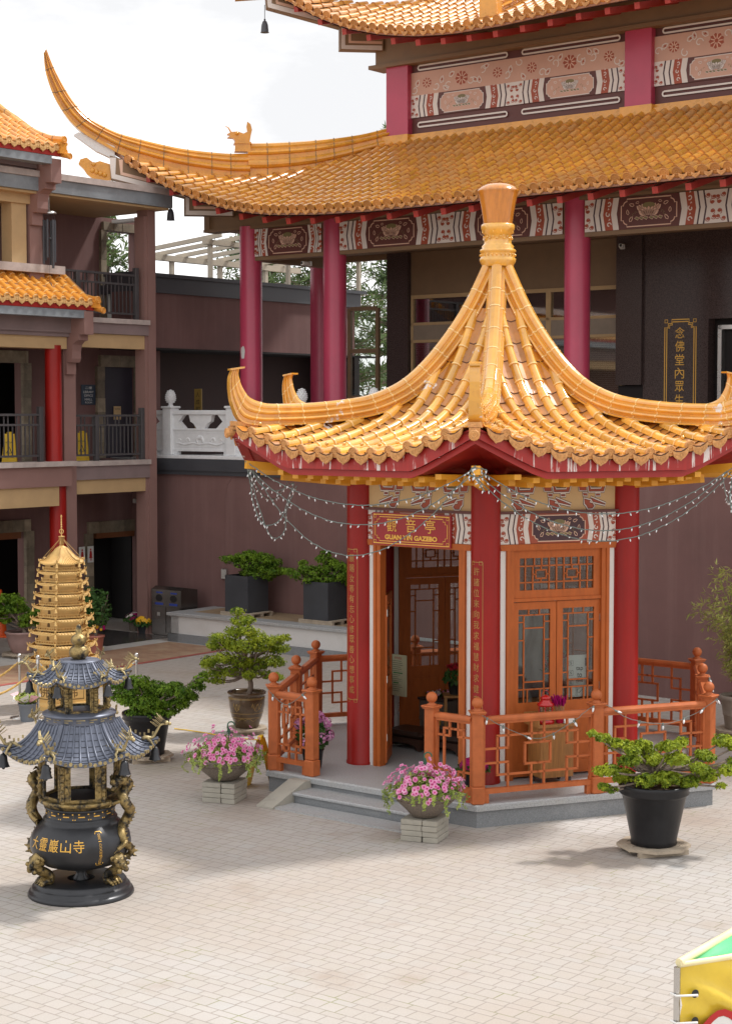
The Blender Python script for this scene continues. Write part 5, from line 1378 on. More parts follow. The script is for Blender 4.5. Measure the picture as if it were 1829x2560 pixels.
def toilet(label, v, woman):
    t = thing('washroom_sign', label, 'sign', Wp(-1.9, v, 1.42), ROT+PI/2, 'red figure washroom signs')
    mb = MB(); mb.bb(-.09,.09,-.01,0,0,.36,.003); mb.build('sign_panel', M['paper'], t)
    mb = MB(); f = lambda a, b, d: (a, -.01-d, b); c = .245
    mb.flat([(.022*math.cos(i*PI/5), .285+.024*math.sin(i*PI/5)) for i in range(10)], f, .002)
    mb.flat([(-.025,.255),(-.042,.15),(-.03,.15)] + ([(-.055,.10),(.055,.10)] if woman else [(-.026,.12),(.026,.12)]) + [(.03,.15),(.042,.15),(.025,.255)], f, .002)
    for s in (-1, 1): mb.flat([(s*.006,.11),(s*.024,.11),(s*.022,.04),(s*.008,.04)][::s], f, .002)
    mb.build('figure', M['inkred'], t)
toilet('white washroom sign with a red man, left of its pair', -.42, False); toilet('white washroom sign with a red woman, nearer the washroom door', -.17, True)
def camera_box(label, loc, rz):
    t = thing('security_camera', label, 'camera', loc, rz, 'small white security cameras')
    mb = MB(); mb.bb(-.05,.05,-.02,.02,-.05,.05,.008); mb.build('bracket', M['white'], t)
    mb = MB(); mb.bb(-.04,.04,-.26,-.02,-.045,.035,.012); mb.build('camera_body', M['white'], t)
    mb = MB(); mb.lathe([(.03,-.275),(.03,-.255)], 12); mb.T = None
    mb2 = MB(); mb2.T = Matrix.Rotation(PI/2, 4, 'X'); mb2.lathe([(.028,.258),(.026,.268)], 12); mb2.build('lens', M['ink'], t)
    return t
camera_box('white camera on the brown wall of the ground floor gallery', Wp(-1.90,1.20,2.72), ROT+PI/2-.5)
camera_box('white camera under the hall gallery ceiling by the granite pier', Wp(8.9,4.1,8.0), ROT+.4)
camera_box('tiny camera below the hall beam between the two left columns', Wp(2.75,HV+.3,7.83), ROT)
# wind chime under the wing roof
wc = thing('wind_chime', 'wind chime of six dark metal tubes hanging under the wing roof', 'wind chime', Wp(.12,-3.05,8.62), ROT)
mb = MB(); mb.lathe([(.15,0),(.15,.03),(.09,.06),(.02,.075)], 16); mb.tube([(0,0,.07),(0,0,.36)], .008, 6); mb.build('top_disc', M['steel'], wc)
for k, L in enumerate((.95,.82,.9,.78,.86,.74)):
    a = 2*PI*k/6; x, y = .11*math.cos(a), .11*math.sin(a); mb = MB(); mb.tube([(x,y,-.12),(x,y,-.12-L)], .024, 10); mb.tube([(x,y,0),(x,y,-.12)], .003, 4); mb.build('chime_tube', M['slate'], wc)
mb = MB(); mb.tube([(0,0,0),(0,0,-1.35)], .003, 4); mb.lathe([(.001,-.5),(.05,-.49),(.05,-.47),(.001,-.46)], 12); mb.tube([(.06*math.cos(q*PI/6),0,-1.42+.075*math.sin(q*PI/6)) for q in range(13)], .01, 5); mb.build('clapper', M['slate'], wc)
# ------------------------------------------------------------------ plants
def spray(mb, p, dr, size, q, n=4, w=.42, mi=0):
    ref = Vector((q.uniform(-1,1), q.uniform(-1,1), q.uniform(-1,1)))
    x = dr.cross(ref)
    if x.length < 1e-4: x = Vector((1,0,0))
    x.normalize(); y = dr.cross(x)
    V = []; F = []
    for k in range(n):
        a = 2*PI*(k+q.random()*.6)/n; o = (x*math.cos(a)+y*math.sin(a)); d = (o*.85+dr*q.uniform(.25,.8)).normalized(); s = d.cross(dr+Vector((.01,0,0))).normalized()
        L = size*q.uniform(.7,1.3); b = len(V)
        V += [p, p+d*L*.55+s*L*w*.5, p+d*L, p+d*L*.55-s*L*w*.5]; F.append((b, b+1, b+2, b+3))
    mb.add(V, F, mi)
def foliage(mb, pads, n, size, q, flat_=.52, core=.62):
    """leaf sprays through cloud-like pads (x,y,z,r)"""
    wsum = sum(r*r for *_, r in pads)
    for x, y, z, r in pads:
        for _ in range(max(6, int(n*r*r/wsum))):
            d = Vector((q.gauss(0,1), q.gauss(0,1), q.gauss(0,1))).normalized(); rr = r*(core+(1.08-core)*q.random()**.7)
            lump = 1+.28*math.sin(d.x*7+x*31)*math.sin(d.y*6+y*17+d.z*5)
            p = Vector((x+d.x*rr*lump*1.1, y+d.y*rr*lump*1.1, z+d.z*rr*flat_*lump))
            spray(mb, p, (d+Vector((0,0,.55))).normalized(), size, q, 4, .75)
def branches(mb, base, pads, q, r0=.05, trunk=None):
    tr = [Vector(p) for p in trunk]
    mb.tube(smooth_path(tr, 4), [lerp(r0, r0*.55, i/(4*(len(tr)-1))) for i in range(4*(len(tr)-1)+1)], 8)
    top = tr[-1]
    for x, y, z, r in pads:
        s = tr[-1] if q.random() < .6 else tr[max(1, len(tr)-2)]
        e = Vector((x, y, z-r*.2)); m = s.lerp(e, .5)+Vector((q.uniform(-.05,.05), q.uniform(-.05,.05), -.05))
        mb.tube(smooth_path([s, m, e], 4), [r0*.42, r0*.40, r0*.36, r0*.33, r0*.3, r0*.26, r0*.22, r0*.18, r0*.12], 6)
def px_pads(bx, by, sc, lst, q, depth):
    out = []
    for i, p in enumerate(lst):
        x, y, r = p[0]*1.12623, p[1]*1.12623, p[2]*1.12623
        dy = p[3] if len(p) > 3 else q.uniform(-depth, depth)
        zz = (by-y)/sc-dy*.16     # nearer pads sit lower in the view
        out.append(((x-bx)/sc, dy, zz, r/sc))
        if len(p) < 4: out.append(((x-bx)/sc+q.uniform(-.05,.05), -dy*.8, (by-y)/sc+dy*.13-.03, r/sc*.85))
    return out
def bonsai(name, label, loc, pot, lst, bx, by, sc, trunk, leaf, n, size, depth, seed, r0=.045, z_off=0.0, cat='potted tree'):
    q = random.Random(seed); t = thing(name, label, cat, loc)
    pot(t)
    pads = px_pads(bx, by, sc, lst, q, depth); pads = [(x, y, z+z_off, r*.94) for x, y, z, r in pads]
    mb = MB(); branches(mb, None, pads, q, r0, trunk); mb.build('trunk', M['bark'], t)
    mb = MB(); foliage(mb, pads, n, size, q); mb.build('crown', M[leaf], t)
    return t
def soil(par, r, z, c=(0,0)):
    mb = MB(); q = random.Random(3)
    mb.lathe([(r, z-.03),(r, z),(r*.6, z+.015),(.001, z+.025)], 20, (c[0], c[1], 0)); o = mb.build('soil', M['soil'], par); return o
def lathe_pot(prof, m, soil_r, soil_z, n=36, name='pot', extra=None):
    def f(t):
        mb = MB(); mb.lathe(prof, n, cap=False); mb.lathe([(.001, prof[0][1]+.002),(prof[0][0], prof[0][1]+.002)], n, cap=False); o = mb.build(name, m, t); soil(t, soil_r, soil_z)
        if extra: extra(o)
    return f
def pallet(label, loc, rz, w, d, octagon=True):
    t = thing('wooden_pallet', label, 'pallet', loc, rz, 'wooden pot pallets')
    n = 5
    if octagon:
        def ring(r, z0, z1, ri):
            for k in range(8):
                a0, a1 = PI/8+k*PI/4, PI/8+(k+1)*PI/4; mb = MB()
                P = [(r*math.cos(a0), r*math.sin(a0)),(r*math.cos(a1), r*math.sin(a1)),(ri*math.cos(a1), ri*math.sin(a1)),(ri*math.cos(a0), ri*math.sin(a0))]
                P = [(x*.996, y*.996) for x, y in P]
                mb.prism(P, lambda a, b, dd: (a, b, dd), z0, z1); mb.build('rim_board', M['pallet'], t)
        ring(w/2, .055, .085, w/2-.09)
        for k in range(5): mb = MB(); y = (k-2)*w*.15; L = math.sqrt((w*.42)**2-y*y); mb.bx(-L, L, y-w*.055, y+w*.055, .057, .083); mb.build('board', M['pallet'], t)
        for y in (-w*.28, 0, w*.28): mb = MB(); mb.bx(-w*.36, w*.36, y-.03, y+.03, 0, .054); mb.build('runner', M['pallet'], t)
    else:
        for k in range(n): mb = MB(); mb.bx(-w/2+w*k/n+.006, -w/2+w*(k+1)/n-.006, -d/2, d/2, .062, .085); mb.build('board', M['pallet'], t)
        for y in (-d/2+.04, 0, d/2-.04): mb = MB(); mb.bx(-w/2, w/2, y-.035, y+.035, 0, .060); mb.build('runner', M['pallet'], t)
    return t
PZL = .086
# big black pot, right foreground
p = G(1633, 2128); pallet('octagonal pallet under the big black pot in the right foreground', p, .3, .80, .8)
BLK = lambda s, h, r1, r0: [(r0*.97,0),(r0*1.02,.01),(r0,.05),(lerp(r0,r1,.9)*.96,h*.80),(r1*.97,h*.82),(r1*1.02,h*.85),(r1*.985,h*.90),(r1*1.03,h*.93),(r1*1.03,h*.98),(r1,h),(r1*.93,h*.985),(r1*.88,h*.86)]
bonsai('potted_bonsai', 'wide bright green bonsai in the big black pot in front of the railing', p+Vector((0,0,PZL)), lathe_pot(BLK(1,.66,.37,.245), M['blackpot'], .33, .60),
    [(1310,1643,11,-.1),(1335,1652,15,-.1),(1362,1664,17),(1395,1672,20),(1425,1668,18),(1392,1700,20),(1440,1695,24),(1478,1668,18),(1490,1697,24),(1515,1660,13),(1530,1712,24),(1562,1690,18),(1345,1722,19),(1332,1760,13,-.2),(1352,1768,10,-.2),(1385,1735,22),(1425,1745,24,-.25),(1470,1740,26,-.25),(1520,1748,22,-.2),(1565,1735,20),(1600,1722,18),(1590,1758,10,-.2),(1608,1660,22,.15),(1632,1672,18,.1),(1630,1705,16),(1655,1690,16)],
    1633, 2128, 233, [(0,.02,.58),(-.03,0,.70),(.04,.02,.80)], 'leaf_a', 6500, .027, .32, 11, .05)
# brown dragon jar, middle
p = G(617, 1832); pallet('octagonal pallet under the brown dragon jar', p, .2, .62, .6)
def dragon_slip(o):
    mb = MB()
    f = lambda a, b, d: ((interp(JAR, b)+.003+d)*math.sin(a), -(interp(JAR, b)+.003+d)*math.cos(a), b)
    for z, am in ((.165,.0),(.135,.02),(.23,0),(.44,0),(.455,0)):
        mb.ribbon([(2*PI*k/60, z+am*math.sin(k*.9)) for k in range(61)], .008, f, 0, 0, closed=False)
    for a0, s in ((-.55,1),(.65,1.5),(2.2,1.4),(-2,1.3)):
        mb.ribbon([(a0-.22*s+.11*s*k*.5, .33+.05*math.sin(k*1.7)) for k in range(9)], .022, f, .001, 0, closed=False)
        for k in range(5): mb.ribbon([(a0+(k-2)*.07*s, .30),(a0+(k-2)*.09*s, .37+.02*(k % 2))], .010, f, .001, 0, closed=False)
        mb.ribbon([(a0-.1*s,.29),(a0,.265),(a0+.1*s,.29)], .010, f, .001, 0, closed=False)
    mb.build('dragon_drawing', M['potgold'], o)
JAR = [(0,.175),(.1,.20),(.2,.235),(.33,.262),(.44,.268),(.49,.26)]
bonsai('potted_bonsai', 'upright yellow green bonsai in a brown dragon jar left of the gazebo', p+Vector((0,0,PZL)), lathe_pot([(.165,0),(.175,.01),(.20,.1),(.235,.2),(.262,.33),(.268,.44),(.258,.475),(.268,.49),(.285,.50),(.285,.525),(.27,.535),(.245,.52),(.235,.44)], M['brownpot'], .24, .47, extra=dragon_slip),
    [(528,1368,15,0),(532,1388,20),(548,1385,15),(520,1412,22),(553,1412,20),(572,1425,22),(488,1425,18),(478,1442,16),(510,1440,26),(545,1445,28),(585,1445,24),(612,1432,20),(632,1425,13),(625,1450,18),(500,1472,22),(470,1478,20),(455,1485,14),(535,1480,26),(575,1482,26),(608,1478,22),(480,1500,22),(515,1500,20),(470,1518,16,-.1),(488,1520,14),(555,1508,18),(590,1508,14),(612,1512,14)],
    617, 1832, 170, [(.03,0,.46),(.06,0,.62),(.02,.02,.80),(-.02,0,1.0)], 'leaf_a', 6500, .026, .26, 5, .045)
# black pot left, behind the burner
p = G(368, 1900); pallet('octagonal pallet under the black pot behind the incense burner', p, .4, .72, .7)
bonsai('potted_bonsai', 'spreading dark green bonsai in a black pot between burner and petunias', p+Vector((0,0,PZL)), lathe_pot(BLK(1,.58,.33,.235), M['blackpot'], .29, .52),
    [(262,1530,18),(285,1522,22),(312,1522,24),(300,1540,22),(345,1532,22),(335,1550,24),(375,1540,22),(395,1530,15),(410,1545,22),(438,1530,16),(450,1515,14,-.1),(458,1505,9,-.1),(262,1552,16),(285,1562,24),(320,1570,28),(360,1568,26),(400,1570,22),(425,1555,16),(305,1590,22),(345,1592,22),(380,1590,16)],
    368, 1900, 188, [(0,0,.50),(-.06,0,.60),(-.02,0,.70)], 'leaf_b', 6000, .027, .30, 8, .04)
# granite planter wall with two square planters
gp = thing('granite_planter_wall', 'low light granite planter wall with boarded deck against the brown wall', 'planter wall', (OX.x, OX.y, 0), ROT)
def wall_at(boxes, m, nm, b=.0):
    mb = MB()
    for q in boxes: (mb.bb(*q, b) if b else mb.bx(*q))
    return mb.build(nm, m, gp)
wall_at([(1.18,10,-.80,-.55,.17,.535),(1.18,1.40,-.80,.55,.17,.535)], M['granitelight'], 'face_slab'); wall_at([(1.12,10,-.84,-.52,0,.165),(1.12,1.42,-.84,.57,0,.165)], M['granitedark'], 'plinth')
wall_at([(1.10,10,-.86,-.46,.537,.60)], M['granite'], 'coping', .008); wall_at([(1.10,1.45,-.46,.57,.537,.598)], M['granite'], 'coping', .008)
mb = MB()
for k in range(9): mb.bx(1.45,10,-.455+k*.114,-.455+k*.114+.108,.54,.592)
mb.build('deck', M['deck'], gp)
for nm, lab, u0, sc_p, lst, seed, off in (('planter_bonsai', 'flat topped bonsai in a charcoal square planter, left one on the granite wall', 2.42, 124, [(503,1242,12),(522,1240,15),(545,1238,18),(570,1236,18),(556,1228,11),(590,1243,18),(608,1250,16),(535,1252,15),(560,1256,20),(585,1262,20),(545,1270,14),(605,1270,17),(625,1268,12),(570,1275,16),(590,1282,12)], 21, 0),
        ('planter_bonsai', 'taller tufted bonsai in a charcoal square planter, nearer the gazebo column', 4.50, 128, [(640,1268,12),(655,1278,14),(678,1265,15),(672,1250,10),(700,1268,18),(715,1240,14),(722,1228,10),(735,1248,16),(725,1262,20),(755,1258,18),(690,1288,18),(720,1285,22),(750,1280,20),(775,1268,16),(770,1290,16),(735,1298,14)], 22, 0)):
    c = UV(u0+.31, -.19, .594)
    pt_ = pallet('slatted pallet under the %s charcoal planter on the deck' % ('left' if seed == 21 else 'right'), c, ROT, .86, .66, False)
    q = random.Random(seed); t = thing(nm, lab, 'planter', c+Vector((0,0,PZL)), ROT, 'square charcoal planters')
    mb = MB(); z = .74; w_ = .31
    mb.bx(-w_,w_,-w_,-w_+.03,0,z); mb.bx(-w_,w_,w_-.03,w_,0,z); mb.bx(-w_,-w_+.03,-w_+.03,w_-.03,0,z); mb.bx(w_-.03,w_,-w_+.03,w_-.03,0,z)
    mb.build('planter_box', M['planter'], t); mb = MB(); mb.bx(-w_+.02,w_-.02,-w_+.02,w_-.02,.1,.68); mb.build('soil', M['soil'], t)
    # photo pads, base point of this planter
    b2 = c; d = (b2.y); sc2 = FPX/d; bx = 914.5+FPX*b2.x/d*1.0; by = 1030+(CAMZ-.68)/d*FPX
    pads = px_pads(bx, by, sc2, lst, q, .26)
    Rm = Matrix.Rotation(-ROT, 3, 'Z')
    pads = [(*(Rm @ Vector((x, y, z)))[:], r) for x, y, z, r in pads]
    mb = MB(); branches(mb, None, pads, q, .04, [(0,0,.66),(.02,0,.78),(0,.02,.9)]); mb.build('trunk', M['bark'], t)
    mb = MB(); foliage(mb, pads, 3600, .032, q); mb.build('crown', M['leaf_b'], t)
# mauve pot, left edge
p = G(55, 1642); pallet('grey pallet under the mauve clay pot at the left frame edge', p, ROT, .8, .8)
bonsai('potted_bonsai', 'leaning green bonsai in a mauve clay pot left of the golden pagoda', p+Vector((0,0,PZL)), lathe_pot([(.19,0),(.2,.03),(.235,.10),(.28,.25),(.30,.36),(.325,.375),(.325,.41),(.305,.415),(.28,.38)], M['mauvepot'], .28, .36),
    [(8,1340,18),(28,1338,17),(45,1345,14),(2,1362,20),(25,1362,18),(50,1360,14),(8,1382,18),(-15,1350,20),(-20,1375,20),(62,1378,14),(80,1372,14),(92,1365,9),(58,1395,12),(78,1390,10)],
    55, 1642, 129, [(.06,0,.36),(.02,0,.5),(-.12,0,.72)], 'leaf_b', 2600, .04, .28, 31, .045)
# terracotta pot with a leafy shrub
q = random.Random(40); p = G(240, 1632)
t = thing('potted_shrub', 'leafy shrub in a terracotta pot right of the golden pagoda', 'potted plant', p)
lathe_pot([(.115,0),(.12,.02),(.155,.30),(.175,.31),(.175,.35),(.16,.352),(.15,.31)], M['terra'], .15, .31)(t)
mb = MB()
for k in range(7):
    a = q.uniform(0,6.28); mb.tube([(0,0,.3),(.08*math.cos(a),.08*math.sin(a),.6),(.25*math.cos(a),.25*math.sin(a),q.uniform(.85,1.2))], [.014,.01,.005], 6)
mb.build('stem', M['bark'], t); mb = MB()
for k in range(430):
    d = Vector((q.gauss(0,1), q.gauss(0,1), q.gauss(0,1))).normalized(); rr = q.random()**.5
    pp = Vector((d.x*.34*rr-.05, d.y*.34*rr, .88+d.z*.42*rr)); spray(mb, pp, (d+Vector((0,0,.3))).normalized(), .085, q, 3, .55)
mb.build('foliage', M['leaf_d'], t); mb = MB()
for k in range(12): mb.sph((q.uniform(-.1,.2), q.uniform(-.15,0), q.uniform(.45,.56)), .03, 6, k % 2)
mb.build('blossom', [M['mag'], M['yel']], t)
# small flower pots by the washroom door
def flowerpot(label, loc, r, h, pm, mats, R, n, seed, grp='flower pots at the washroom door', nm='flower_pot', fl=.025):
    q = random.Random(seed); t = thing(nm, label, 'flower pot', loc, 0, grp)
    lathe_pot([(r*.75,0),(r*.8,.01),(r,h*.9),(r*1.06,h*.92),(r*1.06,h),(r*.95,h)], pm, r*.93, h*.9)(t)
    mb = MB()
    for k in range(90):
        d = Vector((q.gauss(0,1), q.gauss(0,1), abs(q.gauss(0,1)))).normalized()
        spray(mb, Vector((d.x*R*.95, d.y*R*.95, h+d.z*R*.7*q.uniform(.5,1))), d, R*.4, q, 3, .6)
    mb.build('foliage', M['leaf_d'], t); mb = MB()
    for k in range(n):
        d = Vector((q.gauss(0,1), q.gauss(0,1), abs(q.gauss(0,1))+.15)).normalized(); c = Vector((d.x*R, d.y*R, h+.03+d.z*R*.75)); x = d.cross(Vector((.3,.1,1))).normalized(); y = d.cross(x); mi = q.randrange(len(mats))
        s = fl*q.uniform(.8,1.2)
        V = [c+d*.012]+[c+(x*math.cos(2*PI*j/7)+y*math.sin(2*PI*j/7))*s*(1 if j % 2 else .9) for j in range(7)]
        mb.add(V, [(0, j+1, (j+1) % 7+1) for j in range(7)], mi)
    mb.build('blossom', mats, t); return t
flowerpot('grey pot of magenta and white petunias by the washroom door', G(336,1577), .13,.22, M['aggregate'], [M['mag'], M['pwhite'], M['pink']], .20, 60, 51, fl=.05)
flowerpot('dark pot of yellow marigolds by the washroom door', G(361,1583), .15,.20, M['planter'], [M['yel']], .19, 75, 52, fl=.055)
# grey pot with wrapped bouquet by the stanchions
t = thing('wrapped_flower_pot', 'blue grey pot with a pink paper wrapped bouquet behind the incense burner', 'flower pot', G(69,1803))
lathe_pot([(.10,0),(.105,.02),(.135,.25),(.145,.26),(.145,.28),(.13,.27)], M['bluepot'], .125, .25)(t)
mb = MB(); q = random.Random(61)
for k in range(9):
    a = 2*PI*k/9; r = q.uniform(.18,.27); mb.add([(.03*math.cos(a-.4), .03*math.sin(a-.4), .26),(r*math.cos(a-.45), r*math.sin(a-.45), .33+q.uniform(0,.14)),(r*1.1*math.cos(a+.1), r*1.1*math.sin(a+.1), .30+q.uniform(0,.16)),(.03*math.cos(a+.5), .03*math.sin(a+.5), .27)], [(0,1,2,3)], k % 2)
mb.build('wrapping', [mat('pink wrapping paper', (.80,.45,.50), .5), M['paper']], t); mb = MB(); foliage(mb, [(0,0,.36,.13)], 60, .06, q); mb.build('foliage', M['leaf_e'], t)
# bamboo, right edge
p = G(1846, 1836); pallet('brown pallet under the bamboo pot at the right frame edge', p, ROT, .74, .7)
t = thing('potted_bamboo', 'feathery bamboo in a grey weathered pot behind the right railing', 'potted plant', p+Vector((0,0,PZL)))
lathe_pot([(.19,0),(.2,.02),(.225,.2),(.235,.205),(.235,.22),(.262,.42),(.285,.44),(.285,.49),(.265,.50),(.25,.45)], M['greypot'], .25, .45)(t)
q = random.Random(71); mb = MB(); lf = MB()
for k in range(26):
    a = q.uniform(0,6.28); r = q.uniform(.05,.16); lean = q.uniform(.15,.58); H = q.uniform(1.3,2.0)
    P = smooth_path([(r*math.cos(a), r*math.sin(a), .42),((r+.1*lean)*math.cos(a),(r+.1*lean)*math.sin(a), .42+H*.5),((r+lean)*math.cos(a),(r+lean)*math.sin(a), .42+H*.95)], 7)
    mb.tube(P, [.009-.0005*i for i in range(len(P))], 5)
    for i in range(4, len(P)):
        for _ in range(9):
            pp = P[i]+Vector((q.uniform(-.12,.12), q.uniform(-.12,.12), q.uniform(-.1,.1)))
            d = Vector((math.cos(a)+q.gauss(0,.8), math.sin(a)+q.gauss(0,.8), q.gauss(-.05,.45))).normalized()
            for _ in range(3):
                dd = (d+Vector((q.gauss(0,.45), q.gauss(0,.45), q.gauss(0,.35)))).normalized(); s = dd.cross(Vector((q.random(), q.random(), 1))).normalized(); L = q.uniform(.07,.14)
                lf.add([pp, pp+dd*L*.4+s*L*.085, pp+dd*L, pp+dd*L*.4-s*L*.085], [(0,1,2,3)])
mb.build('stem', M['leaf_e'], t); lf.build('foliage', M['leaf_c'], t)
# petunia bowls on stacked pavers
def petunias(label, plabel, px, py, rz, R, seed, cone):
    q = random.Random(seed); base = G(px, py)
    ps = thing('paver_pedestal', plabel, 'pedestal', base, rz, 'pedestals of stacked pavers')
    for k in range(4):
        for j in range(2):
            for i in range(2):
                mb = MB(); s = .215; dx, dy = q.uniform(-.006,.006), q.uniform(-.006,.006); w1 = .33 if (k+i) % 2 else .26
                x0 = -.215+(.25 if j else 0); x1 = x0+(.18 if j else .25)
                mb.bb(x0+.004+dx, x1-.004+dx, -.215+i*.215+.003+dy, .0+i*.215-.003+dy, k*.062+.001, k*.062+.060, .006); mb.build('paver', M['concrete'], ps)
    t = thing('petunia_bowl', label, 'flower bowl', base+Vector((0,0,.25)), 0, 'petunia bowls')
    mb = MB(); mb.lathe([(.10,0),(.15,.01),(R*.62,.09),(R*.88,.18),(R,.265),(R*1.0,.28),(R*.95,.28),(R*.9,.24)], 36, cap=False); mb.lathe([(.001,.001),(.10,.001)], 36, cap=False); mb.build('bowl', M['aggregate'], t); soil(t, R*.92, .23)
    lf = MB(); fl = MB(); vn = MB()
    H = .30
    for k in range(900):
        a = q.uniform(0,6.28); rr = R*1.0*math.sqrt(q.random()); hz = .24+H*(1-(rr/R)**2)*q.uniform(.15,1.0)
        spray(lf, Vector((rr*math.cos(a), rr*math.sin(a), hz)), Vector((math.cos(a)*rr, math.sin(a)*rr, .5)).normalized(), .045, q, 3, .5)
    for k in range(230):
        a = q.uniform(0,6.28); u = math.sqrt(q.random()); lb = 1+.16*math.sin(a*3+seed)+.10*math.sin(a*5+seed*2); rr = R*1.12*u*lb; hz = .27+H*(1-u*u)*.85*lb+q.uniform(-.04,.07)
        if cone and q.random() < .12: hz += q.uniform(.02,.12)
        d = Vector((math.cos(a)*u+q.gauss(0,.25), math.sin(a)*u+q.gauss(0,.25)-.25, .55+q.gauss(0,.2))).normalized(); c = Vector((rr*math.cos(a), rr*math.sin(a), hz))
        x = d.cross(Vector((.2,.5,1))).normalized(); y = d.cross(x); s = q.uniform(.024,.036)
        V = [c-d*.006]+[c+(x*math.cos(2*PI*j/10)+y*math.sin(2*PI*j/10))*s*(1 if j % 2 else .88)+d*(.008 if j % 2 else .002) for j in range(10)]
        fl.add(V, [(0, j+1, (j+1) % 10+1) for j in range(10)], 0)
        V = [c+d*.006]+[c+d*.0045+(x*math.cos(2*PI*j/6)+y*math.sin(2*PI*j/6))*s*.33 for j in range(6)]
        fl.add(V, [(0, j+1, (j+1) % 6+1) for j in range(6)], 1)
    for k in range(26):
        a = q.uniform(0,6.28); L = q.uniform(.05,.24); n = int(L/.022)+2; x, y = R*.97*math.cos(a), R*.97*math.sin(a); P = []
        for i in range(n):
            f = i/(n-1); o = .06*math.sin(min(1, f*2)*PI/2)+.02*math.sin(i*.9+k); P.append(Vector((x*(1+o/R*1.6), y*(1+o/R*1.6), .30-L*f+.02*math.sin(f*3)+.02)))
        vn.tube(P, .0025, 4)
        for p_ in P:
            for _ in range(3): spray(vn, p_+Vector((q.uniform(-.012,.012),)*2+(q.uniform(-.01,.01),)), Vector((math.cos(a), math.sin(a), q.uniform(-.4,.5))).normalized(), .026, q, 2, .7)
    lf.build('foliage', M['leaf_e'], t); fl.build('blossom', [M['pink'], M['pinkdk']], t); vn.build('trailing_vine', M['leaf_e'], t)
    hk = MB(); hx = (.05 if cone else 0)
    hk.tube([(hx,0,.3),(hx,0,.60),(hx-.012,0,.64)]+[(hx+.03-.042*math.cos(k*.55), 0, .67+.042*math.sin(k*.55)) for k in range(7)], [.004,.006]+[.009]*8, 6)
    hk.prism([(hx-.025,.58),(hx+.025,.58),(hx+.008,.65),(hx-.008,.65)], lambda a, b, d: (a, d, b), -.004, .004)
    for s in (-1, 1): hk.tube([(hx,0,.58),(s*.2,.1*s,.34)], .003, 4)
    hk.build('hanger_hook', mat('dark green plastic', (.03,.10,.06), .4), t)
    return t
petunias('stone bowl of pink petunias on pavers left of the gazebo steps', 'stack of grey pavers under the petunia bowl left of the steps', 562, 2000, ROT+.35, .395, 81, True)
petunias('stone bowl of pink petunias on pavers in front of the gazebo corner', 'stack of grey pavers under the petunia bowl by the gazebo corner', 1062, 2096, ROT+.30, .36, 82, False)
# pots behind the railing
gz = lambda x, y, z=PZ: GC+E1*x+E2*y+Vector((0,0,z))
flowerpot('black pot of magenta chrysanthemums behind the front railing corner', gz(1.10,-2.10), .125,.23, M['blackpot'], [M['mag']], .17, 150, 91, 'pots behind the railing', 'flower_pot', .03)
def mopheads(t, cs, m, q):
    mb = MB()
    for c in cs:
        for k in range(75):
            d = Vector((q.gauss(0,1), q.gauss(0,1), q.gauss(0,1))).normalized(); p_ = Vector(c)+d*.075; x = d.cross(Vector((.3,.2,1))).normalized(); y = d.cross(x); s = .02
            mb.add([p_+x*s, p_+y*s, p_-x*s, p_-y*s], [(0,1,2,3)])
    mb.build('blossom', m, t)
t = thing('potted_hydrangea', 'pink hydrangea in a black pot behind the short railing panel', 'potted plant', gz(-1.22,-2.28), 0)
lathe_pot([(.10,0),(.11,.02),(.135,.22),(.145,.23),(.145,.25),(.13,.25)], M['blackpot'], .125, .22)(t); q = random.Random(95)
mb = MB()
for k in range(120):
    d = Vector((q.gauss(0,1), q.gauss(0,1), q.gauss(0,1))).normalized(); spray(mb, Vector((d.x*.17, d.y*.17, .42+d.z*.16)), (d+Vector((0,0,.2))).normalized(), .08, q, 3, .7)
mb.build('foliage', M['leaf_d'], t)
mopheads(t, [(-.05,-.1,.60),(.08,-.1,.66),(-.16,0,.55),(.17,.02,.56),(.1,-.14,.40),(-.06,-.17,.33),(.2,-.04,.42),(0,.05,.64)], M['hydr'], q)
# trees outside the court
def conifer(label, x, y, H, R, seed, n=1500, size=.34, z0=1.2, wide=False):
    q = random.Random(seed); t = thing('conifer_tree', label, 'tree', (x, y, 0), 0, 'conifers behind the court')
    mb = MB(); mb.tube([(0,0,0),(.05,0,H*.5),(0,0,H*.98)], [R*.10, R*.06, .02], 8)
    lf = MB(); k = 0; z = z0
    while z < H*.99:
        f = (z-z0)/(H-z0); L0 = R*((1-f)**.8 if not wide else min(1, 1.5*(1-f)**.6))
        for b in range(7):
            a = q.uniform(0,6.28); L = L0*q.uniform(.6,1.15)+.1; rise = q.uniform(-.05,.28)
            e = Vector((L*math.cos(a), L*math.sin(a), z+L*rise)); s = Vector((0,0,z-.1))
            mb.tube([s, s.lerp(e, .5)+Vector((0,0,-.04*L)), e], [.05*R*(1-f)+.012,.02,.008], 5, cap=False)
            m = max(4, int(L*10))
            for j in range(m):
                p_ = s.lerp(e, (j+1)/m)+Vector((q.gauss(0,.10), q.gauss(0,.10), q.gauss(0,.08)))*(.5+L*.35)
                spray(lf, p_, (Vector((math.cos(a), math.sin(a), .5))+Vector((q.gauss(0,.5), q.gauss(0,.5), q.gauss(0,.4)))).normalized(), size*q.uniform(.6,1.2), q, 4, .22)
        z += max(.16, .045*H*(1-f*.5))
    mb.build('trunk', M['bark'], t); lf.build('crown', M['conifer'], t)
conifer('slender conifer seen through the top gallery opening, against the sky', -8.9, 60, 12.6, 2.3, 101, size=.3)
conifer('dense conifer behind the low range, seen between the hall columns', -3.4, 62, 12.4, 3.6, 102, size=.30, wide=True)
conifer('tall conifer seen through the glazed gallery screen', -1.2, 58, 12.0, 2.6, 103, size=.30, wide=True)
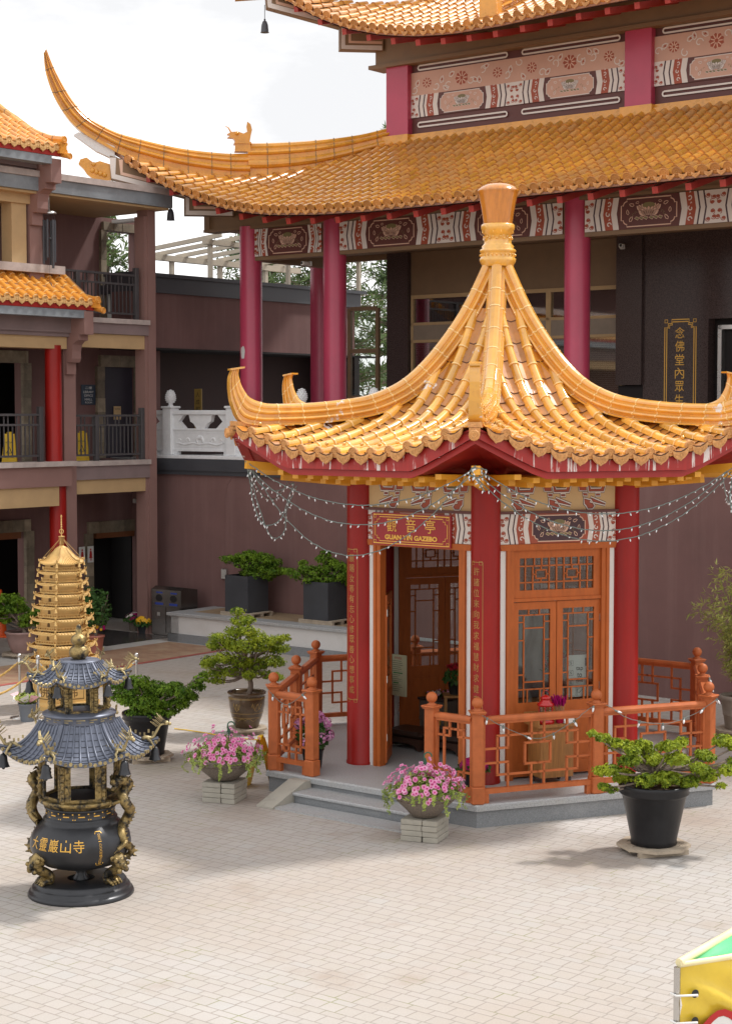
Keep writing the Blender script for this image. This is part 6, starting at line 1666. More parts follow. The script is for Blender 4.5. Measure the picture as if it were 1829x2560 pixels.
conifer('shadowy conifer behind the glazed screen, farther off', 1.0, 68, 16, 3.2, 104, size=.34)
# ------------------------------------------------------------------ bronze incense burner
BP = G(203, 2232)
ib = thing('incense_burner', 'tall two roofed bronze incense burner with dragons, gold lettering and lion feet', 'incense burner', BP)
A0 = 254
hv6 = [A0+60*k for k in range(6)]
def part(mb, nm, m, par=ib, **k): return mb.build(nm, m, par, **k)
mb = MB(); mb.lathe([(.515,0),(.52,.015),(.505,.045),(.485,.05),(.485,.075),(.47,.095),(.452,.10),(.45,.125),(.435,.145),(.42,.15),(.135,.152)], 56, cap=False); part(mb, 'base', M['bronze'])
mb = MB(); mb.lathe([(.135,.151),(.125,.10),(.001,.098)], 28, cap=False); part(mb, 'base_well', M['dark'])
mb = MB(); mb.lathe([(.075,.12),(.08,.15),(.05,.19),(.055,.26),(.09,.30)], 20); part(mb, 'centre_post', M['bronze'])
BEL = [(.27,.10),(.285,.26),(.32,.37),(.38,.445),(.46,.485),(.52,.492),(.60,.478),(.67,.435),(.72,.385),(.745,.355),(.765,.362),(.785,.345)]
mb = MB(); mb.lathe([(r, z) for z, r in BEL]+[(.338,.79),(.338,.86),(.35,.868),(.352,.885),(.30,.89)], 56); part(mb, 'cauldron', M['bronze'])
mb = MB()
f = lambda a, b, d: ((.3395+d)*math.sin(a), -(.3395+d)*math.cos(a), b)
n = 14
for k in range(n):
    a = 2*PI*k/n; w = 2*PI/n*.92
    mb.ribbon([(a, .80),(a+w, .80),(a+w, .852),(a+w*.25, .852),(a+w*.25, .826),(a+w*.7, .826)], .010, f, 0, 0, closed=False)
part(mb, 'fret_band', M['gold'])
belr = lambda z: interp(BEL, z)
mb = MB()
def bel(a0, z0):
    def f(a, b, d):
        r = belr(z0+b)+.002+d; th = a0+a/.46
        return (r*math.sin(th), -r*math.cos(th), z0+b)
    return f
for k, ch in enumerate('大靈巖山寺'):
    text_mesh(ch, .12, bel(-.92+.262*k, .575), mb, 0, .003, cell=(.098, .115))
f = bel(.56, 0)
for k, ch in enumerate('公元一九九九年歲次己卯'):
    text_mesh(ch, .04, lambda a, b, d, k=k: f(a, b+.665-k*.027, d), mb, 0, .003, cell=(.03, .006 if ch == '一' else .024))
mb.ribbon([(-.026,.375),(.026,.375),(.036,.39),(.036,.68),(.026,.695),(-.026,.695),(-.036,.68),(-.036,.39)], .006, f, .003, 0)
part(mb, 'lettering', M['gold'])
# feet with lion masks
for a in (218, 328, 92):
    d = dirv(a); s = Vector((-d.y, d.x, 0)); P = lambda r, z, l=0: d*r+s*l+Vector((0,0,z))
    mb = MB(); pts = [P(.42,.42),P(.49,.37),P(.45,.30),P(.37,.255),P(.335,.21),P(.36,.165)]
    mb.tube(smooth_path(pts, 4), [.070,.075,.078,.076,.07,.066,.06,.056,.052,.050,.048,.046,.045,.045,.045,.046,.047,.048,.05,.05,.05], 12)
    mb.sph(P(.50,.355), .066, 12, 0, (1,1,.85)); mb.sph(P(.548,.335), .036, 10)
    for l in (-.045,.045): mb.sph(P(.555,.365,l), .022, 8); mb.sph(P(.50,.40,l*1.4), .03, 8); mb.sph(P(.53,.30,l*1.1), .03, 8); mb.sph(P(.45,.42,l*1.6), .032, 8)
    for l in (-.05,-.017,.017,.05): mb.tube([P(.35,.19,l),P(.42,.195,l*1.2),P(.45,.165,l*1.25)], [.024,.026,.016], 8); mb.sph(P(.46,.16,l*1.25), .014, 6)
    mb.sph(P(.37,.165), .058, 10, 0, (1,1,.5))
    part(mb, 'lion_foot', M['brgold'])
def hexring(mb, R0, R1, z0, z1, mi=0):
    V = [(r*math.cos(R_(a)), r*math.sin(R_(a)), z) for r, z in ((R0, z0),(R1, z1)) for a in hv6]
    mb.add(V, [(i, (i+1) % 6, (i+1) % 6+6, i+6) for i in range(6)], mi)
def chamber(z0, z1, R, nm, arch):
    mb = MB(); ap = R*math.cos(PI/6); hw = R*.5
    for k in range(6):
        a = A0+30+60*k; f = facefn(a, ap); H = z1-z0
        o0, o1 = -hw*.60, hw*.60; zb = z0+H*.06; zt = z1-H*.14
        A = [(o0, zt-H*.12)] + [(o0+(o1-o0)*q/8, zt-H*.12+H*.10*abs(math.sin(q*PI/4 if arch else q*PI/8))+(H*.04 if 2 <= q <= 6 else 0)) for q in range(9)]
        mb.prism([(-hw,z0),(o0,z0),(o0,z1),(-hw,z1)], f, -.018, 0); mb.prism([(o1,z0),(hw,z0),(hw,z1),(o1,z1)], f, -.018, 0)
        mb.prism([(o0,z0),(o1,z0),(o1,zb),(o0,zb)], f, -.018, 0)
        mb.prism([(o0,z1)]+A+[(o1,z1)], f, -.018, 0)
        mb.ribbon([(o0-.008,zb)]+[(o0-.008,zt-H*.12)]+A[1:]+[(o1+.008,zt-H*.12),(o1+.008,zb)], .014, f, .004, 0, closed=False)
        for sg in (-1, 1):
            x = sg*hw*.8; mb.ribbon([(x-.016,z0+H*.12),(x+.016,z0+H*.12),(x+.016,z1-H*.12),(x-.016,z1-H*.12)], .008, f, .004, 0)
            for q in range(5): mb.sph(f(x, z0+H*(.2+.14*q), .002), .009, 6)
            for q in range(9): mb.sph(f(sg*(hw*.60+.012), zb+(zt-zb)*q/9, .003), .007, 6)
        p = dirv(hv6[k])*R; mb.tube([(p.x,p.y,z0),(p.x,p.y,z1)], .022, 8)
        for q in range(6): mb.sph((p.x*1.03, p.y*1.03, z0+(z1-z0)*(q+.5)/6), .026, 6)
    return part(mb, nm, M['brgold'])
mb = MB(); mb.lathe([(.30,.885),(.355,.89),(.375,.915),(.40,.93),(.40,.955),(.385,.965),(.30,.966)], 48); part(mb, 'lip_ring', M['brgold'])
chamber(.965, 1.43, .385, 'lower_chamber', True)
mb = MB(); mb.lathe([(.001,.968),(.31,.968)], 24, cap=False); part(mb, 'ash_bed', M['dark'])
def burner_roof(R, r0, ze, zt, lift, ribs, nm):
    mb = MB(); eb = MB(); NL = ribs*2; ND = 8; t6 = math.tan(PI/6)
    def pt(k, s, t):   # s 0 top .. 1 eave, t -1..1 across
        a = A0+30+60*k; nn = dirv(a); tt = Vector((-nn.y, nn.x, 0)); d = lerp(r0, R*math.cos(PI/6), s)
        z = zt-(zt-ze)*(1-(1-s)**1.9)+lift*s*s*abs(t)**2.2
        d += .05*R*s*s*abs(t)**2
        return nn*d+tt*(t*d*t6)+Vector((0,0,z))
    for k in range(6):
        V = [pt(k, i/ND, 2*j/NL-1) for i in range(ND+1) for j in range(NL+1)]; m = NL+1
        mb.add(V, [(i*m+j, i*m+j+1, (i+1)*m+j+1, (i+1)*m+j) for i in range(ND) for j in range(NL)], 0, True)
        V2 = [p-Vector((0,0,.03)) for p in V[-m:]]+[p*.82+Vector((0,0,p.z*.18-.02)) for p in V[-m:]]
        mb.add(V[-m:]+V2, [(j, j+1, m+j+1, m+j) for j in range(NL)]+[(m+j, m+j+1, 2*m+j+1, 2*m+j) for j in range(NL)], 0)
        for j in range(ribs):
            t = (2*(j+.5)/ribs-1); P = [pt(k, i/ND, t)+Vector((0,0,.004)) for i in range(ND+1)]; rr = .011*(R/.75)**.5
            mb.tube(P, [rr*.8]+[rr]*ND, 6)
            e = pt(k, 1, t); o = dirv(A0+30+60*k); eb.tube([e-o*.008, e+o*.012], rr*1.7, 8, 0)
            e2 = pt(k, 1, t+1/ribs)-Vector((0,0,.012)); eb.tube([e2-o*.004, e2+o*.007], rr*1.7, 6, 0)
        for i in range(1, ND):
            P = [pt(k, (i+.1)/ND, 2*j/NL-1)+Vector((0,0,.003)) for j in range(NL+1)]; mb.tube(P, .0028, 4, 1, cap=False)
        P = [pt(k, i/ND, 1)+Vector((0,0,.008)) for i in range(ND+1)]; mb.tube(P, .017*(R/.75)**.5, 7)
    o = part(mb, nm, [M['brroof'], M['bronze']]); eb.build('eave_ends', M['brgold2'], o)
    return o
ro1 = burner_roof(.73, .33, 1.395, 1.72, .10, 8, 'lower_roof')
mb = MB(); mb.lathe([(.30,1.70),(.345,1.705),(.35,1.72),(.345,1.775),(.36,1.785),(.355,1.80),(.29,1.815),(.25,1.82)], 48); part(mb, 'drum', M['brroof'])
mb = MB(); f = lambda a, b, d: ((.349+d)*math.sin(a), -(.349+d)*math.cos(a), b)
for k in range(18):
    a = 2*PI*k/18; w = 2*PI/18*.92; mb.ribbon([(a, 1.724),(a+w, 1.724),(a+w, 1.766),(a+w*.25, 1.766),(a+w*.25, 1.745),(a+w*.65, 1.745)], .008, f, 0, 0, closed=False)
part(mb, 'drum_fret', M['brgold2'])
chamber(1.82, 2.13, .275, 'upper_chamber', False)
mb = MB(); hexring(mb, .29, .34, 2.07, 2.11); mb.lathe([(.36,1.39),(.42,1.42)], 6, a0=R_(A0), cap=False); part(mb, 'cornice', M['brgold'])
ro2 = burner_roof(.475, .19, 2.11, 2.29, .08, 6, 'upper_roof')
mb = MB(); mb.lathe([(.17,2.28),(.20,2.285),(.205,2.30),(.195,2.312),(.06,2.316)], 40); part(mb, 'crown_disc', M['brroof'])
mb = MB(); mb.lathe([(.05,2.362),(.06,2.37),(.092,2.40),(.098,2.435),(.088,2.47),(.06,2.495),(.05,2.50),(.056,2.51),(.076,2.535),(.078,2.565),(.064,2.59),(.04,2.605),(.03,2.615),(.032,2.64),(.024,2.69),(.008,2.705),(.001,2.707)], 28, (0,0,-.05)); part(mb, 'gourd_finial', M['brgold'])
# crouching dragons on the roof corners, bells below
def roof_dragon(R, z, s, a):
    d = dirv(a); side = Vector((-d.y, d.x, 0)); P = lambda r, h, l=0: d*(R+r*s)+side*(l*s)+Vector((0,0,z+h*s))
    mb = MB(); pts = [P(-.34,.10),P(-.26,.02,.04),P(-.18,.07,-.03),P(-.10,.02,.03),P(-.02,.06,-.02),P(.05,.05),P(.10,.12),P(.14,.18),P(.20,.19)]
    mb.tube(smooth_path(pts, 3), [.011*s+.011*s*math.sin(PI*min(1, i/24+.15)) for i in range(25)], 7)
    mb.sph(P(.20,.20), .030*s, 8, 0, (1,1,.8)); mb.sph(P(.235,.188), .019*s, 8)
    for i in range(8): mb.ob(P(.10+.012*i,.16+.01*i,.02*(-1)**i), P(.04+.012*i,.21+.012*i,.05*(-1)**i), .012*s, .006*s)
    for l in (-1, 1):
        mb.tube([P(.17,.22,.02*l),P(.12,.27,.04*l),P(.10,.30,.05*l)], [.012*s,.009*s,.003*s], 5); mb.tube([P(.0,.05,.02*l),P(.03,.02,.07*l),P(.06,-.03,.07*l)], [.018*s,.015*s,.01*s], 6); mb.tube([P(-.2,.06,.02*l),P(-.18,.02,.07*l),P(-.15,-.03,.08*l)], [.018*s,.014*s,.01*s], 6)
    for i in range(9): q = P(-.30+.045*i, .085+.02*math.sin(i*2)); mb.ob(q, q+Vector((0,0,.035*s)), .006*s, .02*s)
    mb.tube([P(-.34,.10),P(-.36,.16,.02),P(-.32,.20,.03)], [.02*s,.016*s,.004*s], 6)
    return part(mb, 'corner_dragon', M['brgold2'])
for a in hv6:
    roof_dragon(.66, 1.46, .95, a); roof_dragon(.41, 2.16, .70, a)
    for R, z, s in ((.735, 1.46, 1.1),(.478, 2.15, .9)):
        c = dirv(a)*R; mb = MB(); s2 = s
        mb.lathe([(.058*s2,-.155*s2),(.052*s2,-.145*s2),(.040*s2,-.11*s2),(.036*s2,-.07*s2),(.026*s2,-.045*s2),(.006,-.035*s2)], 14, (c.x, c.y, z)); mb.tube([(c.x,c.y,z-.05*s2),(c.x,c.y,z+.01)], .008, 6); mb.sph((c.x,c.y,z-.165*s2), .016*s2, 6)
        part(mb, 'bell', M['bronze'])
# climbing dragon handles
for a, sg in ((-14, 1), (166, -1)):
    d = dirv(a); s = Vector((-d.y, d.x, 0)); P = lambda r, z, l=0: d*r+s*l+Vector((0,0,z))
    pts = [P(.40,.36,-.02),P(.49,.40,.05),P(.52,.47,.02),P(.49,.55,-.07),P(.455,.63,-.07),P(.44,.70,.02),P(.47,.77,.06),P(.51,.85,.02),P(.50,.93,-.06),P(.46,1.00,-.04),P(.47,1.06,.02),P(.50,1.11,.02),P(.47,1.15,-.04),P(.42,1.15,-.07)]
    Q = smooth_path(pts, 4); mb = MB(); N = len(Q)
    mb.tube(Q, [.018+.036*math.sin(PI*min(1.0, (i+4)/N*.72)) for i in range(N)], 10)
    for i in range(3, N-3, 2):
        t = (Q[i+1]-Q[i-1]).normalized(); o = (d-t*d.dot(t)).normalized(); mb.tube([Q[i]+o*.03, Q[i]+o*.066+t*.012], [.018,.004], 5)
    h = P(.415,1.155,-.075); mb.sph(h, .068, 12, 0, (1,1,.8)); mb.sph(h+s*-.075+Vector((0,0,-.012)), .042, 10, 0, (1,1,.7)); mb.sph(h+s*-.10+Vector((0,0,.008)), .024, 8)
    mb.tube([h+s*-.04+Vector((0,0,-.05)), h+s*-.11+Vector((0,0,-.065))], [.03,.018], 8)
    for l in (-1, 1):
        mb.tube([h+d*.03*l+Vector((0,0,.04)), h+d*.05*l+s*.08+Vector((0,0,.07)), h+d*.05*l+s*.15+Vector((0,0,.06))], [.016,.013,.003], 6); mb.sph(h+d*.045*l+s*-.03+Vector((0,0,.035)), .018, 8)
        mb.tube([h+d*.04*l+s*.02, h+d*.09*l+s*.08+Vector((0,0,.0)), h+d*.10*l+s*.12+Vector((0,0,.03))], [.02,.016,.003], 6)
    for (r, z, l), (r2, z2, l2) in (((.50,.93,-.06),(.38,.93,-.10)),((.47,.77,.06),(.40,.72,.14)),((.49,.55,-.07),(.46,.50,-.17))):
        mb.tube(smooth_path([P(r,z,l), P((r+r2)/2+.04,(z+z2)/2+.03,(l+l2)/2), P(r2,z2,l2)], 4), [.036,.034,.03,.028,.026,.024,.022,.022,.024], 8)
        for q in range(4): e = P(r2,z2,l2); mb.tube([e, e+s*(.03*(q-1.5))-d*.02+Vector((0,0,-.03))], [.014,.004], 5)
    part(mb, 'dragon_handle', M['brgold'])

# ------------------------------------------------------------------ golden pagoda
GP = G(158, 1765)
pg_ = thing('golden_pagoda', 'golden miniature pagoda of eight hexagonal tiers with corner bells and tall spire', 'pagoda', GP, ROT+R_(6))
VH = VERTS
def hexp(mb, R0, R1, z0, z1, mi=0, cap=True):
    V = [(r*math.cos(R_(a)), r*math.sin(R_(a)), z) for r, z in ((R0, z0),(R1, z1)) for a in VH]
    mb.add(V, ([tuple(range(5,-1,-1)), tuple(range(6,12))] if cap else [])+[(i, (i+1) % 6, (i+1) % 6+6, i+6) for i in range(6)], mi)
mb = MB(); hexp(mb, .62, .62, 0, .06); hexp(mb, .56, .54, .06, .12); hexp(mb, .50, .50, .12, .46); hexp(mb, .54, .58, .46, .53); hexp(mb, .60, .60, .53, .58)
for a in FACES:
    f = facefn(a, .50*math.cos(PI/6)); mb.ribbon([(-.2,.17),(.2,.17),(.2,.42),(-.2,.42)], .016, f, .003, 1); text_mesh('佛', .1, lambda x, y, d: f(x, y+.295, d), mb, 1, .003, cell=(.2,.2))
mb.build('pedestal', [M['pagoda'], M['pagodadk']], pg_)
z = .58; TI = []
for k in range(9):
    f = k/8; h = lerp(.235, .168, f**.8) if k < 8 else .15
    TI.append((z, h, lerp(.50, .31, f))); z += h
for k, (z, h, R) in enumerate(TI):
    top = k == len(TI)-1
    t = MB(); hexp(t, R*.86, R*.85, z+.02, z+h*.74, 0); hexp(t, R*1.0, R*1.0, z, z+.02, 0)
    for a in FACES:
        ap = R*1.0*math.cos(PI/6); ff = facefn(a, ap-.012)
        for q in range(9): x = (q-4)/4*R*.47; t.prism([(x-.006, z+.02),(x+.006, z+.02),(x+.006, z+.055),(x-.006, z+.055)], ff, -.006, .006, 0)
        t.prism([(-R*.49, z+.05),(R*.49, z+.05),(R*.49, z+.06),(-R*.49, z+.06)], ff, -.008, .008, 0)
        fw = facefn(a, R*.855*math.cos(PI/6)); t.ribbon([(-R*.30, z+.075),(R*.30, z+.075),(R*.30, z+h*.55),(-R*.30, z+h*.55)], .008, fw, .003, 0)
        if a in (-90, 30, 150):
            t.flat([(.028*math.cos(q*PI/6), z+.095+.03*math.sin(q*PI/6)) for q in range(7)]+[(-.028, z+.06),(.028, z+.06)], fw, .004, 1)
    for a in VH: p = dirv(a)*R*.86; t.tube([(p.x,p.y,z+.02),(p.x,p.y,z+h*.6)], .012, 6)
    tier = t.build('tier', [M['pagoda'], M['pagodadk']], pg_)
    r = MB(); RO = R*1.19; ze = z+h*.80; zt = z+h*.94
    if top: ze = z+h*.8; zt = z+h+.20
    r0 = R*.98 if not top else .075
    for a in FACES:
        nn = dirv(a); tt = Vector((-nn.y, nn.x, 0)); t6 = math.tan(PI/6)
        pt = lambda s, x: (lambda d: nn*d+tt*(x*d*t6)+Vector((0,0, zt-(zt-ze)*(1-(1-s)**1.6)+.035*s*abs(x)**3)))(lerp(r0, RO*math.cos(PI/6), s))
        V = [pt(i/4, 2*j/10-1) for i in range(5) for j in range(11)]
        r.add(V, [(i*11+j, i*11+j+1, (i+1)*11+j+1, (i+1)*11+j) for i in range(4) for j in range(10)], 0)
        r.add(V[-11:]+[p-Vector((0,0,.02)) for p in V[-11:]]+[p*.8+Vector((0,0,p.z*.2-.03)) for p in V[-11:]], [(j, j+1, 12+j, 11+j) for j in range(10)]+[(11+j, 12+j, 23+j, 22+j) for j in range(10)], 0)
        for j in range(11): r.tube([pt(i/4, 2*(j+.0)/10-1)+Vector((0,0,.002)) for i in range(5)], .010 if j not in (0, 10) else .014, 5)
    for a in VH:
        p = dirv(a)*RO; e = Vector((p.x, p.y, ze+.03)); r.tube([e*.93+Vector((0,0,e.z*.07)), e*1.02-Vector((0,0,e.z*.02-.012)), e*1.03-Vector((0,0,e.z*.03-.045))], [.014,.012,.006], 6)
        r.sph(tuple(e*.95+Vector((0,0,e.z*.05+.03))), .014, 6)
    ro = r.build('tier_roof', M['pagoda'], tier)
    for a in VH:
        p = dirv(a)*RO*1.0; b = MB(); b.lathe([(.024,-.085),(.020,-.075),(.015,-.045),(.010,-.028),(.003,-.022)], 9, (p.x, p.y, ze+.03)); b.tube([(p.x,p.y,ze-.0),(p.x,p.y,ze+.03)], .003, 4); b.build('corner_bell', M['pagoda'], tier)
z = TI[-1][0]+TI[-1][1]+.20
SPZ = z
mb = MB(); mb.lathe([(.09,z-.02),(.10,z),(.085,z+.03),(.05,z+.05),(.025,z+.08)], 16)
for k in range(8): zz = z+.09+.022*k; mb.lathe([(.03,zz),(lerp(.055,.062,k/7),zz+.008),(.03,zz+.016)], 14)
mb.lathe([(.06,z+.27),(.065,z+.28),(.02,z+.29)], 14); mb.tube([(0,0,z),(0,0,z+.74)], .010, 8)
for k in range(20): a = 2*PI*k/20; mb.sph((.05*math.cos(a), 0, z+.395+.05*math.sin(a)), .010, 5)
for k in range(5): mb.sph((0,0,z+.50+.055*k), .017-.001*k, 8)
mb.lathe([(.012,z+.73),(.018,z+.75),(.001,z+.79)], 8); mb.v = [(x*.85, y*.85, SPZ+(zz-SPZ)*.68) for x, y, zz in mb.v]; mb.build('spire', M['pagoda'], pg_)
mb = MB()
for a in VH: p = dirv(a)*.38; mb.tube([(0,0,SPZ+.18),(p.x*.9,p.y*.9,TI[-1][0]+.17)], .003, 4)
mb.build('spire_chain', M['pagoda'], pg_)
# stanchions and ropes
STP = [G(50,1795), G(96,1800), G(342,1793)]
def stanchion(label, p):
    t = thing('stanchion', label, 'stanchion', p, 0, 'steel stanchions around the pagoda')
    mb = MB(); mb.lathe([(.15,0),(.15,.015),(.06,.03),(.02,.04)], 24); mb.build('foot', M['steel'], t); mb = MB(); mb.tube([(0,0,.03),(0,0,.93)], .019, 12); mb.build('pole', M['steel'], t)
    mb = MB(); mb.lathe([(.03,.86),(.03,.92),(.022,.93),(.022,.945)], 12); mb.sph((0,0,.97), .035, 10); mb.build('cap', M['steel'], t); return t
stanchion('steel stanchion left of the golden pagoda, by the wrapped bouquet', STP[0]); stanchion('steel stanchion mostly hidden behind the incense burner roof', STP[1]); stanchion('steel stanchion right of the pagoda, behind the black potted bonsai', STP[2])
def rope(label, a, b, sag):
    a = Vector(a)+Vector((0,0,.89)); b = Vector(b)+Vector((0,0,.89)); t = thing('barrier_rope', label, 'rope', (0,0,0), 0, 'gold ropes between the stanchions')
    P = [a.lerp(b, i/16)-Vector((0,0,4*sag*(i/16)*(1-i/16))) for i in range(17)]
    mb = MB()
    for ph in (0, 2.1, 4.2):
        W = []
        L = (b-a).length
        for i in range(49):
            f = i/48; p = a.lerp(b, f)-Vector((0,0,4*sag*f*(1-f))); an = f*L*26+ph; W.append(p+Vector((0, .009*math.cos(an), .009*math.sin(an))))
        mb.tube(W, .012, 5)
    mb.build('rope_strands', M['rope'], t); mb = MB()
    for p, q in ((P[0], P[1]),(P[-1], P[-2])): mb.tube([p, p.lerp(q, .6)], .018, 8)
    mb.build('hook', M['steel'], t)
rope('gold rope swagged from the left stanchion out of the frame', STP[0], STP[0]+Vector((-1.5,.2,0)), .38)
rope('gold rope between the left stanchion and the one behind the burner', STP[1]+Vector((0,0,-.03)), STP[0]+Vector((-1.0,-.9,-.05)), .42)
rope('gold rope from the hidden stanchion to the right stanchion', STP[1], STP[2], .42)
rope('gold rope from the right stanchion back behind the pagoda', STP[2], STP[2]+Vector((-1.2,2.3,0)), .3)
# recycling bin
rb = thing('recycling_bin', 'stainless recycling bin with blue labels beside the granite planter wall', 'bin', UV(.12,-.30,0), ROT)
mb = MB(); mb.add([(x,y,z) for x in (0,.86) for y, z in ((0,.03),(0,.98),(.12,1.04),(.50,.98),(.50,.03))], [(0,1,2,3,4),(9,8,7,6,5)]+[(i,(i+1) % 5,(i+1) % 5+5,i+5)[::-1] for i in range(5)]); mb.bx(.02,.84,.02,.48,0,.03); mb.build('bin_body', M['bin'], rb)
for k in range(2):
    x = .02+.42*k; mb = MB(); mb.bb(x,x+.40,-.014,-.002,.06,.62,.004); o = mb.build('bin_door', M['bin'], rb); mb = MB(); mb.bb(x+.16,x+.24,-.028,-.014,.42,.5,.004); mb.build('latch', M['steel'], o)
    mb = MB(); mb.flat([(x+.2+.10*math.cos(q*PI/8), .80+.075*math.sin(q*PI/8)) for q in range(16)], lambda a, b, d: (a, -d, b), .003); mb.build('opening', M['dark'], rb)
    mb = MB(); mb.prism([(x+.08,.655),(x+.32,.655),(x+.32,.70),(x+.08,.70)], lambda a, b, d: (a, -d, b), .001, .004); mb.prism([(x+.12,.90),(x+.3,.90),(x+.3,.93),(x+.12,.93)], lambda a, b, d: (a, -d, b), .001, .004); mb.build('label_strip', M['inkblue'], rb)
# orange cone at left edge
cn = thing('traffic_cone', 'tall orange cone cut by the left frame edge', 'cone', G(1,1592)); mb = MB(); mb.lathe([(.15,.04),(.14,.06),(.05,.95),(.04,1.0),(.001,1.0)], 20); mb.build('cone_body', M['orangeplastic'], cn); mb = MB(); mb.bb(-.2,.2,-.2,.2,0,.045,.01); mb.build('base', M['orangeplastic'], cn)
wet_sign('yellow wet floor sign leaning by the gazebo platform, behind the petunias', G(652,1968), 1.35)
# yellow cord on the paving
cd = [G(x, y, .012) for x, y in ((436,1822),(470,1826),(510,1832),(545,1838),(600,1846),(650,1850))]
mb = MB(); mb.tube(smooth_path(cd, 6), .008, 6); tag(mb.build('extension_cord', M['wetyellow']), 'yellow extension cord on the paving behind the petunia bowl', 'cord')
# ------------------------------------------------------------------ things in and on the gazebo
def GL(px, py, z=PZ): return G(px, py, z)
def kneeler(label, p):
    t = thing('kneeling_bench', label, 'kneeler', p, ROT, 'kneeling benches inside the gazebo'); w, d = .31, .24
    mb = MB(); mb.bb(-w,w,-d,d,.16,.25,.04); mb.build('cushion', M['leather'], t)
    mb = MB()
    for sy in (-1, 1):
        P = [(-w*.95,.0),(-w*.8,.0),(-w*.7,.06),(-w*.4,.09),(w*.4,.09),(w*.7,.06),(w*.8,0),(w*.95,0),(w*.95,.16),(-w*.95,.16)]
        mb.prism(P, lambda a, b, dd, sy=sy: (a, sy*(d-.03)+dd, b), -.014, .014)
    for sx in (-1, 1): mb.bx(sx*w*.93-.014,sx*w*.93+.014,-d+.05,d-.05,.02,.16)
    mb.build('frame', mat('dark stained wood', (.05,.022,.014), .4), t); return t
kneeler('dark leather kneeling bench inside the gazebo, behind the step opening', GL(1030,1868)); kneeler('dark leather kneeling bench inside the gazebo, behind the short railing panel', GL(1128,1880))
al = thing('altar_block', 'speckled granite altar block with framed card inside the gazebo', 'altar', GL(1090,1828), ROT)
mb = MB(); mb.bb(-.27,.27,-.22,.22,0,.46,.008); mb.build('block', M['aggregate'], al); mb = MB(); mb.bb(-.29,.29,-.24,.24,.462,.50,.008); mb.build('top_slab', M['blackgran'], al)
mb = MB(); mb.bx(-.02,.24,-.236,-.223,.14,.33); mb.build('card_frame', M['gold'], al); mb = MB(); mb.bx(.0,.22,-.240,-.237,.16,.31); mb.build('card', M['paper'], al)
mb = MB(); text_mesh('功德', .1, lambda a, b, d: (a+.11, -.2405-d, b+.235), mb, 0, .001, cell=(.09,.06)); mb.build('lettering', M['ink'], al)
q = random.Random(5); t = thing('offering_flowers', 'low bed of cut flowers lying on the granite altar block', 'flowers', GL(1090,1828)+Vector((0,0,.50)), ROT)
lf = MB(); 
for k in range(90): spray(lf, Vector((q.uniform(-.24,.24), q.uniform(-.18,.18), q.uniform(.0,.05))), Vector((q.gauss(0,.5), q.gauss(0,.5), 1)).normalized(), .05, q, 3, .4)
lf.build('foliage', M['leaf_d'], t); fl = MB()
for k in range(40): fl.sph((q.uniform(-.26,.2), q.uniform(-.2,.15), q.uniform(.03,.08)), .018, 6, k % 2)
fl.build('blossom', [M['pink'], M['pwhite']], t)
t = thing('notice_board', 'olive notice board with printed text on a thin stand inside the open door', 'notice', GL(996,1858), ROT-.1)
mb = MB(); mb.bb(-.145,.145,-.01,.01,.64,1.20,.004); mb.build('board', M['board'], t); mb = MB(); mb.tube([(0,0,.0),(0,0,.64)], .009, 8); mb.lathe([(.12,0),(.12,.01),(.02,.02)], 16); mb.build('stand', M['steel'], t)
mb = MB(); f = lambda a, b, d: (a, -.0105-d, b)
text_mesh('參拜須知', .1, lambda a, b, d: f(a, b+1.155, d), mb, 2, .001, cell=(.13,.035))
for k in range(16):
    y = 1.115-.027*k
    if k in (6, 11): mb.flat([(-.09,y-.008),(.08 if k == 6 else .01,y-.008),(.08 if k == 6 else .01,y+.008),(-.09,y+.008)], f, .001, 1)
    else: mb.flat([(-.115,y-.004),(-.115+q.uniform(.1,.22),y-.004),(-.115+q.uniform(.1,.22),y+.003),(-.115,y+.003)], f, .001, 0)
mb.build('print', [mat('faded print', (.16,.16,.10), .6), M['inkgreen'], M['inkred']], t)
t = thing('poinsettia', 'red poinsettia in a dark pot on a stand inside the gazebo', 'potted plant', GL(1137,1855))
mb = MB(); mb.bb(-.16,.16,-.16,.16,.62,.65,.005)
for sx in (-.13,.13):
    for sy in (-.13,.13): mb.bx(sx-.015,sx+.015,sy-.015,sy+.015,0,.62)
mb.build('plant_stand', M['wood'], t); mb = MB(); mb.lathe([(.07,.65),(.10,.80),(.105,.80),(.09,.79)], 20); mb.build('pot', M['ink'], t)
mb = MB(); fl = MB()
for k in range(60):
    d = Vector((q.gauss(0,1), q.gauss(0,1), q.gauss(.3,.6))).normalized(); spray(mb, Vector((d.x*.12,d.y*.12,.88+d.z*.08)), d, .08, q, 2, .6)
for k in range(9):
    a = 2*PI*k/9; spray(fl, Vector((.07*math.cos(a),.07*math.sin(a),.98+.02*(k % 3))), Vector((.4*math.cos(a),.4*math.sin(a),1)).normalized(), .085, q, 6, .5)
mb.build('foliage', M['leaf_d'], t); fl.build('bract', M['poin'], t)
camera_box('white dome camera fixed on the inner pillar of the gazebo', GC+E1*-.52+E2*.2+Vector((0,0,2.62)), ROT+.3)
